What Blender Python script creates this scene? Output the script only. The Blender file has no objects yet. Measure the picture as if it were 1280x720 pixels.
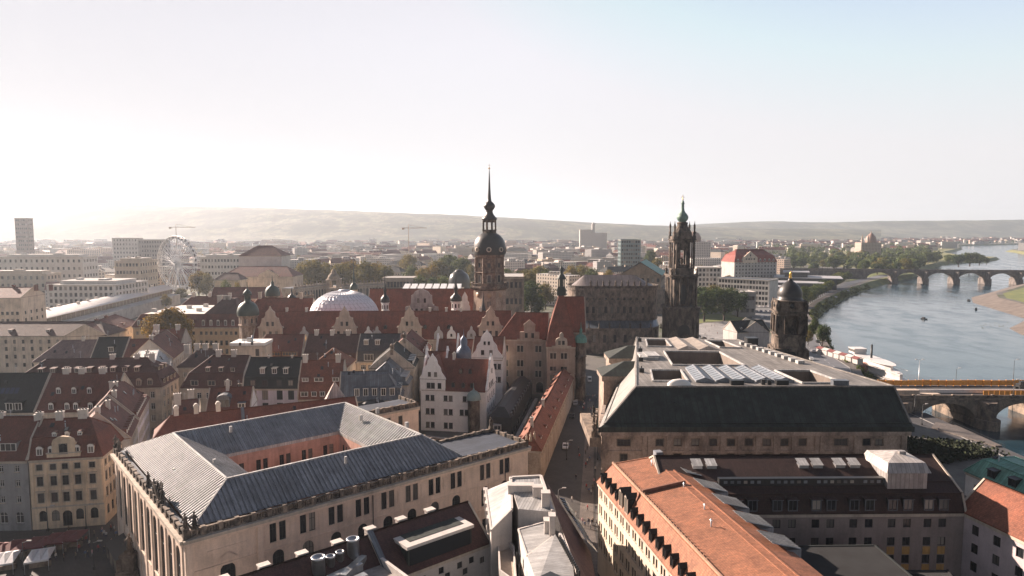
import bpy, bmesh, math, random
from mathutils import Vector, Matrix
from mathutils.geometry import tessellate_polygon

random.seed(7)
R = math.radians
scene = bpy.context.scene
col = scene.collection

# ---------------------------------------------------------------- camera
CAM_H, PITCH, FPX = 67.0, R(4.89), 853.33
cam_data = bpy.data.cameras.new('camera')
cam = bpy.data.objects.new('camera', cam_data)
col.objects.link(cam)
cam.location = (0, 0, CAM_H)
cam.rotation_euler = (math.pi / 2 - PITCH, 0, 0)
cam_data.sensor_width = 36
cam_data.lens = 24
cam_data.clip_start = 0.5
cam_data.clip_end = 40000
scene.camera = cam

# ---------------------------------------------------------------- sky, sun, exposure
SUN_LEFT, SUN_EL = R(54), R(24)          # azimuth to the left of the view axis, elevation
world = bpy.data.worlds.new('World')
scene.world = world
world.use_nodes = True
wn, wl = world.node_tree.nodes, world.node_tree.links
wn.clear()
w_out = wn.new('ShaderNodeOutputWorld')
w_bg = wn.new('ShaderNodeBackground')
w_sky = wn.new('ShaderNodeTexSky')
w_sky.sky_type = 'NISHITA'
w_sky.sun_disc = False
w_sky.sun_elevation = SUN_EL
w_sky.sun_rotation = -SUN_LEFT
w_sky.altitude = 200
w_sky.air_density = 1.0
w_sky.dust_density = 1.2
w_sky.ozone_density = 2.0
w_hs = wn.new('ShaderNodeHueSaturation')
w_hs.inputs['Saturation'].default_value = 0.8
wl.new(w_sky.outputs[0], w_hs.inputs['Color'])
# bright low sky, dimmed overhead and behind the camera to cut the fill light
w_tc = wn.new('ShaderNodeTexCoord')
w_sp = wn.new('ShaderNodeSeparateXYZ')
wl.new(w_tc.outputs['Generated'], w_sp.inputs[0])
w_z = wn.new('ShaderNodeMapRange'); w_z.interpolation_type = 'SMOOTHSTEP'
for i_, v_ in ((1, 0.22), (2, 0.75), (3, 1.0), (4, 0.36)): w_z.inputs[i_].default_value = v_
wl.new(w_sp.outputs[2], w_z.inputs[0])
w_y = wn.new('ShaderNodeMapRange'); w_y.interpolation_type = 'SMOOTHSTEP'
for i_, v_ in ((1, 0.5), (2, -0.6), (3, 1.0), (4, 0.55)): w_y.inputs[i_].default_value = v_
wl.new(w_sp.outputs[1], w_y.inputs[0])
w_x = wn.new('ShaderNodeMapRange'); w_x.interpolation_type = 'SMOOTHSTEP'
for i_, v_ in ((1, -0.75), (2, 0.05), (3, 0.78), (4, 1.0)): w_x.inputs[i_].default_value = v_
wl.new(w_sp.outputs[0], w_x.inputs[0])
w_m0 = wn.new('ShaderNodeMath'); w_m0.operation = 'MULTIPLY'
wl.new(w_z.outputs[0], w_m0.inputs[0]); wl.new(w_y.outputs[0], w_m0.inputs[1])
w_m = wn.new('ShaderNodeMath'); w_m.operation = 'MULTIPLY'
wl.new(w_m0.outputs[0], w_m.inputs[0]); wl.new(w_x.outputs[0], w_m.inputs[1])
w_k = wn.new('ShaderNodeVectorMath'); w_k.operation = 'SCALE'
w_min = wn.new('ShaderNodeVectorMath'); w_min.operation = 'MINIMUM'; w_min.inputs[1].default_value = (2.85, 2.85, 3.2)   # the glare near the sun is veiled
w_g = wn.new('ShaderNodeVectorMath'); w_g.operation = 'MULTIPLY'; w_g.inputs[1].default_value = (0.88, 0.88, 1.1)
wl.new(w_hs.outputs[0], w_g.inputs[0])
wl.new(w_g.outputs[0], w_min.inputs[0])
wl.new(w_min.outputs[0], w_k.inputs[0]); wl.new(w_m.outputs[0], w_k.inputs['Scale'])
w_h = wn.new('ShaderNodeMapRange'); w_h.interpolation_type = 'SMOOTHSTEP'     # pale rosy haze band above the horizon
for i_, v_ in ((1, -0.02), (2, 0.34), (3, 0.85), (4, 0.28)): w_h.inputs[i_].default_value = v_
wl.new(w_sp.outputs[2], w_h.inputs[0])
w_mx = wn.new('ShaderNodeMix'); w_mx.data_type = 'RGBA'
wl.new(w_h.outputs[0], w_mx.inputs[0]); wl.new(w_k.outputs[0], w_mx.inputs[6])
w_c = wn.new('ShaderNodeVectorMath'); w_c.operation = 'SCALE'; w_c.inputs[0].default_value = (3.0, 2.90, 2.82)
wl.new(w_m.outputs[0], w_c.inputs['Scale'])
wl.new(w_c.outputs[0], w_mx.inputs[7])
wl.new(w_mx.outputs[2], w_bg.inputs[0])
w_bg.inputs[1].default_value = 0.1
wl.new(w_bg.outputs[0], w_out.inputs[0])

sun_data = bpy.data.lights.new('sun', 'SUN')
sun_data.energy = 5.0
sun_data.angle = R(0.5)
sun_data.color = (1.0, 0.80, 0.67)
sun = bpy.data.objects.new('sun', sun_data)
col.objects.link(sun)
sun_dir = Vector((-math.sin(SUN_LEFT) * math.cos(SUN_EL), math.cos(SUN_LEFT) * math.cos(SUN_EL), math.sin(SUN_EL)))
sun.rotation_euler = sun_dir.to_track_quat('Z', 'Y').to_euler()
sun.location = (0, 0, 300)

scene.view_settings.view_transform = 'Standard'
scene.view_settings.look = 'None'
scene.view_settings.exposure = 1.58
scene.view_settings.gamma = 1.0
scene.view_settings.use_curve_mapping = False
scene.render.engine = 'CYCLES'
scene.cycles.use_denoising = True
scene.cycles.max_bounces = 6
scene.cycles.diffuse_bounces = 3
scene.cycles.glossy_bounces = 3
scene.cycles.volume_bounces = 1
scene.cycles.transparent_max_bounces = 12

# ---------------------------------------------------------------- plan helpers
def at(u, v, z):
    """plan point where the line of sight through (u, v) of the 1280x720 survey meets height z"""
    cx, cy = (u - 640) / FPX, (360 - v) / FPX
    dx, dy, dz = cx, math.cos(PITCH) + cy * math.sin(PITCH), -math.sin(PITCH) + cy * math.cos(PITCH)
    t = (z - CAM_H) / dz
    return (dx * t, dy * t)

def zat(v, Y):
    cy = (360 - v) / FPX
    return CAM_H + Y * (-math.sin(PITCH) + cy * math.cos(PITCH)) / (math.cos(PITCH) + cy * math.sin(PITCH))

def xat(u, Y, z=20.0):
    f = Y * math.cos(PITCH) - (z - CAM_H) * math.sin(PITCH)
    return (u - 640) / FPX * f

# ---------------------------------------------------------------- materials
MATS = {}
def new_mat(name):
    m = bpy.data.materials.new(name)
    m.use_nodes = True
    nt = m.node_tree
    b = nt.nodes['Principled BSDF']
    return m, nt.nodes, nt.links, b

def ramp(n, stops):
    r = n.new('ShaderNodeValToRGB')
    el = r.color_ramp.elements
    while len(el) > len(stops):
        el.remove(el[-1])
    while len(el) < len(stops):
        el.new(0.5)
    for e, (p, c) in zip(el, stops):
        e.position = p
        e.color = (c[0], c[1], c[2], 1)
    return r

def mul(c, k):
    return tuple(min(1, x * k) for x in c)

def mixc(n, l, a, b, fac, mode='MIX'):
    m = n.new('ShaderNodeMix')
    m.data_type = 'RGBA'
    m.blend_type = mode
    for s, v in ((m.inputs[6], a), (m.inputs[7], b)):
        if hasattr(v, 'is_output'):
            l.new(v, s)
        else:
            s.default_value = (v[0], v[1], v[2], 1)
    if hasattr(fac, 'is_output'):
        l.new(fac, m.inputs[0])
    else:
        m.inputs[0].default_value = fac
    return m.outputs[2]

def noise(n, l, coord, scale, detail=4, rough=0.6, scl=None):
    t = n.new('ShaderNodeTexNoise')
    t.inputs['Scale'].default_value = scale
    t.inputs['Detail'].default_value = detail
    t.inputs['Roughness'].default_value = rough
    if scl:
        mp = n.new('ShaderNodeMapping')
        mp.inputs['Scale'].default_value = scl
        l.new(coord, mp.inputs[0])
        coord = mp.outputs[0]
    l.new(coord, t.inputs['Vector'])
    return t.outputs['Fac']

def plaster(name, c, dirt=0.35, rough=0.85, bright=1.12):
    """painted wall or stone: broad blotches, rain streaks below edges, fine grain"""
    if name in MATS: return MATS[name]
    m, n, l, b = new_mat(name)
    geo = n.new('ShaderNodeNewGeometry').outputs['Position']
    big = noise(n, l, geo, 0.22, 5, 0.65)
    streak = noise(n, l, geo, 1.0, 4, 0.6, (1.3, 1.3, 0.12))
    fine = noise(n, l, geo, 3.5, 3, 0.7)
    c1 = ramp(n, [(0.30, mul(c, 1 - dirt)), (0.52, c), (0.75, mul(c, bright))])
    l.new(big, c1.inputs[0])
    s1 = ramp(n, [(0.38, (1 - dirt * .9,) * 3), (0.62, (1, 1, 1))])
    l.new(streak, s1.inputs[0])
    o = mixc(n, l, c1.outputs[0], s1.outputs[0], 0.7, 'MULTIPLY')
    f1 = ramp(n, [(0.3, (.86, .86, .86)), (0.7, (1.06, 1.06, 1.06))])
    l.new(fine, f1.inputs[0])
    o = mixc(n, l, o, f1.outputs[0], 0.8, 'MULTIPLY')
    l.new(o, b.inputs['Base Color'])
    b.inputs['Roughness'].default_value = rough
    MATS[name] = m
    return m

def sandstone(name, pale, dark, balance=0.5, scale=0.35):
    """old sandstone gone black in patches"""
    if name in MATS: return MATS[name]
    m, n, l, b = new_mat(name)
    geo = n.new('ShaderNodeNewGeometry').outputs['Position']
    a = noise(n, l, geo, scale, 6, 0.7, (1, 1, 0.55))
    f = noise(n, l, geo, 2.2, 4, 0.7)
    r = ramp(n, [(balance - 0.10, dark), (balance + 0.02, mul(tuple((p + d) / 2 for p, d in zip(pale, dark)), 1.0)), (balance + 0.14, pale)])
    l.new(a, r.inputs[0])
    f1 = ramp(n, [(0.3, (.62, .62, .62)), (0.7, (1.12, 1.1, 1.08))])
    l.new(f, f1.inputs[0])
    o = mixc(n, l, r.outputs[0], f1.outputs[0], 0.9, 'MULTIPLY')
    l.new(o, b.inputs['Base Color'])
    b.inputs['Roughness'].default_value = 0.9
    MATS[name] = m
    return m

def tile(name, c, rough=0.75):
    """clay tiles: courses along the slope (UV in metres), blotches, weathering runs"""
    if name in MATS: return MATS[name]
    m, n, l, b = new_mat(name)
    uv = n.new('ShaderNodeUVMap').outputs[0]
    geo = n.new('ShaderNodeNewGeometry').outputs['Position']
    br = n.new('ShaderNodeTexBrick')
    br.inputs['Scale'].default_value = 1.0
    br.inputs['Brick Width'].default_value = 0.22
    br.inputs['Row Height'].default_value = 0.33
    br.inputs['Mortar Size'].default_value = 0.016
    br.inputs['Color1'].default_value = (*mul(c, 1.18), 1)
    br.inputs['Color2'].default_value = (*mul(c, 0.78), 1)
    br.inputs['Mortar'].default_value = (*mul(c, 0.45), 1)
    l.new(uv, br.inputs['Vector'])
    big = noise(n, l, geo, 0.35, 6, 0.7)
    r = ramp(n, [(0.30, (.62, .60, .60)), (0.5, (1, 1, 1)), (0.72, (1.25, 1.16, 1.1))])
    l.new(big, r.inputs[0])
    o = mixc(n, l, br.outputs[0], r.outputs[0], 0.85, 'MULTIPLY')
    run = noise(n, l, uv, 1.0, 4, 0.6, (1.6, 0.10, 1))
    r2 = ramp(n, [(0.34, (.72, .72, .72)), (0.6, (1.05, 1.05, 1.05))])
    l.new(run, r2.inputs[0])
    o = mixc(n, l, o, r2.outputs[0], 0.6, 'MULTIPLY')
    vo = n.new('ShaderNodeTexVoronoi'); vo.inputs['Scale'].default_value = 0.45; vo.distance = 'CHEBYCHEV'
    l.new(uv, vo.inputs['Vector'])
    vr = ramp(n, [(0.0, (.74, .74, .76)), (0.45, (1, 1, 1)), (0.85, (1.02, 1, 1)), (1.0, (1.45, 1.3, 1.2))])
    l.new(vo.outputs['Color'], vr.inputs[0])
    o = mixc(n, l, o, vr.outputs[0], 0.55, 'MULTIPLY')
    moss = noise(n, l, geo, 0.9, 5, 0.75)
    rm = ramp(n, [(0.62, (0, 0, 0)), (0.74, (1, 1, 1))])
    l.new(moss, rm.inputs[0])
    o = mixc(n, l, o, (0.05, 0.045, 0.035), rm.outputs[0])
    l.new(o, b.inputs['Base Color'])
    bp = n.new('ShaderNodeBump')
    bp.inputs['Strength'].default_value = 0.35
    bp.inputs['Distance'].default_value = 0.05
    l.new(br.outputs['Fac'], bp.inputs['Height'])
    bp.invert = True
    l.new(bp.outputs[0], b.inputs['Normal'])
    b.inputs['Roughness'].default_value = rough
    b.inputs['Specular IOR Level'].default_value = 0.35
    MATS[name] = m
    return m

def seam(name, c, pitch=0.6, rough=0.42, metal=0.25, patina=0.25):
    """standing seam sheet metal: seams run up the slope every `pitch` metres"""
    if name in MATS: return MATS[name]
    m, n, l, b = new_mat(name)
    uv = n.new('ShaderNodeUVMap').outputs[0]
    geo = n.new('ShaderNodeNewGeometry').outputs['Position']
    sp = n.new('ShaderNodeSeparateXYZ')
    l.new(uv, sp.inputs[0])
    dv = n.new('ShaderNodeMath'); dv.operation = 'DIVIDE'; dv.inputs[1].default_value = pitch
    l.new(sp.outputs[0], dv.inputs[0])
    fr = n.new('ShaderNodeMath'); fr.operation = 'FRACT'
    l.new(dv.outputs[0], fr.inputs[0])
    rs = ramp(n, [(0.0, (1, 1, 1)), (0.10, (1, 1, 1)), (0.16, (0, 0, 0))])
    l.new(fr.outputs[0], rs.inputs[0])
    fl = n.new('ShaderNodeMath'); fl.operation = 'FLOOR'
    l.new(dv.outputs[0], fl.inputs[0])
    wn_ = n.new('ShaderNodeTexWhiteNoise'); wn_.noise_dimensions = '1D'
    l.new(fl.outputs[0], wn_.inputs['W'])
    rp = ramp(n, [(0, (.84, .84, .84)), (1, (1.12, 1.12, 1.12))])
    l.new(wn_.outputs[0], rp.inputs[0])
    big = noise(n, l, geo, 0.5, 6, 0.7)
    r = ramp(n, [(0.3, mul(c, 1 - patina)), (0.52, c), (0.75, mul(c, 1 + patina))])
    l.new(big, r.inputs[0])
    o = mixc(n, l, r.outputs[0], rp.outputs[0], 1.0, 'MULTIPLY')
    run = noise(n, l, uv, 1.0, 5, 0.65, (0.9, 0.09, 1))
    r2 = ramp(n, [(0.34, (.62, .61, .60)), (0.58, (1.08, 1.08, 1.08))])
    l.new(run, r2.inputs[0])
    o = mixc(n, l, o, r2.outputs[0], 0.75, 'MULTIPLY')
    spot = noise(n, l, geo, 0.16, 7, 0.75)
    r3 = ramp(n, [(0.40, (.70, .69, .68)), (0.52, (1, 1, 1)), (0.66, (1.15, 1.13, 1.1))])
    l.new(spot, r3.inputs[0])
    o = mixc(n, l, o, r3.outputs[0], 0.8, 'MULTIPLY')
    o = mixc(n, l, o, mul(c, 0.55), rs.outputs[0])
    l.new(o, b.inputs['Base Color'])
    bp = n.new('ShaderNodeBump')
    bp.inputs['Strength'].default_value = 0.6
    bp.inputs['Distance'].default_value = 0.06
    l.new(rs.outputs[0], bp.inputs['Height'])
    l.new(bp.outputs[0], b.inputs['Normal'])
    b.inputs['Roughness'].default_value = rough
    b.inputs['Metallic'].default_value = metal
    MATS[name] = m
    return m

def plain(name, c, rough=0.6, metal=0.0, var=0.15, scale=1.2):
    if name in MATS: return MATS[name]
    m, n, l, b = new_mat(name)
    geo = n.new('ShaderNodeNewGeometry').outputs['Position']
    a = noise(n, l, geo, scale, 4, 0.65)
    r = ramp(n, [(0.3, mul(c, 1 - var)), (0.7, mul(c, 1 + var))])
    l.new(a, r.inputs[0])
    l.new(r.outputs[0], b.inputs['Base Color'])
    b.inputs['Roughness'].default_value = rough
    b.inputs['Metallic'].default_value = metal
    MATS[name] = m
    return m

def glass_mat(name, c=(0.015, 0.017, 0.02), rough=0.08, vary=0.0):
    if name in MATS: return MATS[name]
    m, n, l, b = new_mat(name)
    oi = n.new('ShaderNodeObjectInfo')
    r = ramp(n, [(0.0, c), (0.5, mul(c, 1.7)), (0.75, (0.09, 0.085, 0.08)), (1.0, (0.32, 0.29, 0.25))])
    l.new(oi.outputs['Random'], r.inputs[0])
    l.new(r.outputs[0], b.inputs['Base Color'])
    geo = n.new('ShaderNodeNewGeometry').outputs['Position']
    nz = noise(n, l, geo, 0.9, 2, 0.5)
    bp = n.new('ShaderNodeBump')
    bp.inputs['Strength'].default_value = 0.15
    bp.inputs['Distance'].default_value = 0.05
    l.new(nz, bp.inputs['Height'])
    l.new(bp.outputs[0], b.inputs['Normal'])
    b.inputs['Roughness'].default_value = rough
    b.inputs['Specular IOR Level'].default_value = 0.28
    MATS[name] = m
    return m

def leaf_mat(name, c, warm, seed=0.0):
    """leaves: colour differs from tree to tree and clump to clump, light comes through"""
    if name in MATS: return MATS[name]
    m, n, l, b = new_mat(name)
    geo = n.new('ShaderNodeNewGeometry')
    oi = n.new('ShaderNodeObjectInfo')
    a = noise(n, l, geo.outputs['Position'], 0.35, 4, 0.7)
    r = ramp(n, [(0.32, mul(c, 0.62)), (0.5, c), (0.68, warm)])
    l.new(a, r.inputs[0])
    rr = ramp(n, [(0, (.75, .8, .8)), (0.5, (1, 1, 1)), (1, (1.3, 1.15, .95))])
    l.new(oi.outputs['Random'], rr.inputs[0])
    o = mixc(n, l, r.outputs[0], rr.outputs[0], 1.0, 'MULTIPLY')
    l.new(o, b.inputs['Base Color'])
    b.inputs['Roughness'].default_value = 0.75
    b.inputs['Specular IOR Level'].default_value = 0.05
    tr = n.new('ShaderNodeBsdfTranslucent')
    t2 = mixc(n, l, o, (1.0, 0.9, 0.45), 0.35, 'MULTIPLY')
    l.new(t2, tr.inputs[0])
    mx = n.new('ShaderNodeMixShader')
    mx.inputs[0].default_value = 0.35
    out = [x for x in n if x.type == 'OUTPUT_MATERIAL'][0]
    l.new(b.outputs[0], mx.inputs[1])
    l.new(tr.outputs[0], mx.inputs[2])
    l.new(mx.outputs[0], out.inputs[0])
    MATS[name] = m
    return m

def far_wall(name, c, wcol=(0.05, 0.055, 0.06), px=3.2, pz=3.1):
    """facade of a far house: rows of dark window openings on the painted wall (UV in metres), colour differs per house"""
    if name in MATS: return MATS[name]
    m, n, l, b = new_mat(name)
    uv = n.new('ShaderNodeUVMap').outputs[0]
    oi = n.new('ShaderNodeObjectInfo')
    sp = n.new('ShaderNodeSeparateXYZ')
    l.new(uv, sp.inputs[0])
    def band(sock, p, lo, hi):
        d = n.new('ShaderNodeMath'); d.operation = 'DIVIDE'; d.inputs[1].default_value = p
        l.new(sock, d.inputs[0])
        f = n.new('ShaderNodeMath'); f.operation = 'FRACT'; l.new(d.outputs[0], f.inputs[0])
        g = n.new('ShaderNodeMath'); g.operation = 'GREATER_THAN'; g.inputs[1].default_value = lo
        l.new(f.outputs[0], g.inputs[0])
        h = n.new('ShaderNodeMath'); h.operation = 'LESS_THAN'; h.inputs[1].default_value = hi
        l.new(f.outputs[0], h.inputs[0])
        k = n.new('ShaderNodeMath'); k.operation = 'MULTIPLY'
        l.new(g.outputs[0], k.inputs[0]); l.new(h.outputs[0], k.inputs[1])
        return k.outputs[0]
    w = n.new('ShaderNodeMath'); w.operation = 'MULTIPLY'
    l.new(band(sp.outputs[0], px, 0.3, 0.72), w.inputs[0])
    l.new(band(sp.outputs[1], pz, 0.28, 0.78), w.inputs[1])
    rr = ramp(n, [(0, mul(c, .8)), (0.35, c), (0.6, (c[0] * 1.1, c[1] * .95, c[2] * .8)), (0.8, mul(c, 1.2)), (1, (c[0] * 1.05, c[1] * .85, c[2] * .72))])
    l.new(oi.outputs['Random'], rr.inputs[0])
    o = mixc(n, l, rr.outputs[0], wcol, w.outputs[0])
    l.new(o, b.inputs['Base Color'])
    b.inputs['Roughness'].default_value = 0.7
    MATS[name] = m
    return m

# palette (linear base colours)
GLASS = glass_mat('window_glass')
WHITE = plain('white_paint', (0.72, 0.70, 0.66), 0.5, 0, 0.08)
CHIM = plaster('chimney_render', (0.58, 0.54, 0.49), 0.25)
TRIM = plaster('pale_trim_stone', (0.52, 0.45, 0.37), 0.3)
T_RED = tile('roof_tile_dark_red', (0.165, 0.056, 0.037))
T_RED2 = tile('roof_tile_brown_red', (0.165, 0.062, 0.045))
T_RED3 = tile('roof_tile_old_red', (0.115, 0.052, 0.042))
T_RED4 = tile('roof_tile_brick_red', (0.215, 0.085, 0.055))
T_BRN = tile('roof_tile_brown', (0.11, 0.06, 0.05))
T_PAL = tile('roof_tile_palace_red', (0.235, 0.078, 0.048))
T_ORG = tile('roof_tile_orange', (0.31, 0.135, 0.076))
T_ORG2 = tile('roof_tile_orange_red', (0.24, 0.088, 0.052))
T_SLATE = tile('roof_slate', (0.026, 0.032, 0.032), 0.8)
M_ZINC = seam('zinc_sheet', (0.26, 0.28, 0.31), .6, .55, 0)
M_ZINCL = seam('pale_zinc_sheet', (0.46, 0.46, 0.45), 0.55, .6, 0)
M_DKGRN = seam('dark_patinated_copper', (0.026, 0.034, 0.029), 1.4, 0.8, 0, .6)
M_COPPER = seam('green_copper', (0.13, 0.33, 0.27), 0.6, 0.6, 0.0)
M_LEAD = seam('blue_grey_sheet', (0.13, 0.15, 0.175), 0.6, 0.5, 0.1)
M_BITUM = plain('dark_bitumen', (0.012, 0.013, 0.014), 1.0, 0, .4, .4)
M_BLACK = plain('dark_metal', (0.02, 0.022, 0.024), 0.45, 0.2)
M_STEEL = plain('bare_steel', (0.45, 0.46, 0.47), 0.35, 0.8)
S_DARK = sandstone('black_sandstone', (0.22, 0.17, 0.13), (0.022, 0.019, 0.017), 0.51)
S_DARK2 = sandstone('sooty_sandstone', (0.27, 0.21, 0.165), (0.03, 0.026, 0.022), 0.50)
S_MID = sandstone('weathered_sandstone', (0.30, 0.235, 0.18), (0.10, 0.08, 0.065), 0.46)
S_PALE = sandstone('pale_sandstone', (0.46, 0.38, 0.30), (0.24, 0.19, 0.15), 0.40)
W_CREAM = plaster('wall_cream', (0.64, 0.54, 0.43))
W_YELL = plaster('wall_yellow', (0.74, 0.59, 0.42))
W_PINK = plaster('wall_pink', (0.56, 0.33, 0.26))
W_JOH = plaster('wall_rose_beige', (0.77, 0.61, 0.49), 0.22)
W_WHITE = plaster('wall_white', (0.85, 0.83, 0.80), 0.1)
W_GREY = plaster('wall_grey', (0.30, 0.30, 0.30), 0.3)
W_LGREY = plaster('wall_pale_grey', (0.48, 0.46, 0.44), 0.25)
W_LILAC = plaster('wall_lilac_white', (0.60, 0.55, 0.60), 0.2)
W_DARK = plaster('wall_charcoal', (0.045, 0.045, 0.05), 0.3)
ROOFTOP = plain('bitumen_roof', (0.34, 0.33, 0.31), 0.9, 0, 0.25, 0.4)
GOLD = plain('gilding', (0.75, 0.45, 0.12), 0.25, 0.9)
# ---------------------------------------------------------------- mesh builder
class MB:
    """collects faces; every face gets UVs in metres (u level, v up the slope)"""
    def __init__(s):
        s.v, s.f, s.m, s.sm = [], [], [], []
    def poly(s, pts, mi=0, smooth=False):
        q = []
        for p in pts:
            p = (p[0], p[1], p[2])
            if not q or (Vector(p) - Vector(q[-1])).length > 1e-5: q.append(p)
        if len(q) > 2 and (Vector(q[0]) - Vector(q[-1])).length < 1e-5: q.pop()
        if len(q) < 3: return
        i = len(s.v)
        s.v += q
        s.f.append(tuple(range(i, i + len(q))))
        s.m.append(mi); s.sm.append(smooth)
    def box(s, x0, x1, y0, y1, z0, z1, mi=0, top=None, bottom=True):
        a, b, c, d = (x0, y0), (x1, y0), (x1, y1), (x0, y1)
        s.prism([a, b, c, d], z0, z1, mi, top, bottom)
    def prism(s, pts, z0, z1, mi=0, top=None, bottom=True):
        n = len(pts)
        for i in range(n):
            p, q = pts[i], pts[(i + 1) % n]
            s.poly([(*p, z0), (*q, z0), (*q, z1), (*p, z1)], mi)
        s.poly([(*p, z1) for p in pts], mi if top is None else top)
        if bottom: s.poly([(*p, z0) for p in reversed(pts)], mi)
    def frustum(s, p0, z0, p1, z1, mi=0, top=None):
        n = len(p0)
        for i in range(n):
            j = (i + 1) % n
            s.poly([(*p0[i], z0), (*p0[j], z0), (*p1[j], z1), (*p1[i], z1)], mi)
        s.poly([(*p, z1) for p in p1], mi if top is None else top)
    def lathe(s, prof, c=(0, 0), n=16, mi=0, rot=0.0, smooth=True, sx=1, sy=1):
        for (r0, z0), (r1, z1) in zip(prof, prof[1:]):
            for k in range(n):
                a, b = rot + 2 * math.pi * k / n, rot + 2 * math.pi * (k + 1) / n
                P = lambda r, t, z: (c[0] + r * math.cos(t) * sx, c[1] + r * math.sin(t) * sy, z)
                s.poly([P(r0, a, z0), P(r0, b, z0), P(r1, b, z1), P(r1, a, z1)], mi, smooth)
    def tube(s, p, q, r0, r1=None, n=6, mi=0, smooth=True):
        p, q = Vector(p), Vector(q)
        r1 = r0 if r1 is None else r1
        d = (q - p)
        if d.length < 1e-6: return
        d.normalize()
        a = d.orthogonal().normalized(); b = d.cross(a)
        for k in range(n):
            t0, t1 = 2 * math.pi * k / n, 2 * math.pi * (k + 1) / n
            o = lambda c, r, t: tuple(c + a * (r * math.cos(t)) + b * (r * math.sin(t)))
            s.poly([o(p, r0, t0), o(p, r0, t1), o(q, r1, t1), o(q, r1, t0)], mi, smooth)
        s.poly([tuple(q + a * (r1 * math.cos(2 * math.pi * k / n)) + b * (r1 * math.sin(2 * math.pi * k / n))) for k in range(n)], mi)
    def beam(s, p, q, w, h, mi=0):
        """square bar from p to q, w wide (level), h tall"""
        p, q = Vector(p), Vector(q)
        d = (q - p)
        if d.length < 1e-6: return
        a = Vector((-d.y, d.x, 0))
        a = a.normalized() * w / 2 if a.length > 1e-6 else Vector((w / 2, 0, 0))
        u = d.cross(a).normalized() * h / 2
        c = [a - u, -a - u, -a + u, a + u]
        c = [x * -1 for x in c]
        for k in range(4):
            x, y = c[k], c[(k + 1) % 4]
            s.poly([tuple(p + x), tuple(p + y), tuple(q + y), tuple(q + x)], mi)
        s.poly([tuple(q + x) for x in c], mi); s.poly([tuple(p + x) for x in reversed(c)], mi)
    def mesh(s, name, mats):
        me = bpy.data.meshes.new(name)
        me.from_pydata(s.v, [], s.f)
        for m in mats: me.materials.append(m)
        me.polygons.foreach_set('material_index', s.m)
        me.polygons.foreach_set('use_smooth', s.sm)
        uvl = me.uv_layers.new(name='UVMap')
        uv = [0.0] * (2 * len(s.v))
        for f in s.f:
            a = Vector(s.v[f[0]])
            nrm = Vector((0, 0, 0))
            for i in range(1, len(f) - 1):
                nrm += (Vector(s.v[f[i]]) - a).cross(Vector(s.v[f[i + 1]]) - a)
            nrm = nrm.normalized() if nrm.length > 0 else Vector((0, 0, 1))
            t = Vector((-nrm.y, nrm.x, 0))
            t = t.normalized() if t.length > 1e-3 else Vector((1, 0, 0))
            b = nrm.cross(t)
            for i in f:
                p = Vector(s.v[i])
                uv[2 * i], uv[2 * i + 1] = p.dot(t), p.dot(b)
        uvl.data.foreach_set('uv', uv)
        if any(s.sm):
            bm = bmesh.new(); bm.from_mesh(me)
            bmesh.ops.remove_doubles(bm, verts=bm.verts, dist=1e-4)
            bm.to_mesh(me); bm.free()
        me.update()
        return me
    def build(s, name, mats, parent=None, loc=(0, 0, 0), rz=0.0):
        if not isinstance(mats, (list, tuple)): mats = [mats]
        return link(name, s.mesh(name, mats), parent, loc, rz)

def link(name, me, parent=None, loc=(0, 0, 0), rz=0.0):
    o = bpy.data.objects.new(name, me)
    col.objects.link(o)
    o.location = loc
    o.rotation_euler = (0, 0, rz)
    if parent: o.parent = parent
    return o

def tag(o, label, cat, group=None, kind=None):
    if label: o['label'] = label
    if cat: o['category'] = cat
    if group: o['group'] = group
    if kind: o['kind'] = kind
    return o

def thing(name, label, cat, loc=(0, 0, 0), rz=0.0, group=None):
    o = bpy.data.objects.new(name, None)
    o.empty_display_size = 1
    col.objects.link(o)
    o.location = loc
    o.rotation_euler = (0, 0, rz)
    return tag(o, label, cat, group)

def structure(o):
    o['kind'] = 'structure'
    return o

def copy_tree(o, parent=None):
    c = o.copy()
    col.objects.link(c)
    if parent: c.parent = parent
    for ch in list(o.children): copy_tree(ch, c)
    return c

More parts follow.
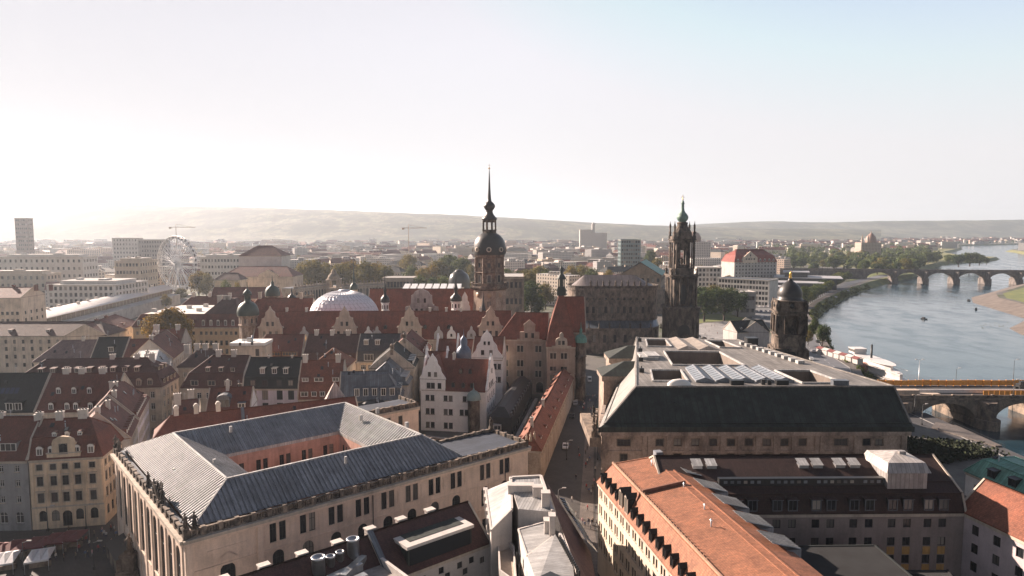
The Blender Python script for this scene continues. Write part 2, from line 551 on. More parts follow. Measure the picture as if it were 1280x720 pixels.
# ---------------------------------------------------------------- windows
WIN_CACHE = {}
def window_meshes(w, h, style, frame, trim, reveal=0.22):
    key = (round(w, 2), round(h, 2), style, frame.name, trim.name)
    if key in WIN_CACHE: return WIN_CACHE[key]
    mb = MB()
    b = min(0.10, w * .09)
    y0, y1 = reveal - 0.08, reveal
    mb.box(-w / 2, -w / 2 + b, y0, y1, -h / 2, h / 2)
    mb.box(w / 2 - b, w / 2, y0, y1, -h / 2, h / 2)
    mb.box(-w / 2 + b, w / 2 - b, y0, y1, -h / 2, -h / 2 + b)
    mb.box(-w / 2 + b, w / 2 - b, y0, y1, h / 2 - b, h / 2)
    nv = 1 if w < 1.9 else (2 if w < 2.8 else 3)
    for k in range(1, nv + 1):
        x = -w / 2 + w * k / (nv + 1)
        mb.box(x - .035, x + .035, y0 + .01, y1, -h / 2 + b, h / 2 - b)
    if h > 1.3 and style != 'modern':
        z = h * .18
        mb.box(-w / 2 + b, w / 2 - b, y0 + .015, y1 - .005, z - .03, z + .03)
    if style != 'modern':
        mb.box(-w / 2 - .12, w / 2 + .12, -0.14, 0.0, -h / 2 - .14, -h / 2, 1)       # sill
    if style in ('surround', 'hood', 'archhood'):
        s = 0.17
        mb.box(-w / 2 - s, -w / 2, -.06, 0.0, -h / 2, h / 2 + s, 1)
        mb.box(w / 2, w / 2 + s, -.06, 0.0, -h / 2, h / 2 + s, 1)
        mb.box(-w / 2, w / 2, -.06, 0.0, h / 2, h / 2 + s, 1)
    if style == 'hood':
        mb.box(-w / 2 - .3, w / 2 + .3, -.28, 0, h / 2 + .34, h / 2 + .5, 1)
    if style in ('arch', 'archhood'):
        n, r = 8, w / 2
        zc = h / 2 - r
        for sgn in (-1, 1):
            for k in range(n // 2):
                a0, a1 = math.pi / 2 * k / (n // 2), math.pi / 2 * (k + 1) / (n // 2)
                p0 = (sgn * r * math.cos(a0), zc + r * math.sin(a0)); p1 = (sgn * r * math.cos(a1), zc + r * math.sin(a1))
                pts = [(p0[0], p0[1]), (p1[0], p1[1]), (p1[0], h / 2), (p0[0], h / 2)] if k else [(p0[0], p0[1]), (p1[0], p1[1]), (p1[0], h / 2), (p0[0], h / 2)]
                if sgn < 0: pts = pts[::-1]
                mb.poly([(x, 0.02, z) for x, z in pts], 1)
                mb.poly([(p0[0], 0.02, p0[1]), (p1[0], 0.02, p1[1]), (p1[0], reveal, p1[1]), (p0[0], reveal, p0[1])], 1)
    me = mb.mesh('window', [frame, trim])
    pb = MB()
    pb.poly([(-w / 2, y1 - .03, -h / 2), (w / 2, y1 - .03, -h / 2), (w / 2, y1 - .03, h / 2), (-w / 2, y1 - .03, h / 2)])
    pe = pb.mesh('pane', [GLASS])
    WIN_CACHE[key] = (me, pe)
    return WIN_CACHE[key]

def facade(mb, P, Q, z0, z1, openings, mi=0, reveal=0.22):
    """wall from P to Q (plan), with real openings (s0, s1, za, zb) and their reveals"""
    P, Q = Vector(P), Vector(Q)
    L = (Q - P).length
    d = (Q - P) / L
    nrm = Vector((d.y, -d.x))
    xs = sorted({0.0, L, *[round(min(max(o[0], 0), L), 4) for o in openings], *[round(min(max(o[1], 0), L), 4) for o in openings]})
    pt = lambda s, z, y=0.0: (P.x + d.x * s - nrm.x * y, P.y + d.y * s - nrm.y * y, z)
    for a, b in zip(xs, xs[1:]):
        m = (a + b) / 2
        cuts = sorted((o[2], o[3]) for o in openings if o[0] < m < o[1])
        z = z0
        for c0, c1 in cuts:
            if c0 > z: mb.poly([pt(a, z), pt(b, z), pt(b, c0), pt(a, c0)], mi)
            z = max(z, c1)
        if z < z1: mb.poly([pt(a, z), pt(b, z), pt(b, z1), pt(a, z1)], mi)
    for s0, s1, a, b in openings:
        r = reveal
        mb.poly([pt(s0, a), pt(s0, a, r), pt(s0, b, r), pt(s0, b)], mi)
        mb.poly([pt(s1, a, r), pt(s1, a), pt(s1, b), pt(s1, b, r)], mi)
        mb.poly([pt(s0, a), pt(s1, a), pt(s1, a, r), pt(s0, a, r)], mi)
        mb.poly([pt(s0, b, r), pt(s1, b, r), pt(s1, b), pt(s0, b)], mi)

class Block:
    """a building: root Empty at a footprint corner; walls with openings, windows, roof and whatever is added to it"""
    def __init__(s, name, label, cat, A, B, wall, group=None, z0=0.0, near=True):
        s.A, s.B = Vector(A), Vector(B)
        s.L = (s.B - s.A).length
        s.ang = math.atan2(s.B.y - s.A.y, s.B.x - s.A.x)
        s.root = thing(name, label, cat, (s.A.x, s.A.y, z0), s.ang, group)
        s.z0 = z0
        s.wall = wall
        s.fac = []
        s.near = near
        s.nw = 0
        s.roof = None
    def to_local(s, p):
        d = Vector(p) - s.A
        c, k = math.cos(s.ang), math.sin(s.ang)
        return (d.x * c + d.y * k, -d.x * k + d.y * c)
    def add_facade(s, P, Q, za, zb):
        s.fac.append(dict(P=Vector(P), Q=Vector(Q), za=za, zb=zb, op=[]))
        return len(s.fac) - 1
    def win(s, i, sx, zc, w, h, style='plain', frame=None, trim=None):
        s.fac[i]['op'].append((sx, zc, w, h, style, frame or WHITE, trim or TRIM))
    def row(s, i, zc, w, h, n=None, x0=1.0, x1=None, xs=None, style='plain', frame=None, trim=None):
        L = (s.fac[i]['Q'] - s.fac[i]['P']).length
        if xs is None:
            x1 = L - 1.0 if x1 is None else x1
            xs = [x0 + (x1 - x0) * (k + .5) / n for k in range(n)]
        for x in xs: s.win(i, x, zc, w, h, style, frame, trim)
    def walls(s, name='wall', extra=None):
        mb = MB()
        for f in s.fac:
            ops = [(o[0] - o[2] / 2, o[0] + o[2] / 2, o[1] - o[3] / 2, o[1] + o[3] / 2) for o in f['op']]
            facade(mb, f['P'], f['Q'], f['za'], f['zb'], ops)
        if extra: extra(mb)
        w = mb.build(name, [s.wall, TRIM], s.root)
        for f in s.fac:
            d = (f['Q'] - f['P']).normalized()
            a = math.atan2(d.y, d.x)
            for sx, zc, ww, hh, st, fr, tr in f['op']:
                if s.nw >= 100: break
                s.nw += 1
                me, pe = window_meshes(ww, hh, st, fr, tr)
                p = f['P'] + d * sx
                o = link('window', me, s.root, (p.x, p.y, zc), a)
                link('pane', pe, o)
        return w

def rings_gable(D, ze, zr, hl=None, hr=None, o=0.35, ridge=0.5):
    """ring = (front, back, left, right inset, z); hl / hr: hip run at that end, None = gable end"""
    a = (-o, -o, -o if hl is not None else 0, -o if hr is not None else 0, ze)
    b = (D * ridge, D * (1 - ridge), hl or 0, hr or 0, zr)
    return [a, b]

def rings_mansard(D, ze, zb, ib, zr, hl=None, hr=None, o=0.35, flat=None):
    a = (-o, -o, -o if hl is not None else 0, -o if hr is not None else 0, ze)
    b = (ib, ib, ib if hl is not None else 0, ib if hr is not None else 0, zb)
    it = D / 2 if flat is None else flat
    c = (it, it, hl or 0, hr or 0, zr)
    return [a, b, c]

DORM = {}
def dormer_meshes(w, h, dep, style, cheek, roof, frame):
    key = (round(w, 2), round(h, 2), round(dep, 1), style, cheek.name, roof.name, frame.name)
    if key in DORM: return DORM[key]
    mb = MB()
    b = min(.16, w * .16)
    # front frame
    mb.box(-w / 2, -w / 2 + b, -.05, .12, 0, h, 2)
    mb.box(w / 2 - b, w / 2, -.05, .12, 0, h, 2)
    mb.box(-w / 2 + b, w / 2 - b, -.05, .12, 0, b, 2)
    mb.box(-w / 2 + b, w / 2 - b, -.05, .12, h - b, h, 2)
    n = max(1, int(w / 1.1))
    for k in range(1, n + (1 if n == 1 else 0)):
        x = -w / 2 + w * k / (n if n > 1 else 2)
        mb.box(x - .04, x + .04, -.02, .1, b, h - b, 2)
    for sg in (-1, 1):
        x = sg * w / 2
        q = [(x, .1, 0), (x, dep, 0), (x, dep, h), (x, .1, h)]
        mb.poly(q if sg > 0 else q[::-1], 0)
    e = .14
    if style == 'shed':
        t = h + dep * .12
        mb.poly([(-w / 2 - e, -.25, h), (w / 2 + e, -.25, h), (w / 2 + e, dep, t), (-w / 2 - e, dep, t)], 1)
        mb.poly([(-w / 2 - e, -.25, h - .12), (w / 2 + e, -.25, h - .12), (w / 2 + e, -.25, h), (-w / 2 - e, -.25, h)], 2)
        for sg in (-1, 1):
            x = sg * (w / 2 + e)
            mb.poly([(x, -.25, h - .12), (x, dep, h - .12), (x, dep, t), (x, -.25, h)], 0)
    elif style == 'gable':
        g = h + w * .42
        mb.poly([(-w / 2, 0, h), (w / 2, 0, h), (0, 0, g - .1)], 2)
        mb.poly([(-w / 2 - e, -.2, h - .08), (0, -.2, g), (0, dep, g), (-w / 2 - e, dep, h - .08)], 1)
        mb.poly([(0, -.2, g), (w / 2 + e, -.2, h - .08), (w / 2 + e, dep, h - .08), (0, dep, g)], 1)
    else:
        k_, r = 6, w / 2 + .08
        prev = None
        ring = [(-r * math.cos(math.pi * k / k_), r * .75 * math.sin(math.pi * k / k_) + h - .02) for k in range(k_ + 1)]
        mb.poly([(x, -.02, z) for x, z in ring], 2)
        for (x0, z0), (x1, z1) in zip(ring, ring[1:]):
            mb.poly([(x0 * 1.1, -.18, z0), (x1 * 1.1, -.18, z1 + .04), (x1 * 1.1, dep, z1 + .04), (x0 * 1.1, dep, z0)], 1)
    me = mb.mesh('dormer', [cheek, roof, frame])
    pb = MB()
    pb.poly([(-w / 2 + b, .05, b), (w / 2 - b, .05, b), (w / 2 - b, .05, h - b), (-w / 2 + b, .05, h - b)])
    DORM[key] = (me, pb.mesh('pane', [GLASS]))
    return DORM[key]

CHM = {}
def chimney_mesh(w, d, h, style='box', m=None):
    m = m or CHIM
    key = (round(w, 2), round(d, 2), round(h, 1), style, m.name)
    if key in CHM: return CHM[key]
    mb = MB()
    mb.box(-w / 2, w / 2, -d / 2, d / 2, -h, -.35)
    mb.box(-w / 2 - .12, w / 2 + .12, -d / 2 - .12, d / 2 + .12, -.35, -.12)
    if style == 'arch':
        n = 6
        ring = [(-w / 2 * math.cos(math.pi * k / n), w / 2 * math.sin(math.pi * k / n) - .12) for k in range(n + 1)]
        for y, rev in ((-d / 2, False), (d / 2, True)):
            p = [(x, y, z) for x, z in ring]
            mb.poly(p[::-1] if not rev else p, 0)
        for (x0, z0), (x1, z1) in zip(ring, ring[1:]):
            mb.poly([(x0, -d / 2, z0), (x1, -d / 2, z1), (x1, d / 2, z1), (x0, d / 2, z0)], 0)
    else:
        n = max(1, int(w / .55))
        for k in range(n):
            x = -w / 2 + w * (k + .5) / n
            mb.box(x - .14, x + .14, -.14, .14, -.12, .22, 1)
    CHM[key] = mb.mesh('chimney', [m, M_BLACK])
    return CHM[key]

class House(Block):
    """rectangular building: front A-B faces the viewer, D deep, rings give the roof"""
    def __init__(s, name, label, cat, A, B, D, ze, rings, wall, roofm, group=None, z0=0.0, topm=None, cornice=0.35, ridges=True):
        Block.__init__(s, name, label, cat, A, B, wall, group, z0)
        s.D, s.ze, s.rings, s.roofm, s.topm, s.corn, s.ridges = D, ze, rings, roofm, topm or ROOFTOP, cornice, ridges
        L = s.L
        for P, Q in (((0, 0), (L, 0)), ((L, 0), (L, D)), ((L, D), (0, D)), ((0, D), (0, 0))):
            s.add_facade(P, Q, 0, ze)
        s.dorms, s.chims = [], []
    def inset(s, side, z):
        k = (0, 3, 1, 2)[side]
        rs = s.rings
        for a, b in zip(rs, rs[1:]):
            if a[4] <= z <= b[4] + 1e-6:
                t = (z - a[4]) / (b[4] - a[4]) if b[4] > a[4] else 0
                return a[k] + (b[k] - a[k]) * t
        return rs[-1][k]
    def dormers(s, side, z, w, h, xs=None, n=None, x0=1.5, x1=None, style='shed', cheek=None, roof=None, frame=None, push=0.0):
        L = s.L if side in (0, 2) else s.D
        if xs is None:
            x1 = L - 1.5 if x1 is None else x1
            xs = [x0 + (x1 - x0) * (k + .5) / n for k in range(n)]
        for x in xs: s.dorms.append((side, x, z, w, h, style, cheek or s.roofm, roof or s.roofm, frame or WHITE, push))
    def chimney(s, x, y, ztop, w=1.1, d=.9, h=3.5, style='box', m=None):
        s.chims.append((x, y, ztop, w, d, h, style, m))
    def finish(s):
        L, D = s.L, s.D
        def corn(mb):
            if s.corn:
                o = s.corn
                for i, (P, Q) in enumerate((((0, 0), (L, 0)), ((L, 0), (L, D)), ((L, D), (0, D)), ((0, D), (0, 0)))):
                    r0 = s.rings[0]
                    if (i == 1 and r0[3] >= 0) or (i == 3 and r0[2] >= 0): continue
                    d = (Vector(Q) - Vector(P)).normalized(); nn = Vector((d.y, -d.x))
                    a = Vector(P) + nn * o * .35; b = Vector(Q) + nn * o * .35
                    mb.beam((a.x, a.y, s.ze - .32), (b.x, b.y, s.ze - .32), o * .65, .5, 1)
        s.walls(extra=corn)
        mb = MB()
        pts = []
        for f, b, l, r, z in s.rings:
            pts.append([(l, f, z), (L - r, f, z), (L - r, D - b, z), (l, D - b, z)])
        base = pts[0]
        mb.poly(base[::-1], 0)
        top = [(x, y, z + .18) for x, y, z in base]
        for k in range(4): mb.poly([base[k], base[(k + 1) % 4], top[(k + 1) % 4], top[k]], 0)
        pts[0] = top
        for ia, (a, b) in enumerate(zip(pts, pts[1:])):
            ra, rb = s.rings[ia], s.rings[ia + 1]
            for k in range(4):
                g = (k == 1 and ra[3] == rb[3] == 0) or (k == 3 and ra[2] == rb[2] == 0)
                mb.poly([a[k], a[(k + 1) % 4], b[(k + 1) % 4], b[k]], 1 if g else 0)
                if s.ridges:
                    if not ((k in (1, 2) and ra[3] == rb[3] == 0) or (k in (0, 3) and ra[2] == rb[2] == 0)):
                        mb.beam(a[k], b[k], .28, .22, 2)
        last = pts[-1]
        mb.poly(last, 3)
        if s.ridges:
            for k in range(4):
                if (Vector(last[k]) - Vector(last[(k + 1) % 4])).length > .5: mb.beam(last[k], last[(k + 1) % 4], .3, .24, 2)
            for ring in pts[1:-1]:
                mb.beam(ring[0], ring[1], .25, .2, 2)
            r0 = s.rings[0]
            for on, k0, k1 in ((r0[3] == 0, 1, 2), (r0[2] == 0, 0, 3)):           # raking copings at gable ends
                if on:
                    for a, b in zip(pts, pts[1:]):
                        for k in (k0, k1): mb.beam(a[k], b[k], .34, .3, 4)
        s.roof = mb.build('roof', [s.roofm, s.wall, s.roofm, s.topm, TRIM], s.root)
        org = {0: (0, 0, 0), 1: (L, 0, math.pi / 2), 2: (L, D, math.pi), 3: (0, D, -math.pi / 2)}
        for side, x, z, w, h, st, ck, rf, fr, push in s.dorms:
            i0, i1 = s.inset(side, z) - push, s.inset(side, z + h + (w * .4 if st != 'shed' else .3))
            dep = max(.8, i1 - i0 + .5)
            me, pe = dormer_meshes(w, h, dep, st, ck, rf, fr)
            ox, oy, a = org[side]
            px = ox + math.cos(a) * x - math.sin(a) * i0
            py = oy + math.sin(a) * x + math.cos(a) * i0
            o = link('dormer', me, s.root, (px, py, z), a)
            link('pane', pe, o)
        if s.root['category'] == 'town house':
            rr = random.Random(int(abs(s.A.x) * 37 + s.D * 11))
            for k in range(rr.choice((2, 3, 4))):          # roof windows, flues and aerials of an old roof
                x = rr.uniform(.12, .88) * L
                r0, r1 = s.rings[-2], s.rings[-1]
                t = rr.uniform(.3, .8); y = r0[0] + (r1[0] - r0[0]) * t; z = r0[4] + (r1[4] - r0[4]) * t
                q = MB()
                if k < 2:
                    dy = .55 * (r1[0] - r0[0]) / max(.1, math.hypot(r1[0] - r0[0], r1[4] - r0[4])); dz = .55 * (r1[4] - r0[4]) / max(.1, math.hypot(r1[0] - r0[0], r1[4] - r0[4]))
                    q.beam((0, -dy, -dz + .1), (0, dy, dz + .1), .8, .16, 0)
                    q.poly([(-.32, -dy * .85, -dz * .85 + .22), (.32, -dy * .85, -dz * .85 + .22), (.32, dy * .85, dz * .85 + .22), (-.32, dy * .85, dz * .85 + .22)], 1)
                    q.build('skylight', [M_BLACK, GLASS], s.roof, (x, y, z + .1))
                else:
                    q.tube((0, 0, -.3), (0, 0, rr.uniform(.8, 1.6)), .1, .1, 6); q.lathe([(.18, 1.2), (.02, 1.5)], n=6)
                    q.build('flue', M_STEEL, s.roof, (x, y, z))
            q = MB(); h = rr.uniform(1.6, 2.6); q.tube((0, 0, -.4), (0, 0, h), .04, .03, 4)
            for k in range(3): q.tube((-.5 + k * .1, 0, h - .3 - k * .25), (.5 - k * .1, 0, h - .3 - k * .25), .02, n=3)
            q.build('aerial', M_STEEL, s.roof, (rr.uniform(.2, .8) * L, s.rings[-1][0], s.rings[-1][4]))
        for x, y, zt, w, d, h, st, m in s.chims:
            link('chimney', chimney_mesh(w, d, h, st, m), s.roof, (x, y, zt))
        return s

def statue_mesh(h=2.6, m=None, seed=0):
    rnd = random.Random(seed)
    mb = MB()
    k = h / 2.6
    mb.box(-.4 * k, .4 * k, -.4 * k, .4 * k, 0, .5 * k)
    mb.lathe([(.34 * k, .5 * k), (.36 * k, .9 * k), (.26 * k, 1.4 * k), (.36 * k, 1.8 * k), (.30 * k, 2.0 * k), (.10 * k, 2.1 * k), (.09 * k, 2.16 * k), (.16 * k, 2.28 * k), (.17 * k, 2.42 * k), (.1 * k, 2.56 * k), (0, 2.6 * k)], n=8)
    s1 = rnd.choice((-1, 1))
    mb.tube((s1 * .3 * k, 0, 1.85 * k), (s1 * .62 * k, -.1, 1.55 * k), .1 * k, .07 * k)
    mb.tube((s1 * .62 * k, -.1, 1.55 * k), (s1 * .7 * k, -.2, (2.1 if seed % 2 else 1.2) * k), .07 * k, .05 * k)
    mb.tube((-s1 * .3 * k, 0, 1.85 * k), (-s1 * .5 * k, .05, 1.3 * k), .1 * k, .07 * k)
    mb.tube((-s1 * .5 * k, .05, 1.3 * k), (-s1 * .15 * k, -.3, 1.15 * k), .07 * k, .06 * k)
    return mb.mesh('statue', [m or S_DARK2])

def arch_poly(w, h, n=8):
    """outline of an arched opening, base centre at 0"""
    r = w / 2
    return [(-r, 0), (r, 0)] + [(r * math.cos(math.pi * k / n), h - r + r * math.sin(math.pi * k / n)) for k in range(n + 1)]
# ================================================================ SETTING
def sheet(name, pts, z, mat, kind='structure', holes=None):
    tri = tessellate_polygon([[Vector((x, y, 0)) for x, y in pts]])
    me = bpy.data.meshes.new(name)
    fs = []
    for t in tri:
        a, b, c = (Vector(pts[i]) for i in t)
        cr = (b - a).x * (c - a).y - (b - a).y * (c - a).x
        fs.append(tuple(t) if cr > 0 else tuple(reversed(t)))
    me.from_pydata([(x, y, z) for x, y in pts], [], fs)
    me.materials.append(mat)
    o = bpy.data.objects.new(name, me); col.objects.link(o)
    o['kind'] = kind
    return o

WATER_Z = -6.0
# waterlines (plan), near to far
LEFT_BANK = [(152, -60), (152.5, 120), (152.5, 285), (172, 318), (178, 372), (193, 410), (211, 455), (243, 545), (290, 625), (362, 735), (452, 856), (575, 1000), (655, 1095), (760, 1250), (900, 1420), (1120, 1590), (1200, 1680), (1190, 1800), (1300, 2050), (1640, 2490), (2000, 3050), (2900, 3600), (5000, 4300), (9500, 5200)]
RIGHT_BANK = [(330, -60), (340, 300), (360, 470), (374, 500), (395, 520), (425, 551), (448, 620), (466, 677), (500, 730), (561, 788), (677, 902), (900, 1110), (1180, 1400), (1330, 1640), (1450, 1900), (1660, 2300), (2100, 2800), (3000, 3350), (5100, 4050), (9500, 4900)]

def offset_line(line, d):
    out = []
    for i, p in enumerate(line):
        a = Vector(line[max(0, i - 1)]); b = Vector(line[min(len(line) - 1, i + 1)])
        t = (b - a).normalized()
        out.append((p[0] - t.y * d, p[1] + t.x * d))
    return out

m_ground, n, l, b = new_mat('ground_city')
geo = n.new('ShaderNodeNewGeometry').outputs['Position']
g1 = ramp(n, [(0.36, (0.085, 0.082, 0.078)), (0.5, (0.13, 0.125, 0.115)), (0.56, (0.06, 0.072, 0.035)), (0.68, (0.05, 0.062, 0.028))])
l.new(noise(n, l, geo, 0.012, 6, 0.65), g1.inputs[0])
g2 = ramp(n, [(0.3, (.7, .7, .7)), (0.7, (1.15, 1.15, 1.15))])
l.new(noise(n, l, geo, 0.8, 5, 0.7), g2.inputs[0])
l.new(mixc(n, l, g1.outputs[0], g2.outputs[0], 0.8, 'MULTIPLY'), b.inputs['Base Color'])
b.inputs['Roughness'].default_value = 0.9

def paving(name, c, sz=0.5):
    m, n, l, b = new_mat(name)
    geo = n.new('ShaderNodeNewGeometry').outputs['Position']
    br = n.new('ShaderNodeTexBrick')
    br.inputs['Scale'].default_value = 1.0
    br.inputs['Brick Width'].default_value = sz * 1.6
    br.inputs['Row Height'].default_value = sz
    br.inputs['Mortar Size'].default_value = 0.03
    br.inputs['Color1'].default_value = (*mul(c, 1.15), 1)
    br.inputs['Color2'].default_value = (*mul(c, .85), 1)
    br.inputs['Mortar'].default_value = (*mul(c, .5), 1)
    l.new(geo, br.inputs['Vector'])
    r = ramp(n, [(0.3, (.6, .6, .6)), (0.7, (1.25, 1.22, 1.18))])
    l.new(noise(n, l, geo, 0.12, 6, 0.7), r.inputs[0])
    l.new(mixc(n, l, br.outputs[0], r.outputs[0], .9, 'MULTIPLY'), b.inputs['Base Color'])
    b.inputs['Roughness'].default_value = 0.75
    return m

M_PAVE = paving('granite_paving', (0.05, 0.047, 0.045))
M_PLAZA = paving('plaza_paving', (0.30, 0.30, 0.30), 0.7)
M_WALK = paving('pale_slab_paving', (0.125, 0.11, 0.10), 0.6)
M_ASPH = plain('asphalt', (0.055, 0.055, 0.058), 0.85, 0, 0.25, 0.5)

def grassmat(name, c):
    m, n, l, b = new_mat(name)
    geo = n.new('ShaderNodeNewGeometry').outputs['Position']
    r = ramp(n, [(0.3, mul(c, .6)), (0.5, c), (0.72, (c[0] * 1.7, c[1] * 1.35, c[2] * 1.1))])
    l.new(noise(n, l, geo, 0.06, 7, 0.7), r.inputs[0])
    l.new(r.outputs[0], b.inputs['Base Color'])
    b.inputs['Roughness'].default_value = 0.9
    return m
M_GRASS = grassmat('meadow', (0.13, 0.155, 0.05))
M_GRASS2 = grassmat('dry_meadow', (0.17, 0.175, 0.07))
M_GRAVEL = plain('river_gravel', (0.13, 0.11, 0.095), 0.9, 0, 0.35, 0.15)
M_QUAY = sandstone('quay_stone', (0.24, 0.20, 0.17), (0.09, 0.08, 0.07), 0.48)

# the land: one sheet on each side of the river, out to the horizon
gl = offset_line(LEFT_BANK, 7)
ground = sheet('ground', [(-12000, -60)] + gl[:1] + gl[1:] + [(9500, 12000), (-12000, 12000)], 0.0, m_ground)
gr = offset_line(RIGHT_BANK, -16)
sheet('ground_north_bank', gr + [(12000, 4800), (12000, -60)], 0.0, m_ground)

# water
m_water, n, l, b = new_mat('river_water')
geo = n.new('ShaderNodeNewGeometry').outputs['Position']
b.inputs['Base Color'].default_value = (0.013, 0.038, 0.055, 1)
b.inputs['Roughness'].default_value = 0.12
b.inputs['Specular IOR Level'].default_value = 0.6
w1 = noise(n, l, geo, 0.55, 4, 0.6, (1, 0.45, 1))
w2 = noise(n, l, geo, 0.07, 4, 0.6, (1, 0.6, 1))
rr = ramp(n, [(0.38, (0.07, 0.07, 0.07)), (0.62, (0.22, 0.22, 0.22))])
l.new(w2, rr.inputs[0]); l.new(rr.outputs[0], b.inputs['Roughness'])
bp1 = n.new('ShaderNodeBump'); bp1.inputs['Strength'].default_value = 0.22; bp1.inputs['Distance'].default_value = 0.35
l.new(w1, bp1.inputs['Height'])
bp2 = n.new('ShaderNodeBump'); bp2.inputs['Strength'].default_value = 0.08; bp2.inputs['Distance'].default_value = 1.2
l.new(w2, bp2.inputs['Height']); l.new(bp1.outputs[0], bp2.inputs['Normal'])
l.new(bp2.outputs[0], b.inputs['Normal'])
sheet('river_water', [(120, -60), (1000, -60), (12000, 4200), (12000, 5600), (3000, 4000), (1300, 2400), (700, 1400), (120, 700)], WATER_Z, m_water)

def bank(name, line, d_out, z_top, mat, d_in=-6, z_bot=-7.5, n0=0, n1=None):
    a = offset_line(line, d_in); b_ = offset_line(line, d_out)
    n1 = len(line) if n1 is None else n1
    mb = MB()
    for i in range(n0, n1 - 1):
        p = [(*a[i], z_bot), (*a[i + 1], z_bot), (*b_[i + 1], z_top), (*b_[i], z_top)]
        mb.poly(p if d_out > d_in else p[::-1], 0)
    return structure(mb.build(name, mat))
bank('quay_wall', LEFT_BANK, 7.2, 0.02, M_QUAY, -0.5, -7.5, 0, 6)
bank('river_bank', LEFT_BANK, 7.2, 0.02, M_GRASS, -3, -7.5, 5)
bank('gravel_bank', RIGHT_BANK, -16.5, 0.02, M_GRAVEL, 9, -7.0, 0, 12)
bank('far_north_bank', RIGHT_BANK, -16.5, 0.02, M_GRASS2, 4, -7.0, 11)
# meadow on the spit across the river and beyond the far bridge
nb = offset_line(RIGHT_BANK, -22)
sheet('meadow_north', nb[2:12] + [(1400, 1100), (900, 480)], 0.008, M_GRASS)
lb = offset_line(LEFT_BANK, 9)
sheet('meadow_south', lb[12:20] + [(1000, 2300), (640, 1700), (560, 1300)], 0.008, M_GRASS2)
sheet('lawn_bridge', [at(u, v, 0) for u, v in ((1062, 352), (1063, 343), (1110, 340), (1150, 341), (1118, 346), (1085, 352))], 0.010, M_GRASS)

# embankment road with kerb and lane line
road_c = [(139, 60), (139, 285), (158, 330), (166, 375), (180, 415), (197, 460), (227, 549), (272, 632), (345, 745), (434, 868), (556, 1012)]
def ribbon(name, line, w, z, mat, off=0.0):
    a, b_ = offset_line(line, off + w / 2), offset_line(line, off - w / 2)
    mb = MB()
    for i in range(len(line) - 1):
        mb.poly([(*b_[i], z), (*b_[i + 1], z), (*a[i + 1], z), (*a[i], z)], 0)
    return structure(mb.build(name, mat))
ribbon('embankment_road', road_c, 13, 0.012, plain('embankment_asphalt', (0.12, 0.125, 0.135), 0.7, 0, 0.2, 0.3))
ribbon('embankment_path', road_c, 4, 0.016, M_WALK, -9.5)
LANE = plain('lane_paint', (0.6, 0.6, 0.6), 0.6)
mb = MB()
for (x0, y0), (x1, y1) in zip(road_c, road_c[1:]):
    p, q = Vector((x0, y0)), Vector((x1, y1)); L = (q - p).length; d = (q - p) / L; nn = Vector((-d.y, d.x)) * .09
    s = 0
    while s + 3 < L:
        a, c = p + d * s, p + d * (s + 3)
        mb.poly([(*(a - nn), .020), (*(c - nn), .020), (*(c + nn), .020), (*(a + nn), .020)])
        s += 8
structure(mb.build('road_marking', LANE))
mb = MB()
for off in (6.7, -6.7):
    lne = offset_line(road_c, off)
    for p, q in zip(lne, lne[1:]): mb.beam((*p, .07), (*q, .07), .3, .14)
structure(mb.build('kerb', plain('kerb_granite', (0.28, 0.27, 0.26), 0.8)))

# streets and squares of the old town
sheet('square', [(-130, 60), (10, 60), (10, 152), (-52, 100), (-92, 152), (-130, 152)], 0.008, M_PAVE)
sheet('street_by_the_procession_wall', [(-2, 60), (18, 60), (19, 150), (34, 270), (24, 275), (7, 178), (4, 150)], 0.012, M_PAVE)
sheet('pavement_strip', [(13.2, 60), (15.8, 60), (18.5, 150), (32, 262), (29.5, 262), (15.2, 150)], 0.020, M_WALK)
sheet('palace_square', [(40, 262), (90, 240), (140, 300), (160, 380), (150, 420), (60, 300)], 0.008, M_PAVE)
sheet('opera_square', [at(u, v, 0) for u, v in ((868, 428), (868, 407), (880, 404), (905, 402), (925, 404), (930, 415), (925, 430), (915, 440))], 0.016, M_PLAZA)
sheet('lawn_park', [at(u, v, 0) for u, v in ((860, 406), (866, 393), (900, 392), (945, 384), (936, 395), (925, 403), (905, 401), (880, 403))], 0.012, M_GRASS)
sheet('car_park', [at(u, v, 0) for u, v in ((932, 402), (948, 372), (985, 372), (985, 404))], 0.012, plain('car_park_asphalt', (0.14, 0.145, 0.15), 0.8, 0, 0.2, 0.3))
sheet('courtyard_paving', [(-30, 212), (-12, 206), (8, 190), (20, 262), (8, 272), (-8, 222)], 0.008, M_PAVE)

# hills behind the city
SKY_L = [(-400, 246), (0, 248), (60, 249.5), (150, 252), (210, 257), (320, 259), (430, 263), (560, 268), (640, 272), (720, 277), (800, 281), (870, 283.5), (960, 285.5), (1100, 287)]
SKY_R = [(780, 286), (850, 281.5), (890, 279), (930, 277), (965, 276.3), (1010, 277.4), (1050, 277.5), (1100, 275.8), (1160, 275.4), (1220, 275), (1280, 274.2), (1500, 272)]
m_hill, n, l, b = new_mat('wooded_hills')
geo = n.new('ShaderNodeNewGeometry').outputs['Position']
r1 = ramp(n, [(0.40, (0.030, 0.040, 0.028)), (0.50, (0.050, 0.060, 0.036)), (0.56, (0.13, 0.13, 0.085)), (0.62, (0.05, 0.06, 0.036)), (0.70, (0.24, 0.20, 0.16))])
l.new(noise(n, l, geo, 0.0045, 8, 0.72, (1, 0.6, 3)), r1.inputs[0])
r2 = ramp(n, [(0.38, (.35, .35, .35)), (0.55, (1, 1, 1)), (0.64, (1.9, 1.8, 1.7))])
l.new(noise(n, l, geo, 0.016, 7, 0.8, (1, .35, 1)), r2.inputs[0])
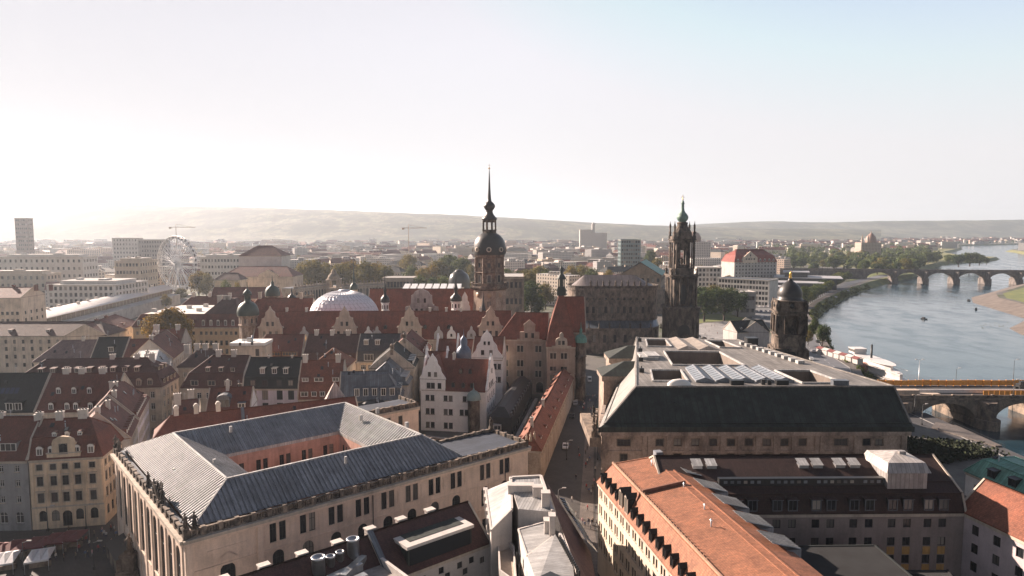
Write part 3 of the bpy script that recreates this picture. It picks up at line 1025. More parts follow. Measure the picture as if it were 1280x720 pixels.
l.new(mixc(n, l, r1.outputs[0], r2.outputs[0], .8, 'MULTIPLY'), b.inputs['Base Color'])
b.inputs['Roughness'].default_value = 0.95
def hills(name, sky, Y0, Y1, seed, steep=1.0):
    rnd = random.Random(seed)
    def skyz(u):
        for (a, va), (c, vc) in zip(sky, sky[1:]):
            if a <= u <= c: return va + (vc - va) * (u - a) / (c - a)
        return sky[0][1] if u < sky[0][0] else sky[-1][1]
    nu, nr = 260, 30
    u0, u1 = sky[0][0], sky[-1][0]
    V, F = [], []
    from mathutils import noise as mn
    for j in range(nr):
        t = j / (nr - 1)
        for i in range(nu):
            u = u0 + (u1 - u0) * i / (nu - 1)
            Y = Y0 + (Y1 - Y0) * t
            x = (u - 640) / FPX * Y
            top = max(2, zat(skyz(u), Y1 * .93))
            s = min(1, t / .8) ** steep
            s = s * s * (3 - 2 * s) * .6 + s * .4
            z = top * s + (mn.noise(Vector((x * .0011, Y * .0011, seed))) * .20 + mn.noise(Vector((x * .004, Y * .004, seed + 5))) * .05) * top * s * (1 - s) * 3.2
            z += mn.noise(Vector((x * .012, Y * .012, 3))) * 3.5 * s
            if t > .93: z = top * (1 - (t - .93) * 4)
            V.append((x, Y, z - 1))
    for j in range(nr - 1):
        for i in range(nu - 1):
            F.append((j * nu + i, j * nu + i + 1, (j + 1) * nu + i + 1, (j + 1) * nu + i))
    me = bpy.data.meshes.new(name); me.from_pydata(V, [], F); me.materials.append(m_hill)
    me.polygons.foreach_set('use_smooth', [True] * len(F))
    o = bpy.data.objects.new(name, me); col.objects.link(o); o['kind'] = 'structure'
hills('hills_south', SKY_L, 3100, 4700, 3)
hills('hills_west', SKY_R, 4700, 6600, 11, 1.6)

# the hazy air
HAZE_D = 0.00008
m_haze = bpy.data.materials.new('haze_air'); m_haze.use_nodes = True
hn, hl_ = m_haze.node_tree.nodes, m_haze.node_tree.links
hn.clear()
ho = hn.new('ShaderNodeOutputMaterial'); hv = hn.new('ShaderNodeVolumePrincipled')
hv.inputs['Color'].default_value = (0.76, 0.86, 0.97, 1)
hv.inputs['Density'].default_value = HAZE_D
hv.inputs['Anisotropy'].default_value = 0.44
hl_.new(hv.outputs[0], ho.inputs['Volume'])
mb = MB(); mb.box(-9200, 9200, -120, 8200, -9, 300)
hz = mb.build('haze', m_haze); hz['kind'] = 'stuff'
# ================================================================ THE LONG GALLERY BUILDING (foreground left)
jA, jB = (-50.8, 102.2), (3.6, 148.1)
J = Block('gallery_building', 'long rose-beige gallery building with grey ribbed metal roof around a courtyard', 'museum', jA, jB, W_JOH)
JW, JL = 54.3, 55.2
fr = W_CREAM
# facades: front, end block, left; hidden sides plain
f0 = J.add_facade((0, 0), (71.1, 0), 0, 19)
f1 = J.add_facade((71.1, 0), (71.1, 13), 0, 19)
f2 = J.add_facade((71.1, 13), (JL, 13), 0, 19)
f3 = J.add_facade((JL, 13), (JL, 45), 0, 19)
f4 = J.add_facade((JL, 45), (71.1, 45), 0, 19)
f5 = J.add_facade((71.1, 45), (71.1, JW), 0, 19)
f6 = J.add_facade((71.1, JW), (0, JW), 0, 19)
f7 = J.add_facade((0, JW), (0, 0), 0, 19)
# paired rectangular windows above arched ones
for k in range(10):
    s = 14.6 + 5.28 * k + (2.2 if k > 7 else 0)
    for dx in (-.82, .82): J.win(f0, s + dx, 16.1, 1.15, 3.3, 'surround', M_BLACK, W_JOH)
    J.win(f0, s, 10.8, 2.0, 4.2, 'arch', M_BLACK, W_JOH)
    J.win(f0, s, 4.6, 1.6, 2.6, 'plain', M_BLACK, W_JOH)
J.win(f0, 6.3, 11.0, 2.4, 4.6, 'archhood', M_BLACK, W_JOH)
for k in range(10):
    s = JW - (4.4 + 5.05 * k)
    J.win(f7, s, 11.2, 2.6, 10.6, 'arch', M_BLACK, W_JOH)
for s in (3.0, 6.6, 10.2): J.win(f4, s, 16.0, 1.2, 2.8, 'surround', M_BLACK, W_CREAM)
def joh_trim(mb):
    # cornice below the parapet, string courses, corner strips, ornament panels between the window pairs
    for P, Q in (((-.35, -.35), (71.4, -.35)), ((71.4, -.35), (71.4, 13)), ((JL, 45.3), (71.4, 45)), ((-.35, JW), (-.35, -.35))):
        mb.beam((*P, 18.75), (*Q, 18.75), .9, .5, 1)
        mb.beam((*P, 18.25), (*Q, 18.25), .5, .4, 0)
    for z in (13.3, 8.0): mb.beam((0, -.06, z), (71.1, -.06, z), .16, .3, 0)
    for k in range(10):
        s = 14.6 + 5.28 * k + (2.2 if k > 7 else 0) + 2.64
        mb.box(s - .6, s + .6, -.07, 0, 14.7, 17.4, 0)
        mb.box(s - .42, s + .42, -.12, -.07, 15.0, 17.1, 0)
    for k in range(11):
        s = JW - (1.9 + 5.05 * k)
        mb.box(-.16, 0, s - .5, s + .5, 0, 18.0, 0)
    for s in (0.6, 11.6): mb.box(s - .5, s + .5, -.3, 0, 0, 18, 0)
    mb.box(3.2, 9.4, -.1, 0, 8.3, 8.9, 0); mb.box(3.2, 9.4, -.1, 0, 15.6, 16.1, 0)
    mb.poly([(4.6, -.25, 14.0), (8.0, -.25, 14.0), (6.3, -.25, 15.2)], 0)
J.walls(extra=joh_trim)
for s in (11.9, 29.9 + 2.6, 64.4): # rain pipes
    m = MB(); m.tube((s, -.2, 0), (s, -.2, 18.2), .09, n=6, mi=0); m.build('drainpipe', M_BLACK, J.root)
# roof: four wings round the courtyard, real standing ribs
def rect(l, f, r, b, z): return [(l, f, z), (r, f, z), (r, b, z), (l, b, z)]
ro, rr_, ri = rect(1.6, 1.6, 54.4, 52.6, 20.0), rect(9.2, 8.6, 48.7, 43.3, 24.1), rect(16.8, 15.6, 42.6, 34.6, 20.0)
mb = MB()
for k in range(4):
    mb.poly([ro[k], ro[(k + 1) % 4], rr_[(k + 1) % 4], rr_[k]], 0)
    mb.poly([rr_[k], rr_[(k + 1) % 4], ri[(k + 1) % 4], ri[k]], 0)
    mb.beam(rr_[k], rr_[(k + 1) % 4], .4, .35, 1)
    mb.beam(ro[k], rr_[k], .35, .3, 1); mb.beam(rr_[k], ri[k], .35, .3, 1)
    mb.poly([ri[k], ri[(k + 1) % 4], (*ri[(k + 1) % 4][:2], 19.3), (*ri[k][:2], 19.3)], 1)
def ribs(lo, hi, step=.85):
    """ribs run straight up the slope between two parallel level edges"""
    (a, b), (c, d) = [(Vector(p), Vector(q)) for p, q in (lo, hi)]
    u = (b - a).normalized(); L = (b - a).length
    up = (c - a) - u * (c - a).dot(u)
    s0, s1 = (c - a).dot(u), (d - a).dot(u)
    s = step * .5
    while s < L or s < s1:
        if s > max(L, s1): break
        t0, t1 = 0.0, 1.0
        if s < s0 and s0 > 0: t1 = s / s0
        if s > s1 and s1 < L: t1 = min(t1, (L - s) / (L - s1))
        if s < 0 or s > L: pass
        if s > L and s1 > L: t0 = (s - L) / (s1 - L)
        if t1 - t0 > .02:
            p, q = a + u * s + up * t0, a + u * s + up * t1
            mb.beam(tuple(p + Vector((0, 0, .05))), tuple(q + Vector((0, 0, .07))), .22, .22, 0)
        s += step
for k in range(4):
    ribs((ro[k], ro[(k + 1) % 4]), (rr_[k], rr_[(k + 1) % 4]))
    a, b_ = ri[k], ri[(k + 1) % 4]; c, d = rr_[k], rr_[(k + 1) % 4]
    # inner slopes widen upwards: start the ribs at the ridge and run down
    ribs((c, d), (a, b_))
for x, y, s in ((9.2 + 1.4, 20, .5), (46, 30, .7), (51, 18, .7), (30, 5.5, .4), (52, 33, .7), (5, 26, .4), (20, 40, .5)):
    z = 20.9 if x < 8 else 23
    mb.box(x - s / 2, x + s / 2, y - s / 2, y + s / 2, z, z + 1.3, 1)
# gutters / flat strip behind the parapet and the two low end blocks
mb.box(.4, 70.6, .4, 1.6, 18.8, 19.4, 2); mb.box(.4, 1.6, 1.6, JW - .4, 18.8, 19.4, 2); mb.box(54.4, JL - .1, 1.6, JW - 1.6, 18.8, 19.4, 2)
mb.box(1.6, 70.6, 52.6, JW - .4, 18.8, 19.4, 2)
for y0, y1 in ((1.6, 12.4), (45.6, 52.6)):
    mb.poly([(54.4, y0, 20.0), (70.4, y0, 19.6), (70.4, y1, 19.6), (54.4, y1, 20.0)], 3)
J_RIB = seam('ribbed_grey_zinc', (0.25, 0.26, 0.28), 0.85, 0.6, 0.0, 0.22)
mb.build('roof', [J_RIB, M_ZINCL, M_LEAD, seam('dark_blue_sheet', (0.04, 0.052, 0.075), .9, .75, 0)], J.root)
# courtyard walls with window pairs
mb = MB()
cw = [(16.9, 15.7), (42.5, 15.7), (42.5, 34.5), (16.9, 34.5)]
court = []
for k in range(4):
    P, Q = cw[(k + 1) % 4], cw[k]
    L = (Vector(Q) - Vector(P)).length
    ops = []
    nb_ = 5 if k in (0, 2) else 3
    for i in range(nb_):
        c = L * (i + .5) / nb_
        for dx in (-.75, .75):
            ops.append((c + dx - .5, c + dx + .5, 14.6, 17.4)); court.append((P, Q, c + dx))
    facade(mb, P, Q, 8, 19.35, ops)
mb.build('courtyard_wall', W_PINK, J.root)
me_w, pe_w = window_meshes(1.0, 2.8, 'plain', M_BLACK, W_PINK)
for P, Q, s in court:
    d = (Vector(Q) - Vector(P)).normalized(); p = Vector(P) + d * s
    if p.y < 20 or J.nw > 110: continue
    o = link('window', me_w, J.root, (p.x, p.y, 16.0), math.atan2(d.y, d.x)); link('pane', pe_w, o); J.nw += 1
mb = MB(); mb.poly([(16.9, 15.7, 8), (42.5, 15.7, 8), (42.5, 34.5, 8), (16.9, 34.5, 8)]); mb.build('courtyard_floor', M_PAVE, J.root)
# parapet of balusters and piers
def balustrade(mb, P, Q, z, h=1.3, step=2.65, mi=0):
    P, Q = Vector(P), Vector(Q); L = (Q - P).length; d = (Q - P) / L
    mb.beam((*P, z + h - .12), (*Q, z + h - .12), .5, .24, mi)
    mb.beam((*P, z + .12), (*Q, z + .12), .5, .24, mi)
    n_ = max(1, round(L / step))
    for k in range(n_ + 1):
        c = P + d * (L * k / n_)
        mb.prism([tuple(c + Vector((math.cos(t), math.sin(t))) * .5) for t in [math.atan2(d.y, d.x) + math.pi / 4 + math.pi / 2 * j for j in range(4)]], z, z + h + .15, mi)
        if k < n_:
            for j in range(1, 6):
                e = c + d * (L / n_ * j / 6)
                if j % 3 == 0 and k % 3 == 0: continue
                mb.beam((*e, z + .2), (*e, z + h - .2), .2, .2, mi)
    mb.beam((*(P + Vector((d.y, -d.x)) * -.18), z + h / 2), (*(Q + Vector((d.y, -d.x)) * -.18), z + h / 2), .06, h - .3, mi)
mb = MB()
for P, Q in (((.2, .2), (70.8, .2)), ((.2, JW - .2), (.2, .2)), ((70.8, .2), (70.8, 12.7)), ((70.8, 12.7), (JL + .3, 12.7)), ((JL + .3, 12.7), (JL + .3, 45.3)), ((JL, 45.3), (70.8, 45.3)), ((70.8, 45.3), (70.8, JW - .2))):
    balustrade(mb, P, Q, 19.0)
mb.build('parapet', sandstone('parapet_stone', (0.34, 0.27, 0.21), (0.05, 0.045, 0.04), .5, .8), J.root)
STAT = [statue_mesh(2.8, S_DARK, i) for i in range(4)]
for i, (x, y, z) in enumerate(((.3, .4, 20.3), (.3, 14.5, 20.3), (.3, 17.5, 20.3), (.3, 20.0, 20.3), (.3, 24.5, 20.3), (.3, 50.5, 20.3), (.3, 53.8, 20.3), (70.6, 12.6, 20.3), (1.6, .3, 20.3))):
    link('statue', STAT[i % 4], J.root, (x, y, z), i * 1.1)
mb = MB()                                     # the trophy group over the left front
for i in range(14):
    a = i * 2.4; q = .5 + .25 * math.sin(i * 1.7)
    mb.tube((.3, 17 + math.sin(a) * .8, 20.2), (.3 + math.cos(a) * .7, 17.2 + math.sin(a) * 1.6, 22.4 + q), .3, .12, 6)
mb.build('trophy_ornament', S_DARK, J.root)
mb = MB()                                     # open stair and dark lean-to at the far left corner
mb.box(-3.6, -.4, 36, 46, 0, 3.0, 0); mb.poly([(-3.8, 36, 3.0), (-.4, 36, 4.2), (-.4, 46, 4.2), (-3.8, 46, 3.0)], 1)
mb.build('stair_porch', [S_DARK2, M_BLACK], J.root)

# ================================================================ BAROQUE HOUSES LEFT OF THE SQUARE
H = House('town_house', 'narrow grey town house with red roof and wide shed dormer at the left edge', 'town house', (-119, 147.0), (-107.4, 147.4), 12.5, 16, rings_gable(12.5, 16, 24.3), W_GREY, T_RED)
for z in (14.2, 10.9, 7.2): H.row(0, z, 1.0, 1.5, 3, 0.6, 11)
H.row(0, 3.0, 1.7, 2.6, 3, .6, 11, style='arch', trim=W_GREY)
H.dormers(0, 17.8, 3.6, 1.9, xs=[6.9], style='shed', cheek=W_GREY)
H.chimney(10.8, 6.2, 25.4, 1.2, .9); H.chimney(2.2, 6.4, 25.4, 1.2, .9)
H.finish()
H = House('baroque_house', 'yellow baroque corner house with curved roof gable on the square', 'town house', (-107.2, 147.6), (-92.6, 150.4), 12, 16, rings_mansard(12, 16, 20.5, 1.7, 23.6, None, 4.5), W_YELL, T_RED)
yx = [1.9 + .1, 4.75, 7.15, 9.7, 12.7]
for z, w, h, st in ((14.2, 1.25, 1.35, 'surround'), (11.0, 1.3, 2.2, 'hood'), (7.2, 1.3, 2.2, 'hood')):
    H.row(0, z, w, h, xs=yx, style=st, frame=M_BLACK)
    H.row(1, z, 1.0, h, 5, .8, 11.4, style='surround', frame=M_BLACK)
H.row(0, 3.0, 1.6, 2.5, xs=[2.2, 4.75, 9.7, 12.7], style='arch', frame=M_BLACK, trim=W_YELL)
H.win(0, 7.15, 2.2, 2.0, 3.6, 'archhood', M_BLACK, W_YELL)
H.row(1, 3.0, 1.4, 2.3, 4, .8, 11.4, style='arch', frame=M_BLACK, trim=W_YELL)
H.dormers(0, 16.9, 1.3, 1.6, xs=[2.2, 4.6, 9.7, 12.6], style='arch', cheek=W_YELL)
H.dormers(0, 20.6, .9, .7, xs=[4.6, 7.2, 9.8], style='arch', cheek=W_YELL)
H.chimney(4.2, 6.0, 25.4, 1.5, 1.0); H.chimney(9.0, 6.2, 25.6, 1.9, 1.1); H.chimney(-.2, 6.0, 25.0, 1.6, 1.0)
H.finish()
def gable_piece(parent, prof, y0, y1, mats, name='roof_gable', wins=(), loc=(0, 0, 0), rz=0, pitch_back=None):
    """shaped gable: prof = half outline [(half width, z)...] bottom to top, mirrored; slab from y0 to y1, with openings drawn as windows on it"""
    mb = MB()
    pts = [(x, z) for x, z in prof] + [(-x, z) for x, z in reversed(prof) if x > 1e-6]
    mb.poly([(x, y0, z) for x, z in pts][::1], 0)
    mb.poly([(x, y1, z) for x, z in pts][::-1], 0)
    n_ = len(pts)
    for i in range(n_):
        a, b_ = pts[i], pts[(i + 1) % n_]
        mb.poly([(a[0], y0, a[1]), (a[0], y1, a[1]), (b_[0], y1, b_[1]), (b_[0], y0, b_[1])], 0)
    zs = sorted({z for x, z in prof})
    for (x0, z0), (x1, z1) in zip(prof, prof[1:]):
        if abs(z1 - z0) < 1e-6: mb.box(-max(x0, x1) - .12, max(x0, x1) + .12, y0 - .14, y1, z0 - .16, z0 + .06, 1)
    if pitch_back:
        w, zb, zt, dep = pitch_back
        mb.poly([(-w, y1, zb), (0, y1, zt), (0, y1 + dep, zt), (-w, y1 + dep, zb)][::-1], 2)
        mb.poly([(0, y1, zt), (w, y1, zb), (w, y1 + dep, zb), (0, y1 + dep, zt)][::-1], 2)
        mb.poly([(-w, y1, prof[0][1]), (-w, y1 + dep, prof[0][1]), (-w, y1 + dep, zb), (-w, y1, zb)], 0)
        mb.poly([(w, y1, prof[0][1]), (w, y1, zb), (w, y1 + dep, zb), (w, y1 + dep, prof[0][1])], 0)
    g = mb.build(name, mats, parent, loc, rz)
    for x, z, w, h, st in wins:
        me, pe = window_meshes(w, h, st, M_BLACK if st != 'white' else WHITE, mats[1], 0.05)
        o = link('window', me, g, (x, y0 - .06, z)); link('pane', pe, o)
    return g
def volute(w, zb, zt, steps=3, k=.62):
    """stepped and curved half outline from half width w at zb to a small top at zt"""
    out = [(w, zb)]
    h = (zt - zb) / (steps + .35)
    x = w
    z = zb
    for s in range(steps):
        nx = x * k
        z1 = z + h
        out.append((x, z + h * .22))
        for t in (.3, .55, .8):
            out.append((x + (nx - x) * (1 - (1 - t) ** 2), z + h * (.22 + .78 * t ** 1.6)))
        out.append((nx, z1)); out.append((nx * .96, z1))
        x, z = nx * .96, z1
    out.append((x * .6, z + h * .15)); out.append((0, zt))
    return out
gable_piece(H.root, [(3.4, 16.3), (3.4, 17.4), (2.3, 17.4), (2.3, 19.6), (2.0, 20.4), (1.2, 20.9), (0, 21.1)], -.25, .5, [W_YELL, TRIM, T_RED], wins=[(0, 18.3, 1.7, 2.3, 'arch')], loc=(7.15, 0, 0), pitch_back=(2.3, 19.4, 20.8, 4.5))
mb = MB()
for x in (.5, 3.3, 5.95, 8.4, 11.2, 14.4): mb.box(x - .3, x + .3, -.16, 0, 5.2, 15.4, 0)
mb.box(0, 14.87, -.2, 0, 4.9, 5.25, 1)
mb.build('pilaster', [W_YELL, TRIM], H.root)

# street row behind it, seen along its right-hand fronts
H = House('row_house', 'pink-walled row house with pale red roof and grey gable behind the yellow corner house', 'town house', (-93.6, 163.2), (-100.0, 178.6), 13, 16, rings_gable(13, 16, 23.2), W_LGREY, T_RED2)
for z in (14.2, 11.0, 7.4, 3.4): H.row(0, z, 1.1, 1.8 if z < 14 else 1.2, 6, .8, style='surround')
H.dormers(0, 17.0, 1.2, 1.2, n=6, x0=.8, x1=15.8, style='shed')
H.chimney(1.0, 6.5, 24.6, 1.4, 1.0); H.chimney(9, 5.5, 24.2, 1.2, .9); H.finish()
H = House('row_house', 'row house with toothed snow boards on its pale red roof along the shaded lane', 'town house', (-100.2, 179.0), (-109.2, 201.4), 13, 16.4, rings_gable(13, 16.4, 23.8, None, 4), W_LILAC, T_RED2)
for z in (14.6, 11.2, 7.6, 3.4): H.row(0, z, 1.1, 1.8 if z < 14 else 1.2, 9, .8, style='surround')
H.dormers(0, 17.0, 1.0, 1.3, n=10, x0=.6, x1=22, style='shed')
H.chimney(2.2, 5.5, 24.4, 1.3, 1.0); H.chimney(12, 6.5, 24.8, 1.3, 1.0); H.finish()
H = House('attic_house', 'dark green roofed house with a strip of blue skylights at the left', 'town house', (-160, 186), (-133.6, 187.4), 16, 16, rings_gable(16, 16, 25.6), W_GREY, T_SLATE)
H.row(0, 13.5, 1.2, 1.8, 8); H.dormers(0, 16.6, 1.9, 2.2, xs=[19.6, 22.0], style='shed', frame=WHITE)
H.finish()
mb = MB()
for k in range(5):
    x = 13.6 + k * 1.3
    mb.poly([(x, 3.55, 20.62), (x + 1.0, 3.55, 20.62), (x + 1.0, 4.75, 22.06), (x, 4.75, 22.06)])
mb.build('skylight', plain('skylight_glass', (0.05, 0.06, 0.10), 0.15), H.root)
H = House('dormered_house', 'red-roofed house with two rows of small white arched dormers and three white chimneys', 'town house', (-133.4, 187.4), (-112.8, 188.2), 16, 16, rings_gable(16, 16, 25.4, None, None), W_CREAM, T_RED)
H.row(0, 13.5, 1.2, 1.8, 7)
H.dormers(0, 20.4, 1.25, 1.4, xs=[4.4, 8.7, 13.0], style='arch')
H.dormers(0, 16.6, 1.3, 1.6, xs=[4.2, 8.6, 11.0, 15.0], style='arch')
for x in (4.2, 8.6, 14.5): H.chimney(x, 8.3, 27.0, 1.8, 1.1)
H.chimney(19.2, 4, 24, 1.2, 1.0)
H.finish()
# the big mansard corner house
H = House('mansard_house', 'large mansard corner house with two rows of dormers above a long lane front', 'town house', (-152.5, 205.5), (-109.6, 209.6), 14, 18, rings_mansard(14, 18, 22.3, 1.6, 26.2, 6, 6.5), W_CREAM, T_RED3)
for z in (15.6, 12.0, 8.2, 4): H.row(0, z, 1.3, 2.0, 13, style='surround'); H.row(1, z, 1.3, 2.0, 4, style='surround')
H.dormers(0, 18.7, 1.5, 1.7, n=12, style='arch', cheek=TRIM, frame=TRIM)
H.dormers(0, 22.7, 1.4, 1.4, n=9, x0=5, x1=37, style='shed', frame=TRIM)
H.dormers(1, 18.7, 1.2, 1.6, n=4, style='shed', frame=W_YELL); H.dormers(1, 22.6, 1.0, 1.2, n=3, x0=3, x1=11, style='shed', frame=W_YELL)
for x in (26, 33.5, 38): H.chimney(x, 7, 27.6, 1.4, 1.1)
H.finish()
H = House('lane_house', 'lane house with flat grey skylit roof and orange lit dormer band behind the mansard corner', 'town house', (-114.2, 224.2), (-124.6, 246.6), 14, 18, rings_mansard(14, 18, 21.6, 1.8, 23.6, None, None, flat=4), W_CREAM, M_ZINC, topm=M_ZINCL)
for z in (15.6, 12.0, 8.2, 4): H.row(0, z, 1.3, 2.0, 8, style='surround')
H.dormers(0, 18.6, 1.2, 1.7, n=9, style='shed', cheek=W_YELL, roof=M_ZINC, frame=W_YELL)
for x in (2, 8, 15): H.chimney(x, 7, 25.2, 1.3, 1.1)
H.finish()
H = House('gable_house', 'tall house with pale gable and lilac-pink roof closing the shaded lane', 'town house', (-126.2, 250.5), (-133.0, 276.6), 15, 19, rings_gable(15, 19, 26.6), W_LGREY, T_RED2)
for z in (16.2, 12.4, 8.4, 4): H.row(0, z, 1.2, 2.0, 7, style='surround')
H.chimney(3, 7.5, 28, 1.4, 1.1); H.chimney(14, 8.0, 28, 1.4, 1.1); H.finish()
# small roofs between them and the long block behind
H = House('hip_roof_house', 'low house with a faded lilac-grey hipped roof in front of the long cream block', 'town house', (-181, 255), (-159.2, 257.5), 13, 17, rings_gable(13, 17, 24.2, 7, None), W_CREAM, tile('roof_tile_faded_lilac', (0.20, 0.145, 0.14)))
H.row(0, 14.4, 1.2, 1.8, 7); H.chimney(15, 6.5, 25.6); H.finish()
H = House('slate_house', 'small house with slate roof, white verge and one dormer', 'town house', (-159.0, 254.5), (-147.5, 255.6), 13, 18.5, rings_gable(13, 18.5, 25.6), W_LGREY, T_SLATE)
H.row(0, 15.6, 1.4, 1.8, 4); H.dormers(0, 20.6, 1.8, 1.9, xs=[6.6], style='shed'); H.finish()
H = House('red_roof_cottage', 'small plain house with red gabled roof beside the slate one', 'town house', (-147.2, 255.2), (-137.5, 256.4), 13, 18.6, rings_gable(13, 18.6, 24.8), W_CREAM, T_RED4)
H.row(0, 15.6, 1.2, 1.8, 4); H.chimney(8.6, 6.5, 26.2); H.finish()
H = House('courtyard_house', 'house with dark red roof and white chimney stacks in front of the autumn tree', 'town house', (-146.5, 272), (-134, 273.4), 12, 20, rings_gable(12, 20, 26.2), W_LGREY, T_RED4)
H.row(0, 17, 1.2, 1.6, 4); H.chimney(1.5, 5, 28.3, 2.0, 1.2); H.chimney(9.5, 6, 28.2, 1.6, 1.1); H.finish()
# long cream block on the old market
H = House('market_block', 'very long cream block with brown roof and rows of windows at the far left', 'apartment block', (-268, 297.5), (-180, 299.8), 17, 20, rings_gable(17, 20, 25.4, None, 7), W_CREAM, T_BRN)
for z in (17.6, 14.4, 10.9, 7.2): H.row(0, z, 1.25, 1.7, 23, 1, 87.4, frame=M_BLACK)
H.dormers(0, 21.6, 1.6, 1.0, n=4, x0=20, x1=86, style='shed'); H.finish()
H = House('market_wing', 'cream wing with brown hipped roof turning back from the very long block', 'apartment block', (-179.8, 300), (-189.0, 342.5), 17, 20, rings_gable(17, 20, 25.3, None, 6), W_CREAM, T_RED2)
for z in (17.4, 14.2, 10.8, 7.2): H.row(0, z, 1.2, 1.7, 10)
H.dormers(0, 21.2, 1.5, .9, xs=[8, 18, 28], style='shed'); H.chimney(12, 8, 26.4, 1.5, 1.1, m=T_RED); H.chimney(24, 8, 26.4, 1.5, 1.1, m=T_RED); H.finish()

# ================================================================ HOUSES BETWEEN THE GALLERY AND THE CASTLE
H = House('slate_mansard_house', 'white-walled house with steep slate mansard and two rows of dormers', 'town house', (-84.8, 212), (-67.3, 212), 13, 17, rings_mansard(13, 17, 20.6, .6, 25.8), W_LILAC, T_SLATE)
sx = [3.1, 6.8, 11.4, 15.0]
for z, h in ((15.0, 3.2), (11.2, 2.4), (7.4, 2.4), (3.6, 2.4)): H.row(0, z, 1.9, h, xs=sx, style='modern', frame=M_BLACK)
H.dormers(0, 17.7, 1.7, 2.1, xs=sx, style='shed', frame=M_BLACK); H.dormers(0, 21.4, 1.5, 1.8, xs=[5.6, 9.4, 13.0], style='shed')
H.chimney(6, 6.5, 26.6, .6, .6); H.chimney(13.6, 6.5, 26.6, .6, .6); H.finish()
H = House('steep_roof_house', 'house with very steep dark red roof, pale wide dormers and two white chimneys', 'town house', (-104.4, 212.5), (-85.2, 212.5), 14, 17, rings_mansard(14, 17, 21.5, 1.6, 26.2, 7, None), W_CREAM, T_RED3)
H.row(0, 14.6, 1.4, 1.9, 6)
H.dormers(0, 17.8, 2.4, 1.7, xs=[4.0, 9.4, 14.6], style='shed', frame=TRIM); H.dormers(0, 21.9, 1.3, 1.3, xs=[7.4, 11.6, 15.4], style='shed', frame=TRIM)
for x in (9.0, 14.0): H.chimney(x, 7, 28.2, 1.5, 1.1)
H.finish()
H = House('tall_tiled_house', 'house whose tall red-brown roof carries rows of white strip dormers', 'town house', (-67.0, 210), (-53.4, 210.6), 11, 14, rings_mansard(11, 14, 18.6, 1.0, 25.4), W_CREAM, T_RED4)
H.row(0, 12.4, 1.6, 1.5, 6)
H.dormers(0, 14.9, 1.6, 1.6, xs=[5.0, 7.6, 11.8], style='shed'); H.dormers(0, 14.9, 2.3, 1.6, xs=[2.0], style='shed')
H.dormers(0, 19.3, 2.0, 1.3, xs=[2.0, 11.5], style='shed'); H.dormers(0, 19.3, 2.8, 1.3, xs=[6.2], style='shed')
for x in (1.2, 11.6): H.chimney(x, 5.5, 27.4, 1.5, 1.1)
H.finish()
H = House('pyramid_roof_house', 'small block with a pale orange pyramid roof behind two white chimneys', 'town house', (-67.2, 226), (-55.4, 226), 12, 21, rings_gable(12, 21, 26.6, 5.9, 5.9), W_CREAM, T_ORG)
H.row(0, 18.4, 1.2, 1.6, 4); H.finish()
H = House('blue_metal_house', 'house with blue-grey sheet metal roof and five tall white dormers', 'town house', (-53.0, 205.5), (-34.2, 207.5), 11, 14.5, rings_mansard(11, 14.5, 21.6, 4.2, 22.6, None, 4.2), W_LGREY, M_LEAD)
H.row(0, 12.6, 1.4, 1.6, 6); H.dormers(0, 15.8, 1.5, 2.5, n=5, x0=4, x1=17.4, style='shed')
H.row(1, 12.6, 1.4, 1.6, 4); H.row(1, 9, 1.4, 1.6, 4); H.dormers(1, 15.6, 1.5, 2.2, n=3, x0=1.5, x1=10.5, style='shed'); H.finish()
H = House('back_metal_house', 'grey sheet-roofed rear wing with a sunlit flat patch and slatted dormers', 'town house', (-34.0, 218.8), (-34.2, 230.6), 15, 16.5, rings_gable(15, 16.5, 23.4, 4, None), W_LGREY, M_LEAD)
H.row(0, 13.6, 1.4, 1.8, 5); H.row(0, 9.8, 1.4, 1.8, 5); H.dormers(0, 17.4, 2.0, 1.6, n=4, x0=1, x1=11, style='shed', roof=M_ZINCL); H.finish()
H = House('cream_gable_house', 'house showing a broad bare cream gable with dark slate roof', 'town house', (-33.6, 231.0), (-34.4, 247), 15, 19.6, rings_gable(15, 19.6, 26.4), W_CREAM, T_SLATE)
H.row(0, 16.6, 1.3, 1.8, 6); H.row(0, 12.8, 1.3, 1.8, 6); H.dormers(0, 20.4, 2.0, 1.5, n=4, style='shed', roof=M_ZINCL)
H.chimney(1.4, 7.5, 27.8, 3.0, 1.0, m=S_MID); H.finish()
H = House('pink_gable_house', 'gabled house with rosy sunlit roof and small dormers by the castle lane', 'town house', (-32.0, 247.6), (-32.4, 270), 15, 20.5, rings_gable(15, 20.5, 27.4), W_CREAM, T_RED2)
H.row(0, 17.4, 1.3, 1.8, 8); H.dormers(0, 21.6, 1.3, 1.4, n=4, style='gable'); H.chimney(1.6, 7.5, 29, 3.2, 1.0, m=S_MID); H.finish()
H = House('grey_roof_house', 'house with plain grey roof, two white skylight dormers and a big white window', 'town house', (-59.6, 259), (-43.6, 259), 14, 16.5, rings_mansard(14, 16.5, 20.3, .8, 26.2), W_YELL, tile('roof_tile_grey', (0.085, 0.085, 0.088)))
H.row(0, 14.2, 2.0, 1.8, 5); H.dormers(0, 22.4, 1.8, 1.9, xs=[3.0, 7.4], style='shed'); H.dormers(0, 16.9, 3.6, 2.6, xs=[4.6], style='shed'); H.finish()
H = House('brown_mansard_house', 'broad brown-red mansard house with three white chimneys below the castle roof', 'town house', (-80.5, 259.5), (-59.8, 259), 14, 16, rings_mansard(14, 16, 19.6, .8, 26.0), W_YELL, T_BRN)
H.row(0, 13.6, 1.4, 1.8, 8); H.dormers(0, 16.6, 1.5, 1.8, xs=[12, 15, 18], style='arch')
for x in (3.4, 9.6, 16): H.chimney(x, 7, 27.8, 1.5, 1.1)
H.finish()
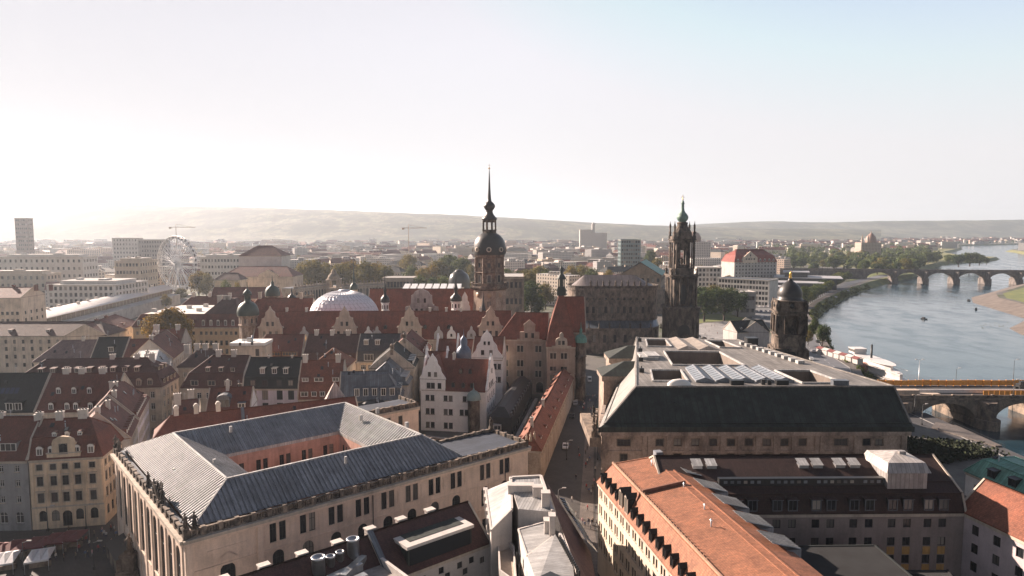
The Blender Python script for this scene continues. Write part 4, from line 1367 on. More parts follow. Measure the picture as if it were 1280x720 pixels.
H = House('strip_dormer_house', 'house with faded red roof and one long orange-framed strip of attic windows', 'town house', (-102, 258), (-81, 259), 14, 17, rings_gable(14, 17, 26.0, 6, None), W_YELL, T_RED2)
H.row(0, 14.2, 1.4, 1.8, 7); H.dormers(0, 18.6, 5.6, 1.6, xs=[10.2, 16.6], style='shed', frame=plaster('orange_timber', (0.50, 0.26, 0.10)), push=.4); H.finish()
H = House('flat_roof_house', 'pale cube-like house with a bright white flat roof terrace', 'town house', (-103.2, 247.6), (-91.0, 248), 9, 24.6, [(-.3, -.3, -.3, -.3, 24.6), (-.3, -.3, -.3, -.3, 25.6)], W_CREAM, WHITE, topm=plain('white_roof_membrane', (0.7, .68, .64), .8), ridges=False)
H.row(0, 22.0, 1.4, 2.6, xs=[9.6], frame=M_BLACK); H.row(0, 18, 1.4, 1.8, 4); H.finish()
mb = MB()
mb.box(4.8, 6.4, 3, 4.2, 25.6, 27, 0); mb.tube((6.8, 3.4, 25.6), (6.8, 3.4, 27.8), .35, .35, 8, 0); mb.box(2.2, 3.8, 5, 6, 25.6, 26.1, 0)
mb.build('roof_ventilator', M_STEEL, H.root)
H = House('chimney_house', 'dark roofed house bristling with white chimneys left of the white flat roof', 'town house', (-119, 240), (-104, 241), 13, 18, rings_gable(13, 18, 23.6, 5, 5), W_CREAM, T_BRN)
H.row(0, 15.4, 1.3, 1.8, 5)
for x, y in ((1.4, 5), (4.4, 6.5), (7.4, 6.5), (11, 6.5)): H.chimney(x, y, 25.6, 1.8, 1.2)
H.finish()
# roofs just behind the gallery building
H = House('lane_end_house', 'long low house with dark red roof and three round-topped white chimneys behind the gallery building', 'town house', (-87.6, 163.2), (-42.0, 184.4), 9.5, 15.6, rings_gable(9.5, 15.6, 20.2, 3.6, None), W_CREAM, T_RED)
for x, in ((5.0,), (9.6,), (14.8,)): H.chimney(x, 5.0, 22.2, 1.1, 1.0, style='arch')
mb = MB(); mb.beam((20.6, -.2, 16.1), (20.6, 4.75, 20.4), .8, .3); mb.build('fire_wall', M_LEAD, H.root)
H.finish()
H = House('barrel_dormer_house', 'dark red roofed house with a blue metal barrel dormer', 'town house', (-87.4, 191.2), (-75.6, 193.4), 11, 15, rings_gable(11, 15, 20.8, None, None), W_WHITE, T_RED)
H.row(0, 12.8, 1.2, 1.6, 5); H.dormers(0, 16.0, 3.4, 2.4, xs=[4.6], style='arch', cheek=M_LEAD, roof=M_LEAD, frame=M_LEAD); H.dormers(0, 15.8, 2.0, 1.3, xs=[9.6], style='shed', roof=M_LEAD)
H.chimney(5.0, 5.0, 23, .9, .9, style='arch'); H.chimney(8.2, 6, 21.8, .9, .9, m=S_MID); H.finish()
H = House('white_gable_house', 'cluster house with two white stepped gables and pinkish roof at the lane corner', 'town house', (-93.8, 184.6), (-87.6, 187.2), 12, 14, rings_gable(12, 14, 18.6, None, None), W_WHITE, T_RED2)
H.row(0, 12, 1.1, 1.5, 4); H.chimney(1.2, 5, 21, 1.8, 1.2); H.chimney(4.6, 7, 21.4, 1.6, 1.1); H.finish()
H = House('turret_house', 'pale house with a steep pale sheet-metal pyramid turret behind the gallery roof', 'town house', (-53.6, 186.5), (-44.6, 188.8), 9, 16, rings_gable(9, 16, 17.2, 4, 4), W_LGREY, M_ZINC)
H.row(0, 14, 1.2, 1.6, 3)
mb = MB(); c = 4.2
mb.frustum([(0.4, .4), (8.2, .4), (8.2, 8), (.4, 8)], 16.6, [(c - .1, c - .1), (c + .1, c - .1), (c + .1, c + .1), (c - .1, c + .1)], 23.8, 0)
for k in range(5):
    mb.box(6.4 - k * .45, 8.4 - k * .55, .9 + k, 1.5 + k, 16.8, 18.2 + k * .55, 0)
mb.build('turret_roof', seam('rosy_sheet_metal', (0.42, 0.34, 0.30), .7, .5, .15), H.root)
H.finish()
H = House('warm_front_house', 'cream block with black balustraded roof beside the white gabled building', 'town house', (-44.0, 196.0), (-35.0, 203.4), 9, 13, rings_gable(9, 13, 15.6, 4, 4), W_YELL, M_BLACK)
H.row(0, 10.6, 1.2, 1.8, 4); H.finish()
# ================================================================ FOREGROUND CENTRE AND RIGHT
# orange tiled hotel block
oA, oB = (16.8, 128.9), (27.6, 67.8)
H = House('orange_roof_hotel', 'pale hotel block with broad orange tiled roof and a row of peaked slate dormers', 'hotel', oA, oB, 17, 18,
          [(-.35, -.35, -.35, -.35, 18), (2.0, 1.6, 2.3, 0, 22.4), (9.4, 6.2, 3.2, 0, 23.6)], plaster('wall_warm_white', (0.62, 0.53, 0.42), .2), T_ORG, topm=T_ORG)
# nb: seen from outside the lane the front runs from the far end (A) towards the viewer (B)
nx = [1.6 + 3.05 * k for k in range(14)]
for z, h in ((16.4, 1.5), (13.2, 1.9), (9.8, 1.9), (6.4, 1.9)):
    for x in nx[:12]:
        if J and x < H.L - 1:
            for dx in (-.55, .55): H.win(0, x + dx, z, .75, h, 'plain', M_BLACK)
H.row(3, 16.0, 1.0, 1.5, 5); H.row(3, 13, 1.0, 1.8, 5)
dx_ = [2.2 + 2.75 * k for k in range(20)]
H.dormers(0, 18.6, 1.1, 1.7, xs=[x for i, x in enumerate(dx_) if i not in (4, 5) and x < H.L - 1], style='gable', cheek=T_SLATE, roof=T_SLATE, frame=M_BLACK)
H.dormers(0, 18.5, 1.6, 3.0, xs=[dx_[4], dx_[5]], style='gable', cheek=T_SLATE, roof=T_SLATE, frame=TRIM)
H.finish()
mb = MB()
y0 = 17.3
mb.beam((17.3, 1.1, 20.4), (17.3, 2.0, 22.7), .35, .5, 0); mb.beam((17.3, 2.0, 22.75), (17.3, 10.0, 24.0), .35, .55, 0)
mb.build('fire_wall', plaster('red_coping', (0.2, 0.09, 0.06)), H.root)
mb = MB(); mb.beam((2.4, 2.0, 22.75), (H.L, 2.0, 22.75), .3, .3, 0)
for k in range(40):
    mb.box(2.5 + k * 1.0, 2.6 + k * 1.0, 2.2, 2.3, 22.5, 23.1, 0)
mb.build('snow_guard', plaster('snow_guard_tile', (0.5, 0.3, 0.2)), H.root)
for k in range(5):                                        # pale shed roofs on the far slope
    mb = MB(); x = 8.5 + k * 7.0
    mb.poly([(x, 12.2, 23.9), (x + 4.4, 12.2, 23.9), (x + 4.4, 16.6, 22.7), (x, 16.6, 22.7)][::1], 0)
    mb.box(x, x + 4.4, 12.4, 16.6, 19.5, 22.65, 1)
    for j in range(8): mb.beam((x + .3 + j * .54, 12.2, 23.95), (x + .3 + j * .54, 16.6, 22.75), .1, .1, 0)
    mb.build('shed_dormer', [M_ZINCL, M_ZINC], H.root)
for x, y in ((7, 8.0), (18.5, 9.2), (27.5, 8.6), (33, 7)):
    m = MB(); m.tube((x, y, 23), (x, y, 24.4), .1, .1); m.tube((x - .5, y, 24.1), (x + .5, y, 24.3), .05); m.build('vent_pipe', M_STEEL, H.root)
mb = MB(); mb.box(1.2, 2.8, 10.6, 12.0, 21, 24.3, 0); mb.build('roof_hatch', M_ZINC, H.root)

# long hotel front behind
HW = plaster('wall_hotel_grey', (0.27, 0.225, 0.205), .2)
H = House('courtyard_hotel', 'long grey-white hotel front with dark red mansard, dormers and ochre panels between windows', 'hotel', (26.5, 114.0), (78.6, 114.8), 19, 18,
          [(-.3, -.3, 0, 0, 18), (.9, .9, 0, 0, 21.2), (3.4, 3.4, 0, 0, 22.4), (9.5, 9.5, 0, 0, 25.2)], HW, tile('roof_tile_umber', (0.045, 0.024, 0.020)), cornice=.3)
hx = [12.3, 15.0, 19.3, 22.0, 26.1, 28.7, 32.7, 35.4, 39.4, 42.1, 45.7, 48.3]
for z in (16.2, 12.9, 9.7, 6.5, 3.3): H.row(0, z, 1.35, 1.55, xs=hx, style='modern', frame=M_BLACK)
H.dormers(0, 18.5, 1.7, 2.1, xs=hx, style='shed', cheek=M_BLACK, frame=M_LEAD)
H.finish()
mb = MB()
for x in hx[4:]:
    for z in (11.3, 8.1, 4.9): mb.box(x - .66, x + .66, -.05, .0, z - .68, z + .7)
mb.build('spandrel_panel', plaster('ochre_panel', (0.50, 0.30, 0.10)), H.root)
mb = MB(); mb.box(10, 42, 2.6, 3.6, 22.0, 23.3, 0); mb.build('attic_band', M_BLACK, H.root)
for k in range(26):
    x = 10.8 + k * 1.18
    if k % 7 == 6: continue
    m = MB(); m.box(x, x + .62, 2.5, 2.6, 22.45, 22.95); m.build('attic_window', glass_mat('pale_glass', (0.12, 0.13, 0.14), .2), H.root)
for x in (6.4, 9.0, 25.8, 28.4, 32.5, 35.2):
    m = MB(); m.box(x, x + 1.7, 6.4, 8.0, 23.2, 24.4, 0); m.poly([(x - .1, 6.2, 24.4), (x + 1.8, 6.2, 24.4), (x + 1.8, 8.2, 25.1), (x - .1, 8.2, 25.1)], 1); m.build('roof_light', [M_STEEL, M_ZINCL], H.root)
mb = MB()                                                  # metal-clad roof pavilion
X = 39.4
mb.prism([(X, 1.8), (X + 7, 1.8), (X + 7, 9.5), (X, 9.5)], 21.0, 24.6, 0)
mb.frustum([(X - .4, 1.3), (X + 7.4, 1.3), (X + 7.4, 10), (X - .4, 10)], 24.6, [(X + .2, 2.2), (X + 6.8, 2.2), (X + 6.8, 9.2), (X + .2, 9.2)], 26.2, 0, 1)
mb.frustum([(X + .2, 2.2), (X + 6.8, 2.2), (X + 6.8, 9.2), (X + .2, 9.2)], 26.2, [(X + 3.4, 5.6), (X + 3.6, 5.6), (X + 3.6, 5.8), (X + 3.4, 5.8)], 27.0, 1)
mb.box(X + 3.8, X + 5, 5, 5.8, 26.6, 27.3, 0)
mb.build('roof_pavilion', [seam('pavilion_sheet', (0.36, 0.34, 0.33), .8, .5, .2), seam('pavilion_top_sheet', (0.5, 0.47, 0.44), .8, .5, .1)], H.root)
H = House('hotel_wing', 'hotel wing with terracotta roof and roof terrace coming forward at the right edge', 'hotel', (78.3, 116), (86.5, 78), 10.4, 18,
          [(-.3, -.3, 0, 0, 18), (5.2, 5.2, 0, 0, 23.2)], plaster('wall_lilac_grey', (0.52, 0.44, 0.45), .2), T_ORG2, cornice=.3)
for z in (15.8, 12.6, 9.4, 6.2, 3.0): H.row(0, z, 1.35, 1.7, 7, 1.5, 30, style='modern', frame=M_BLACK)
H.finish()
mb = MB()
mb.prism([(9.5, 4.2), (24, 4.2), (24, 9.9), (9.5, 9.9)], 19, 23.5, 1, 0); mb.beam((9.5, 4.2, 23.8), (24, 4.2, 23.8), .3, .6, 1); mb.beam((9.5, 4.2, 23.8), (9.5, 9.9, 23.8), .3, .6, 1)
mb.build('roof_terrace', [M_BLACK, M_LEAD], H.root)
m = MB(); m.tube((10.8, 6, 23.5), (10.8, 6, 29.6), .06, .05); m.build('flagpole', WHITE, H.root)
# low dark roof inside the hotel court
H = House('court_pavilion', 'low dark flat-hipped pavilion roof inside the hotel courtyard', 'pavilion', (40.5, 90), (60.5, 90.4), 17, 13.8, rings_mansard(17, 13.8, 16.4, 1.6, 16.8, 2.4, 2.4, flat=2.4), W_DARK, T_SLATE, topm=M_BITUM)
H.row(0, 11, 1.2, 1.6, 8); H.finish()
H = House('court_link', 'lower charcoal sheet roof beside the courtyard pavilion', 'pavilion', (61.4, 92), (69.5, 92), 13, 12.4, rings_gable(13, 12.4, 14.4, 3, 3), W_DARK, M_BITUM)
H.row(0, 10, 1.2, 1.6, 3); H.finish()
# copper-roofed house on the terrace
H = House('copper_roof_house', 'white terrace house with bright green copper mansard roof at the right edge', 'town house', (104.5, 153.0), (108.6, 126.5), 13, 11.5, [(-.35, -.35, -.35, -.35, 11.5), (2.2, 2.2, 2.2, 2.2, 15.0), (4.6, 4.6, 4.0, 4.0, 15.9)], W_WHITE, M_COPPER, topm=M_COPPER)
H.row(0, 8.4, 1.3, 2.0, 6, style='arch'); H.row(0, 4.4, 1.3, 2.2, 6, style='arch'); H.row(3, 8.4, 1.3, 2.0, 3, style='arch'); H.row(3, 4.4, 1.3, 2.2, 3, style='arch')
H.dormers(0, 12.3, 1.9, 1.9, xs=[6.5, 11.8, 17, 22.4], style='shed', cheek=M_BLACK, roof=M_BLACK, frame=M_BLACK); H.finish()

# modern white building with folded zinc roofs (bottom centre)
P_ = lambda u, v, z: (*at(u, v, z), z)
ZW = plaster('wall_modern_white', (0.54, 0.50, 0.465), .15)
ZR = seam('folded_pale_zinc', (0.36, 0.36, 0.355), .5, .55, .05, .15)
rt = thing('folded_roof_house', 'modern white house with folded pale zinc roofs in the bottom centre', 'house', (*at(660, 640, 18), 0))
ox, oy = rt.location.x, rt.location.y
def rel(pts): return [(x - ox, y - oy, z) for x, y, z in pts]
def wedge(mb, top, z0, mt, mw):
    t = rel(top); n_ = len(t)
    mb.poly(t, mt)
    for i in range(n_):
        a, b_ = t[i], t[(i + 1) % n_]
        mb.poly([(a[0], a[1], z0), (b_[0], b_[1], z0), b_, a], mw)
tops = dict(
    a=[P_(614, 663, 19.0), P_(640, 637, 21.4), P_(639, 600, 21.6), P_(607, 613, 19.2)],
    b=[P_(648, 636, 21.4), P_(691, 640, 21.4), P_(683, 615, 22.2), P_(640, 609, 22.2)],
    b2=[P_(640, 610, 21.6), P_(684, 615, 21.6), P_(676, 596, 21.6), P_(638, 598, 21.6)],
    c=[P_(659, 695, 19.6), P_(690, 672, 20.2), P_(692, 650, 20.2), P_(648, 662, 19.4)],
    d=[P_(668, 716, 20.6), P_(696, 701, 20.8), P_(722, 722, 20.8), P_(697, 669, 20.8), P_(659, 695, 20.0)],
    e=[P_(700, 640, 17.5), P_(727, 668, 17.5), P_(722, 646, 17.5), P_(690, 612, 20.0)])
mb = MB()
for k in ('a', 'b', 'b2', 'c'): wedge(mb, tops[k], 0, 0, 1)
wedge(mb, [P_(659, 695, 20.0), P_(672, 730, 20.8), P_(722, 760, 20.8), P_(716, 705, 20.8), P_(694, 668, 20.8)], 0, 0, 1)
mb.build('wall', [ZR, ZW], rt)
mb = MB()
cpl = [tops['a'][2], tops['b2'][3], tops['b2'][2], tops['b'][1]]
for a, b_ in zip(cpl, cpl[1:]): mb.beam(rel([a])[0], rel([b_])[0], .5, .7, 0)
for k in ('c',):
    t = rel(tops[k])
    for i in range(4): mb.beam(t[i], t[(i + 1) % 4], .25, .3, 0)
t = rel(tops['a'])
mb.beam(t[0], t[3], .3, .4, 0); mb.beam(t[0], t[1], .35, .4, 0); mb.beam(t[1], t[2], .35, .5, 0)
a, b_ = rel([P_(700, 668, 20.9), P_(722, 715, 20.9)]); mb.beam(a, b_, .4, .5, 0)
mb.build('coping', ZW, rt)
mb = MB()
p = rel([P_(688, 714, 20.85), P_(671, 722, 20.85), P_(700, 750, 20.85), P_(706, 722, 20.85)]); mb.poly(p, 0)
mb.build('roof_opening', M_BLACK, rt)
def ux(u, v, z):
    return rel([P_(u, v, z)])[0]
for (u, v, z, w, h) in ((672, 618, 22.2, 1.6, 1.4), (682, 632, 21.6, 1.3, 2.3), (685, 662, 20.4, 1.2, 1.6), (651, 612, 22.2, 4.4, .9), (690, 664, 20.6, .9, 2.6)):
    x, y, zz = ux(u, v, z); m = MB(); m.box(x - w / 2, x + w / 2, y - .7, y + .7, zz - .6, zz + h); m.box(x - w / 2 - .1, x + w / 2 + .1, y - .8, y + .8, zz + h, zz + h + .12); m.build('roof_box', [ZW], rt)
m = MB()
for k in range(18):
    a = Vector(ux(700, 672, 21.4)); b2_ = Vector(ux(724, 716, 21.4)); q = a.lerp(b2_, k / 17)
    m.box(q.x - .12, q.x + .12, q.y - .12, q.y + .12, q.z - .6, q.z + .35)
m.build('cable_rail', M_BLACK, rt)
mb = MB()                                                    # pitched side down to the lane with glass strips
lo = rel([P_(700, 628, 15.0), P_(738, 690, 15.0), P_(752, 760, 15.0)]); hi = rel([P_(683, 602, 21.2), P_(700, 655, 20.2), P_(728, 730, 20.2)])
for i in range(2): mb.poly([lo[i], lo[i + 1], hi[i + 1], hi[i]][::-1], 0)
for i in range(2): mb.poly([(lo[i][0], lo[i][1], 0), (lo[i + 1][0], lo[i + 1][1], 0), lo[i + 1], lo[i]][::-1], 1)
mb.build('lane_roof', [T_BRN, ZW], rt)
for k in range(13):
    a, b_ = Vector(lo[0]).lerp(Vector(lo[1]), .28 + k * .065), Vector(hi[0]).lerp(Vector(hi[1]), .28 + k * .065)
    q0, q1 = a.lerp(b_, .02), a.lerp(b_, .52 if k < 5 else .34)
    m = MB(); m.beam(tuple(q0 + Vector((.7, 0, .7))), tuple(q1 + Vector((.7, 0, .9))), 1.05, .16); m.build('roof_louvre', seam('louvre_glass_sheet', (0.40, 0.47, 0.52), .5, .2, .3), rt)
me_w, pe_w = window_meshes(1.0, 1.6, 'modern', M_BLACK, ZW, .05)
q0, q1 = Vector(ux(606.5, 618, 18.4)), Vector(ux(612.5, 664, 18.2))
for k in range(5):
    q = q0.lerp(q1, (k + .4) / 5); a = math.atan2(q1.y - q0.y, q1.x - q0.x)
    o = link('window', me_w, rt, (q.x - .08, q.y, q.z - .2), a); link('pane', pe_w, o)
    m = MB(); m.box(-.1, .7, -.4, 1.0, -1, 1.5); b3 = m.build('dormer_fin', ZW, rt, (q.x - .4, q.y + 1.4, q.z - .6), 0)
q0, q1 = Vector(ux(649, 690, 18)), Vector(ux(662, 760, 18))
for k in range(4):
    q = q0.lerp(q1, k / 4)
    for z in (17, 13.6): o = link('window', me_w, rt, (q.x - .35, q.y, z), math.atan2(q1.y - q0.y, q1.x - q0.x)); link('pane', pe_w, o)
# its balcony wing with plants
bt = thing('balcony_house', 'narrow house with open balcony shelf in the gap left of the folded zinc roofs', 'house', (*at(632, 690, 12), 0))
mb = MB(); bx, by = bt.location.x, bt.location.y
pts = [at(622, 664, 15), at(642, 690, 15), at(645, 735, 15), at(625, 720, 15)]
mb.prism([(x - bx, y - by) for x, y in pts][::-1], 0, 15, 0, 1); mb.build('wall', [ZW, plain('terrace_deck', (0.4, 0.33, 0.27), .8)], bt)
mb = MB()
for a, b_ in zip(pts, pts[1:] + pts[:1]): mb.beam((a[0] - bx, a[1] - by, 15.5), (b_[0] - bx, b_[1] - by, 15.5), .25, 1.0)
mb.build('balcony_rail', ZW, bt)

# brown-roofed houses with white vents (bottom left of centre)
bA, bB = at(510, 718, 14), at(590, 655, 15.5)
dv = (Vector(jB) - Vector(jA)).normalized()
bA = Vector(at(488, 725, 14.5)); bB = bA + dv * 19
H = House('brown_roof_house', 'white modern house with dark brown roof, scattered square windows and a boxed roof balcony', 'house', tuple(bA), tuple(bB), 12, 14.5, rings_gable(12, 14.5, 19.8, None, None), ZW, tile('roof_tile_dark_brown', (0.075, 0.035, 0.032)))
for x, z in ((3, 12.6), (4.4, 11.4), (5.8, 12.6), (9.2, 12.9), (10.4, 11.6), (12.8, 12.6), (13.9, 11.2), (15.2, 12.7), (17.4, 12.0), (2.2, 9.6), (6.6, 9.2), (11.5, 9.4), (16, 9.0)): H.win(0, x, z, 1.0, 1.1, 'modern', M_BLACK)
H.finish()
mb = MB()
mb.box(3.4, 15.6, .5, 5.0, 15.0, 18.0, 1); mb.box(3.1, 15.9, .2, 5.3, 18.0, 18.5, 0); mb.box(3.7, 15.3, .42, .5, 15.3, 17.8, 2); mb.box(4.4, 14.8, 1.6, 4.6, 18.5, 18.56, 3)
mb.build('box_dormer', [ZW, M_DKGRN, GLASS, M_DKGRN], H.root)
mb = MB(); mb.beam((-.1, -.3, 14.9), (-.1, 6, 20.1), .9, .3); mb.build('verge_flashing', M_LEAD, H.root)
H2A = bA - dv * 24
H = House('vented_roof_house', 'dark brown roof with white ventilation cowls along its ridge beside the gallery front', 'house', tuple(H2A), tuple(bA - dv * .3), 12, 14, rings_gable(12, 14, 19.4), ZW, MATS['roof_tile_dark_brown'])
H.row(0, 12, 1.2, 1.4, 6); H.finish()
for k in range(8):
    x = 2.0 + k * 5.6
    q = bA - dv * 24 + dv * x
    m = MB()
    base = 18.3 if x < 24 else 18.8
    nrm_ = Vector((-dv.y, dv.x))
    y = 6.9
    m.box(-.7, .7, -.5, .5, -1, .9, 0); m.box(-.85, .85, -.65, .65, .9, 1.1, 0); m.box(-.75, .75, -.55, .55, .3, .4, 1)
    if x < 40: m.build('vent_cowl', [CHIM, M_STEEL], H.root, (x, y, base + .3))
mv = thing('ventilation_plant', 'roof ventilation plant of four steel drums, two of them tall, and square ducts', 'ventilation plant', (*at(424, 712, 17), 0), math.atan2(dv.y, dv.x))
mb = MB(); mb.box(-7.5, 6.5, -9, 2.6, 0, 16.2); mb.build('plant_roof', [plaster('plant_roof_wall', (0.33, 0.3, 0.28))], mv)
for x, y, r, h in ((-3.0, .4, .95, 3.3), (-.9, .9, .62, 2.6), (.7, 1.1, .55, 2.7), (2.9, 1.2, .9, 4.0)):
    m = MB(); m.lathe([(r, 16.2), (r, 16.2 + h), (r + .1, 16.2 + h), (r + .1, 16.5 + h), (r * .86, 16.5 + h), (r * .86, 16.2 + h), (0, 16.15 + h)], (x, y), 16); m.build('drum', M_STEEL, mv)
for p, q in (((-5.5, -2.5, 17), (3.0, -1.0, 17)), ((-1, -3, 17.2), (4.2, .4, 17.2)), ((-6, -.5, 16.9), (-2, -2.6, 16.9)), ((-4, -5, 17), (2, -4.4, 17))):
    m = MB(); m.beam(p, q, 1.1, 1.1); m.build('duct', M_STEEL, mv)
m = MB(); 
for a, b_ in (((6.4, -9), (6.4, 2.5)), ((6.4, 2.5), (-7.4, 2.5))): m.beam((*a, 16.7), (*b_, 16.7), .5, 1.0)
m.build('parapet', ZW, mv)

# ================================================================ LONG PROCESSION WALL BUILDING AND GATE
gA, gB = (7.5, 174.5), (25.0, 268.5)
H = House('passage_wing', 'long low wing with orange tiled roof and small dormers leading to the castle gate', 'passage building', gA, gB, 7.2, 9.2, rings_gable(7.2, 9.2, 13.4, 3, None), S_PALE, T_ORG2)
H.row(0, 7.6, 1.2, 1.3, 26, style='arch', frame=M_BLACK)
H.dormers(0, 10.4, 1.0, .9, n=9, style='shed'); H.dormers(2, 10.4, 1.0, .9, n=12, style='shed')
H.chimney(8, 3.6, 16, .8, .8); H.chimney(30, 3.6, 15.6, .8, .8); H.finish()
for k in range(3): link('statue', statue_mesh(2.4, S_PALE, k), H.root, (-.6 + k * 1.4, 3.6 - k * .8, 11.4))
# Gate building and castle east wing
GW = plaster('wall_gate_rose', (0.40, 0.31, 0.25), .3)
cA, cB = (-1.0, 276), (18.4, 272)
H = House('castle_east_wing', 'castle wing with rose-brown front, stepped gable dormer and huge red hipped roof', 'castle wing', (-6, 276), (14.6, 274), 15, 22.4, rings_gable(15, 22.4, 32.6, 7, None), GW, T_PAL)
for z in (18.6, 12.6, 8.4):
    for x in (3.2, 9.4, 16.8):
        for dx in (-.7, .7): H.win(0, x + dx, z, 1.1, 2.6, 'hood' if z > 18 else 'surround', M_BLACK)
H.row(0, 2.8, 2.8, 4.4, 4, style='arch', frame=M_BLACK)
H.finish()
GPROF = lambda w, zb, zt: [(w, zb), (w, zb + .5), (w * .8, zb + .5), (w * .8, zb + 3.0), (w * .78, zb + 3.4), (w * .46, zb + 3.5), (w * .46, zb + 6.0), (w * .5, zb + 6.3), (w * .3, zb + 7.2), (0, zt)]
gable_piece(H.root, GPROF(5.0, 22.2, 30.6), -.5, .6, [GW, TRIM, T_PAL], wins=[(-1.3, 24.2, 1.1, 2.0, 'plain'), (1.3, 24.2, 1.1, 2.0, 'plain')], loc=(13.2, 0, 0), pitch_back=(2.4, 25.6, 28.8, 6))
H = House('castle_gate', 'castle gate tower house with pedimented windows and steep red roof above the lane', 'castle gate', (13.6, 262.5), (24.4, 262.0), 24, 21.6, [(-.4, -.4, -.4, -.4, 21.6), (5.0, 5.0, 1.2, 1.0, 29.0), (12.6, 10.4, 5.3, 4.5, 42.0)], GW, T_PAL)
for z, st in ((18.0, 'hood'), (13.0, 'plain'), (9.4, 'hood')):
    for x in (2.4, 6.6): 
        for dx in (-.65, .65): H.win(0, x + dx, z, 1.05, 2.3 if st == 'hood' else 1.6, st, M_BLACK)
H.win(0, 5.4, 3.2, 4.2, 6.0, 'arch', M_BLACK); H.finish()
gable_piece(H.root, [(3.7, 21.4), (3.7, 22.0), (2.3, 22.0), (2.3, 23.6), (2.1, 24.6), (1.4, 25.1), (.8, 25.3), (.8, 26.4), (.5, 27.0), (0, 27.3)], -.45, .5, [TRIM, TRIM, T_PAL], wins=[(-.75, 23.3, 1.0, 1.6, 'arch'), (.75, 23.3, 1.0, 1.6, 'arch')], loc=(5.6, 0, 0), pitch_back=(2.2, 23.8, 25, 4))
GATE = H
H = House('gate_annexe', 'rear building of the castle gate with dark red gabled roof right of the lantern spire', 'castle gate', (21.5, 284), (31.0, 284), 12, 24, rings_gable(12, 24, 38.5, None, None), GW, T_PAL)
H.row(0, 20, 1.2, 2, 3, frame=M_BLACK); H.finish()
H = GATE
m = MB()                                                    # roof lantern
cx_, cy_ = 5.8, 13.1
z0 = 41
for k, (w, a, b_) in enumerate(((3.6, 40.5, 43.2), (3.0, 43.2, 44.0))): m.box(cx_ - w / 2, cx_ + w / 2, cy_ - w / 2, cy_ + w / 2, a, b_, 0)
for sx_ in (-1.1, 1.1):
    for sy_ in (-1.1, 1.1): m.box(cx_ + sx_ - .22, cx_ + sx_ + .22, cy_ + sy_ - .22, cy_ + sy_ + .22, 44, 47, 0)
m.box(cx_ - .7, cx_ + .7, cy_ - .7, cy_ + .7, 44, 47, 0)
m.lathe([(1.9, 47), (1.9, 47.3), (1.5, 48.2), (.7, 49.2), (.6, 50.2), (.9, 50.8), (.5, 51.8), (.12, 52.6), (.05, 54.6)], (cx_, cy_), 8)
m.build('roof_lantern', [plain('green_black_copper', (0.035, 0.045, 0.04), .6, .2)], H.root)
tw = thing('corner_turret', 'slender dark round turret with small green copper cap beside the castle gate', 'turret', (27.0, 265, 0))
m = MB(); m.lathe([(2.0, 0), (2.0, 9), (2.4, 9.3), (2.0, 9.6), (2.0, 17), (2.4, 17.4), (2.0, 17.8), (2.0, 22.6), (2.4, 23.0)], n=12); m.build('shaft', S_DARK2, tw)
m = MB(); m.lathe([(2.4, 23.0), (2.3, 24.6), (1.8, 25.6), (.8, 26.2), (.45, 27), (.6, 27.8), (.2, 28.8), (.06, 31)], n=12); m.build('cap', M_COPPER, tw)

# ================================================================ CASTLE: LONG RED ROOF AND GABLES
CW = plaster('castle_wall', (0.46, 0.38, 0.31), .3)
C = House('castle_main_wing', 'main castle wing with very long dark red roof and a row of ornate stone gables', 'castle', at(316, 425, 20), at(640, 424, 20), 16, 20, rings_gable(16, 20, 31.4), CW, T_PAL)
off = C.A.x
for z in (17, 12.5): C.row(0, z, 1.3, 2.2, 34, style='surround', frame=M_BLACK)
C.finish()
GP = [(5.4, 19.8), (5.4, 20.6), (5.0, 20.6), (5.0, 25.4), (5.4, 25.4), (5.4, 25.8), (4.6, 26.0), (3.9, 27.4), (3.6, 28.6), (3.5, 29.4), (2.6, 29.6), (2.0, 30.6), (1.9, 32.0), (1.2, 32.6), (.5, 33.4), (0, 34.6)]
for u in (339, 431, 512, 613):
    x = C.to_local(at(u, 425, 20))[0]
    gable_piece(C.root, GP, -.9, .2, [plaster('gable_sandstone', (0.55, 0.44, 0.35), .3), TRIM, T_PAL], wins=[(-1.1, 27.0, 1.0, 1.8, 'plain'), (1.1, 27.0, 1.0, 1.8, 'plain'), (-2.6, 22.6, 1.1, 2.4, 'plain'), (0, 22.6, 1.1, 2.4, 'plain'), (2.6, 22.6, 1.1, 2.4, 'plain')], loc=(x, 0, 0), pitch_back=(3.4, 25.4, 30, 8))
for u in (380, 460, 471, 548, 564, 589):
    x = C.to_local(at(u, 425, 20))[0]
    gable_piece(C.root, [(1.9, 20.2), (1.9, 22.2), (1.6, 23.2), (.9, 23.9), (.6, 24.2), (.5, 25.2), (0, 25.9)], -.5, .4, [WHITE if u in (460, 564) else W_LGREY, TRIM, M_LEAD], name='dormer_gable', wins=[(0, 21.9, .8, 1.2, 'arch')], loc=(x, 0, 0), pitch_back=(1.7, 22.6, 23.8, 2.6))
for u in (352, 377, 535, 556, 575, 600):
    x = C.to_local(at(u, 425, 20))[0]; link('chimney', chimney_mesh(1.0, .9, 3), C.roof, (x, 8.2, 33.0))
for u in (480, 530, 560):
    x = C.to_local(at(u, 425, 20))[0]; me, pe = dormer_meshes(1.3, 1.2, 2.0, 'gable', M_BLACK, M_BLACK, M_BLACK); o = link('dormer', me, C.root, (x, 2.6, 24.2)); link('pane', pe, o)
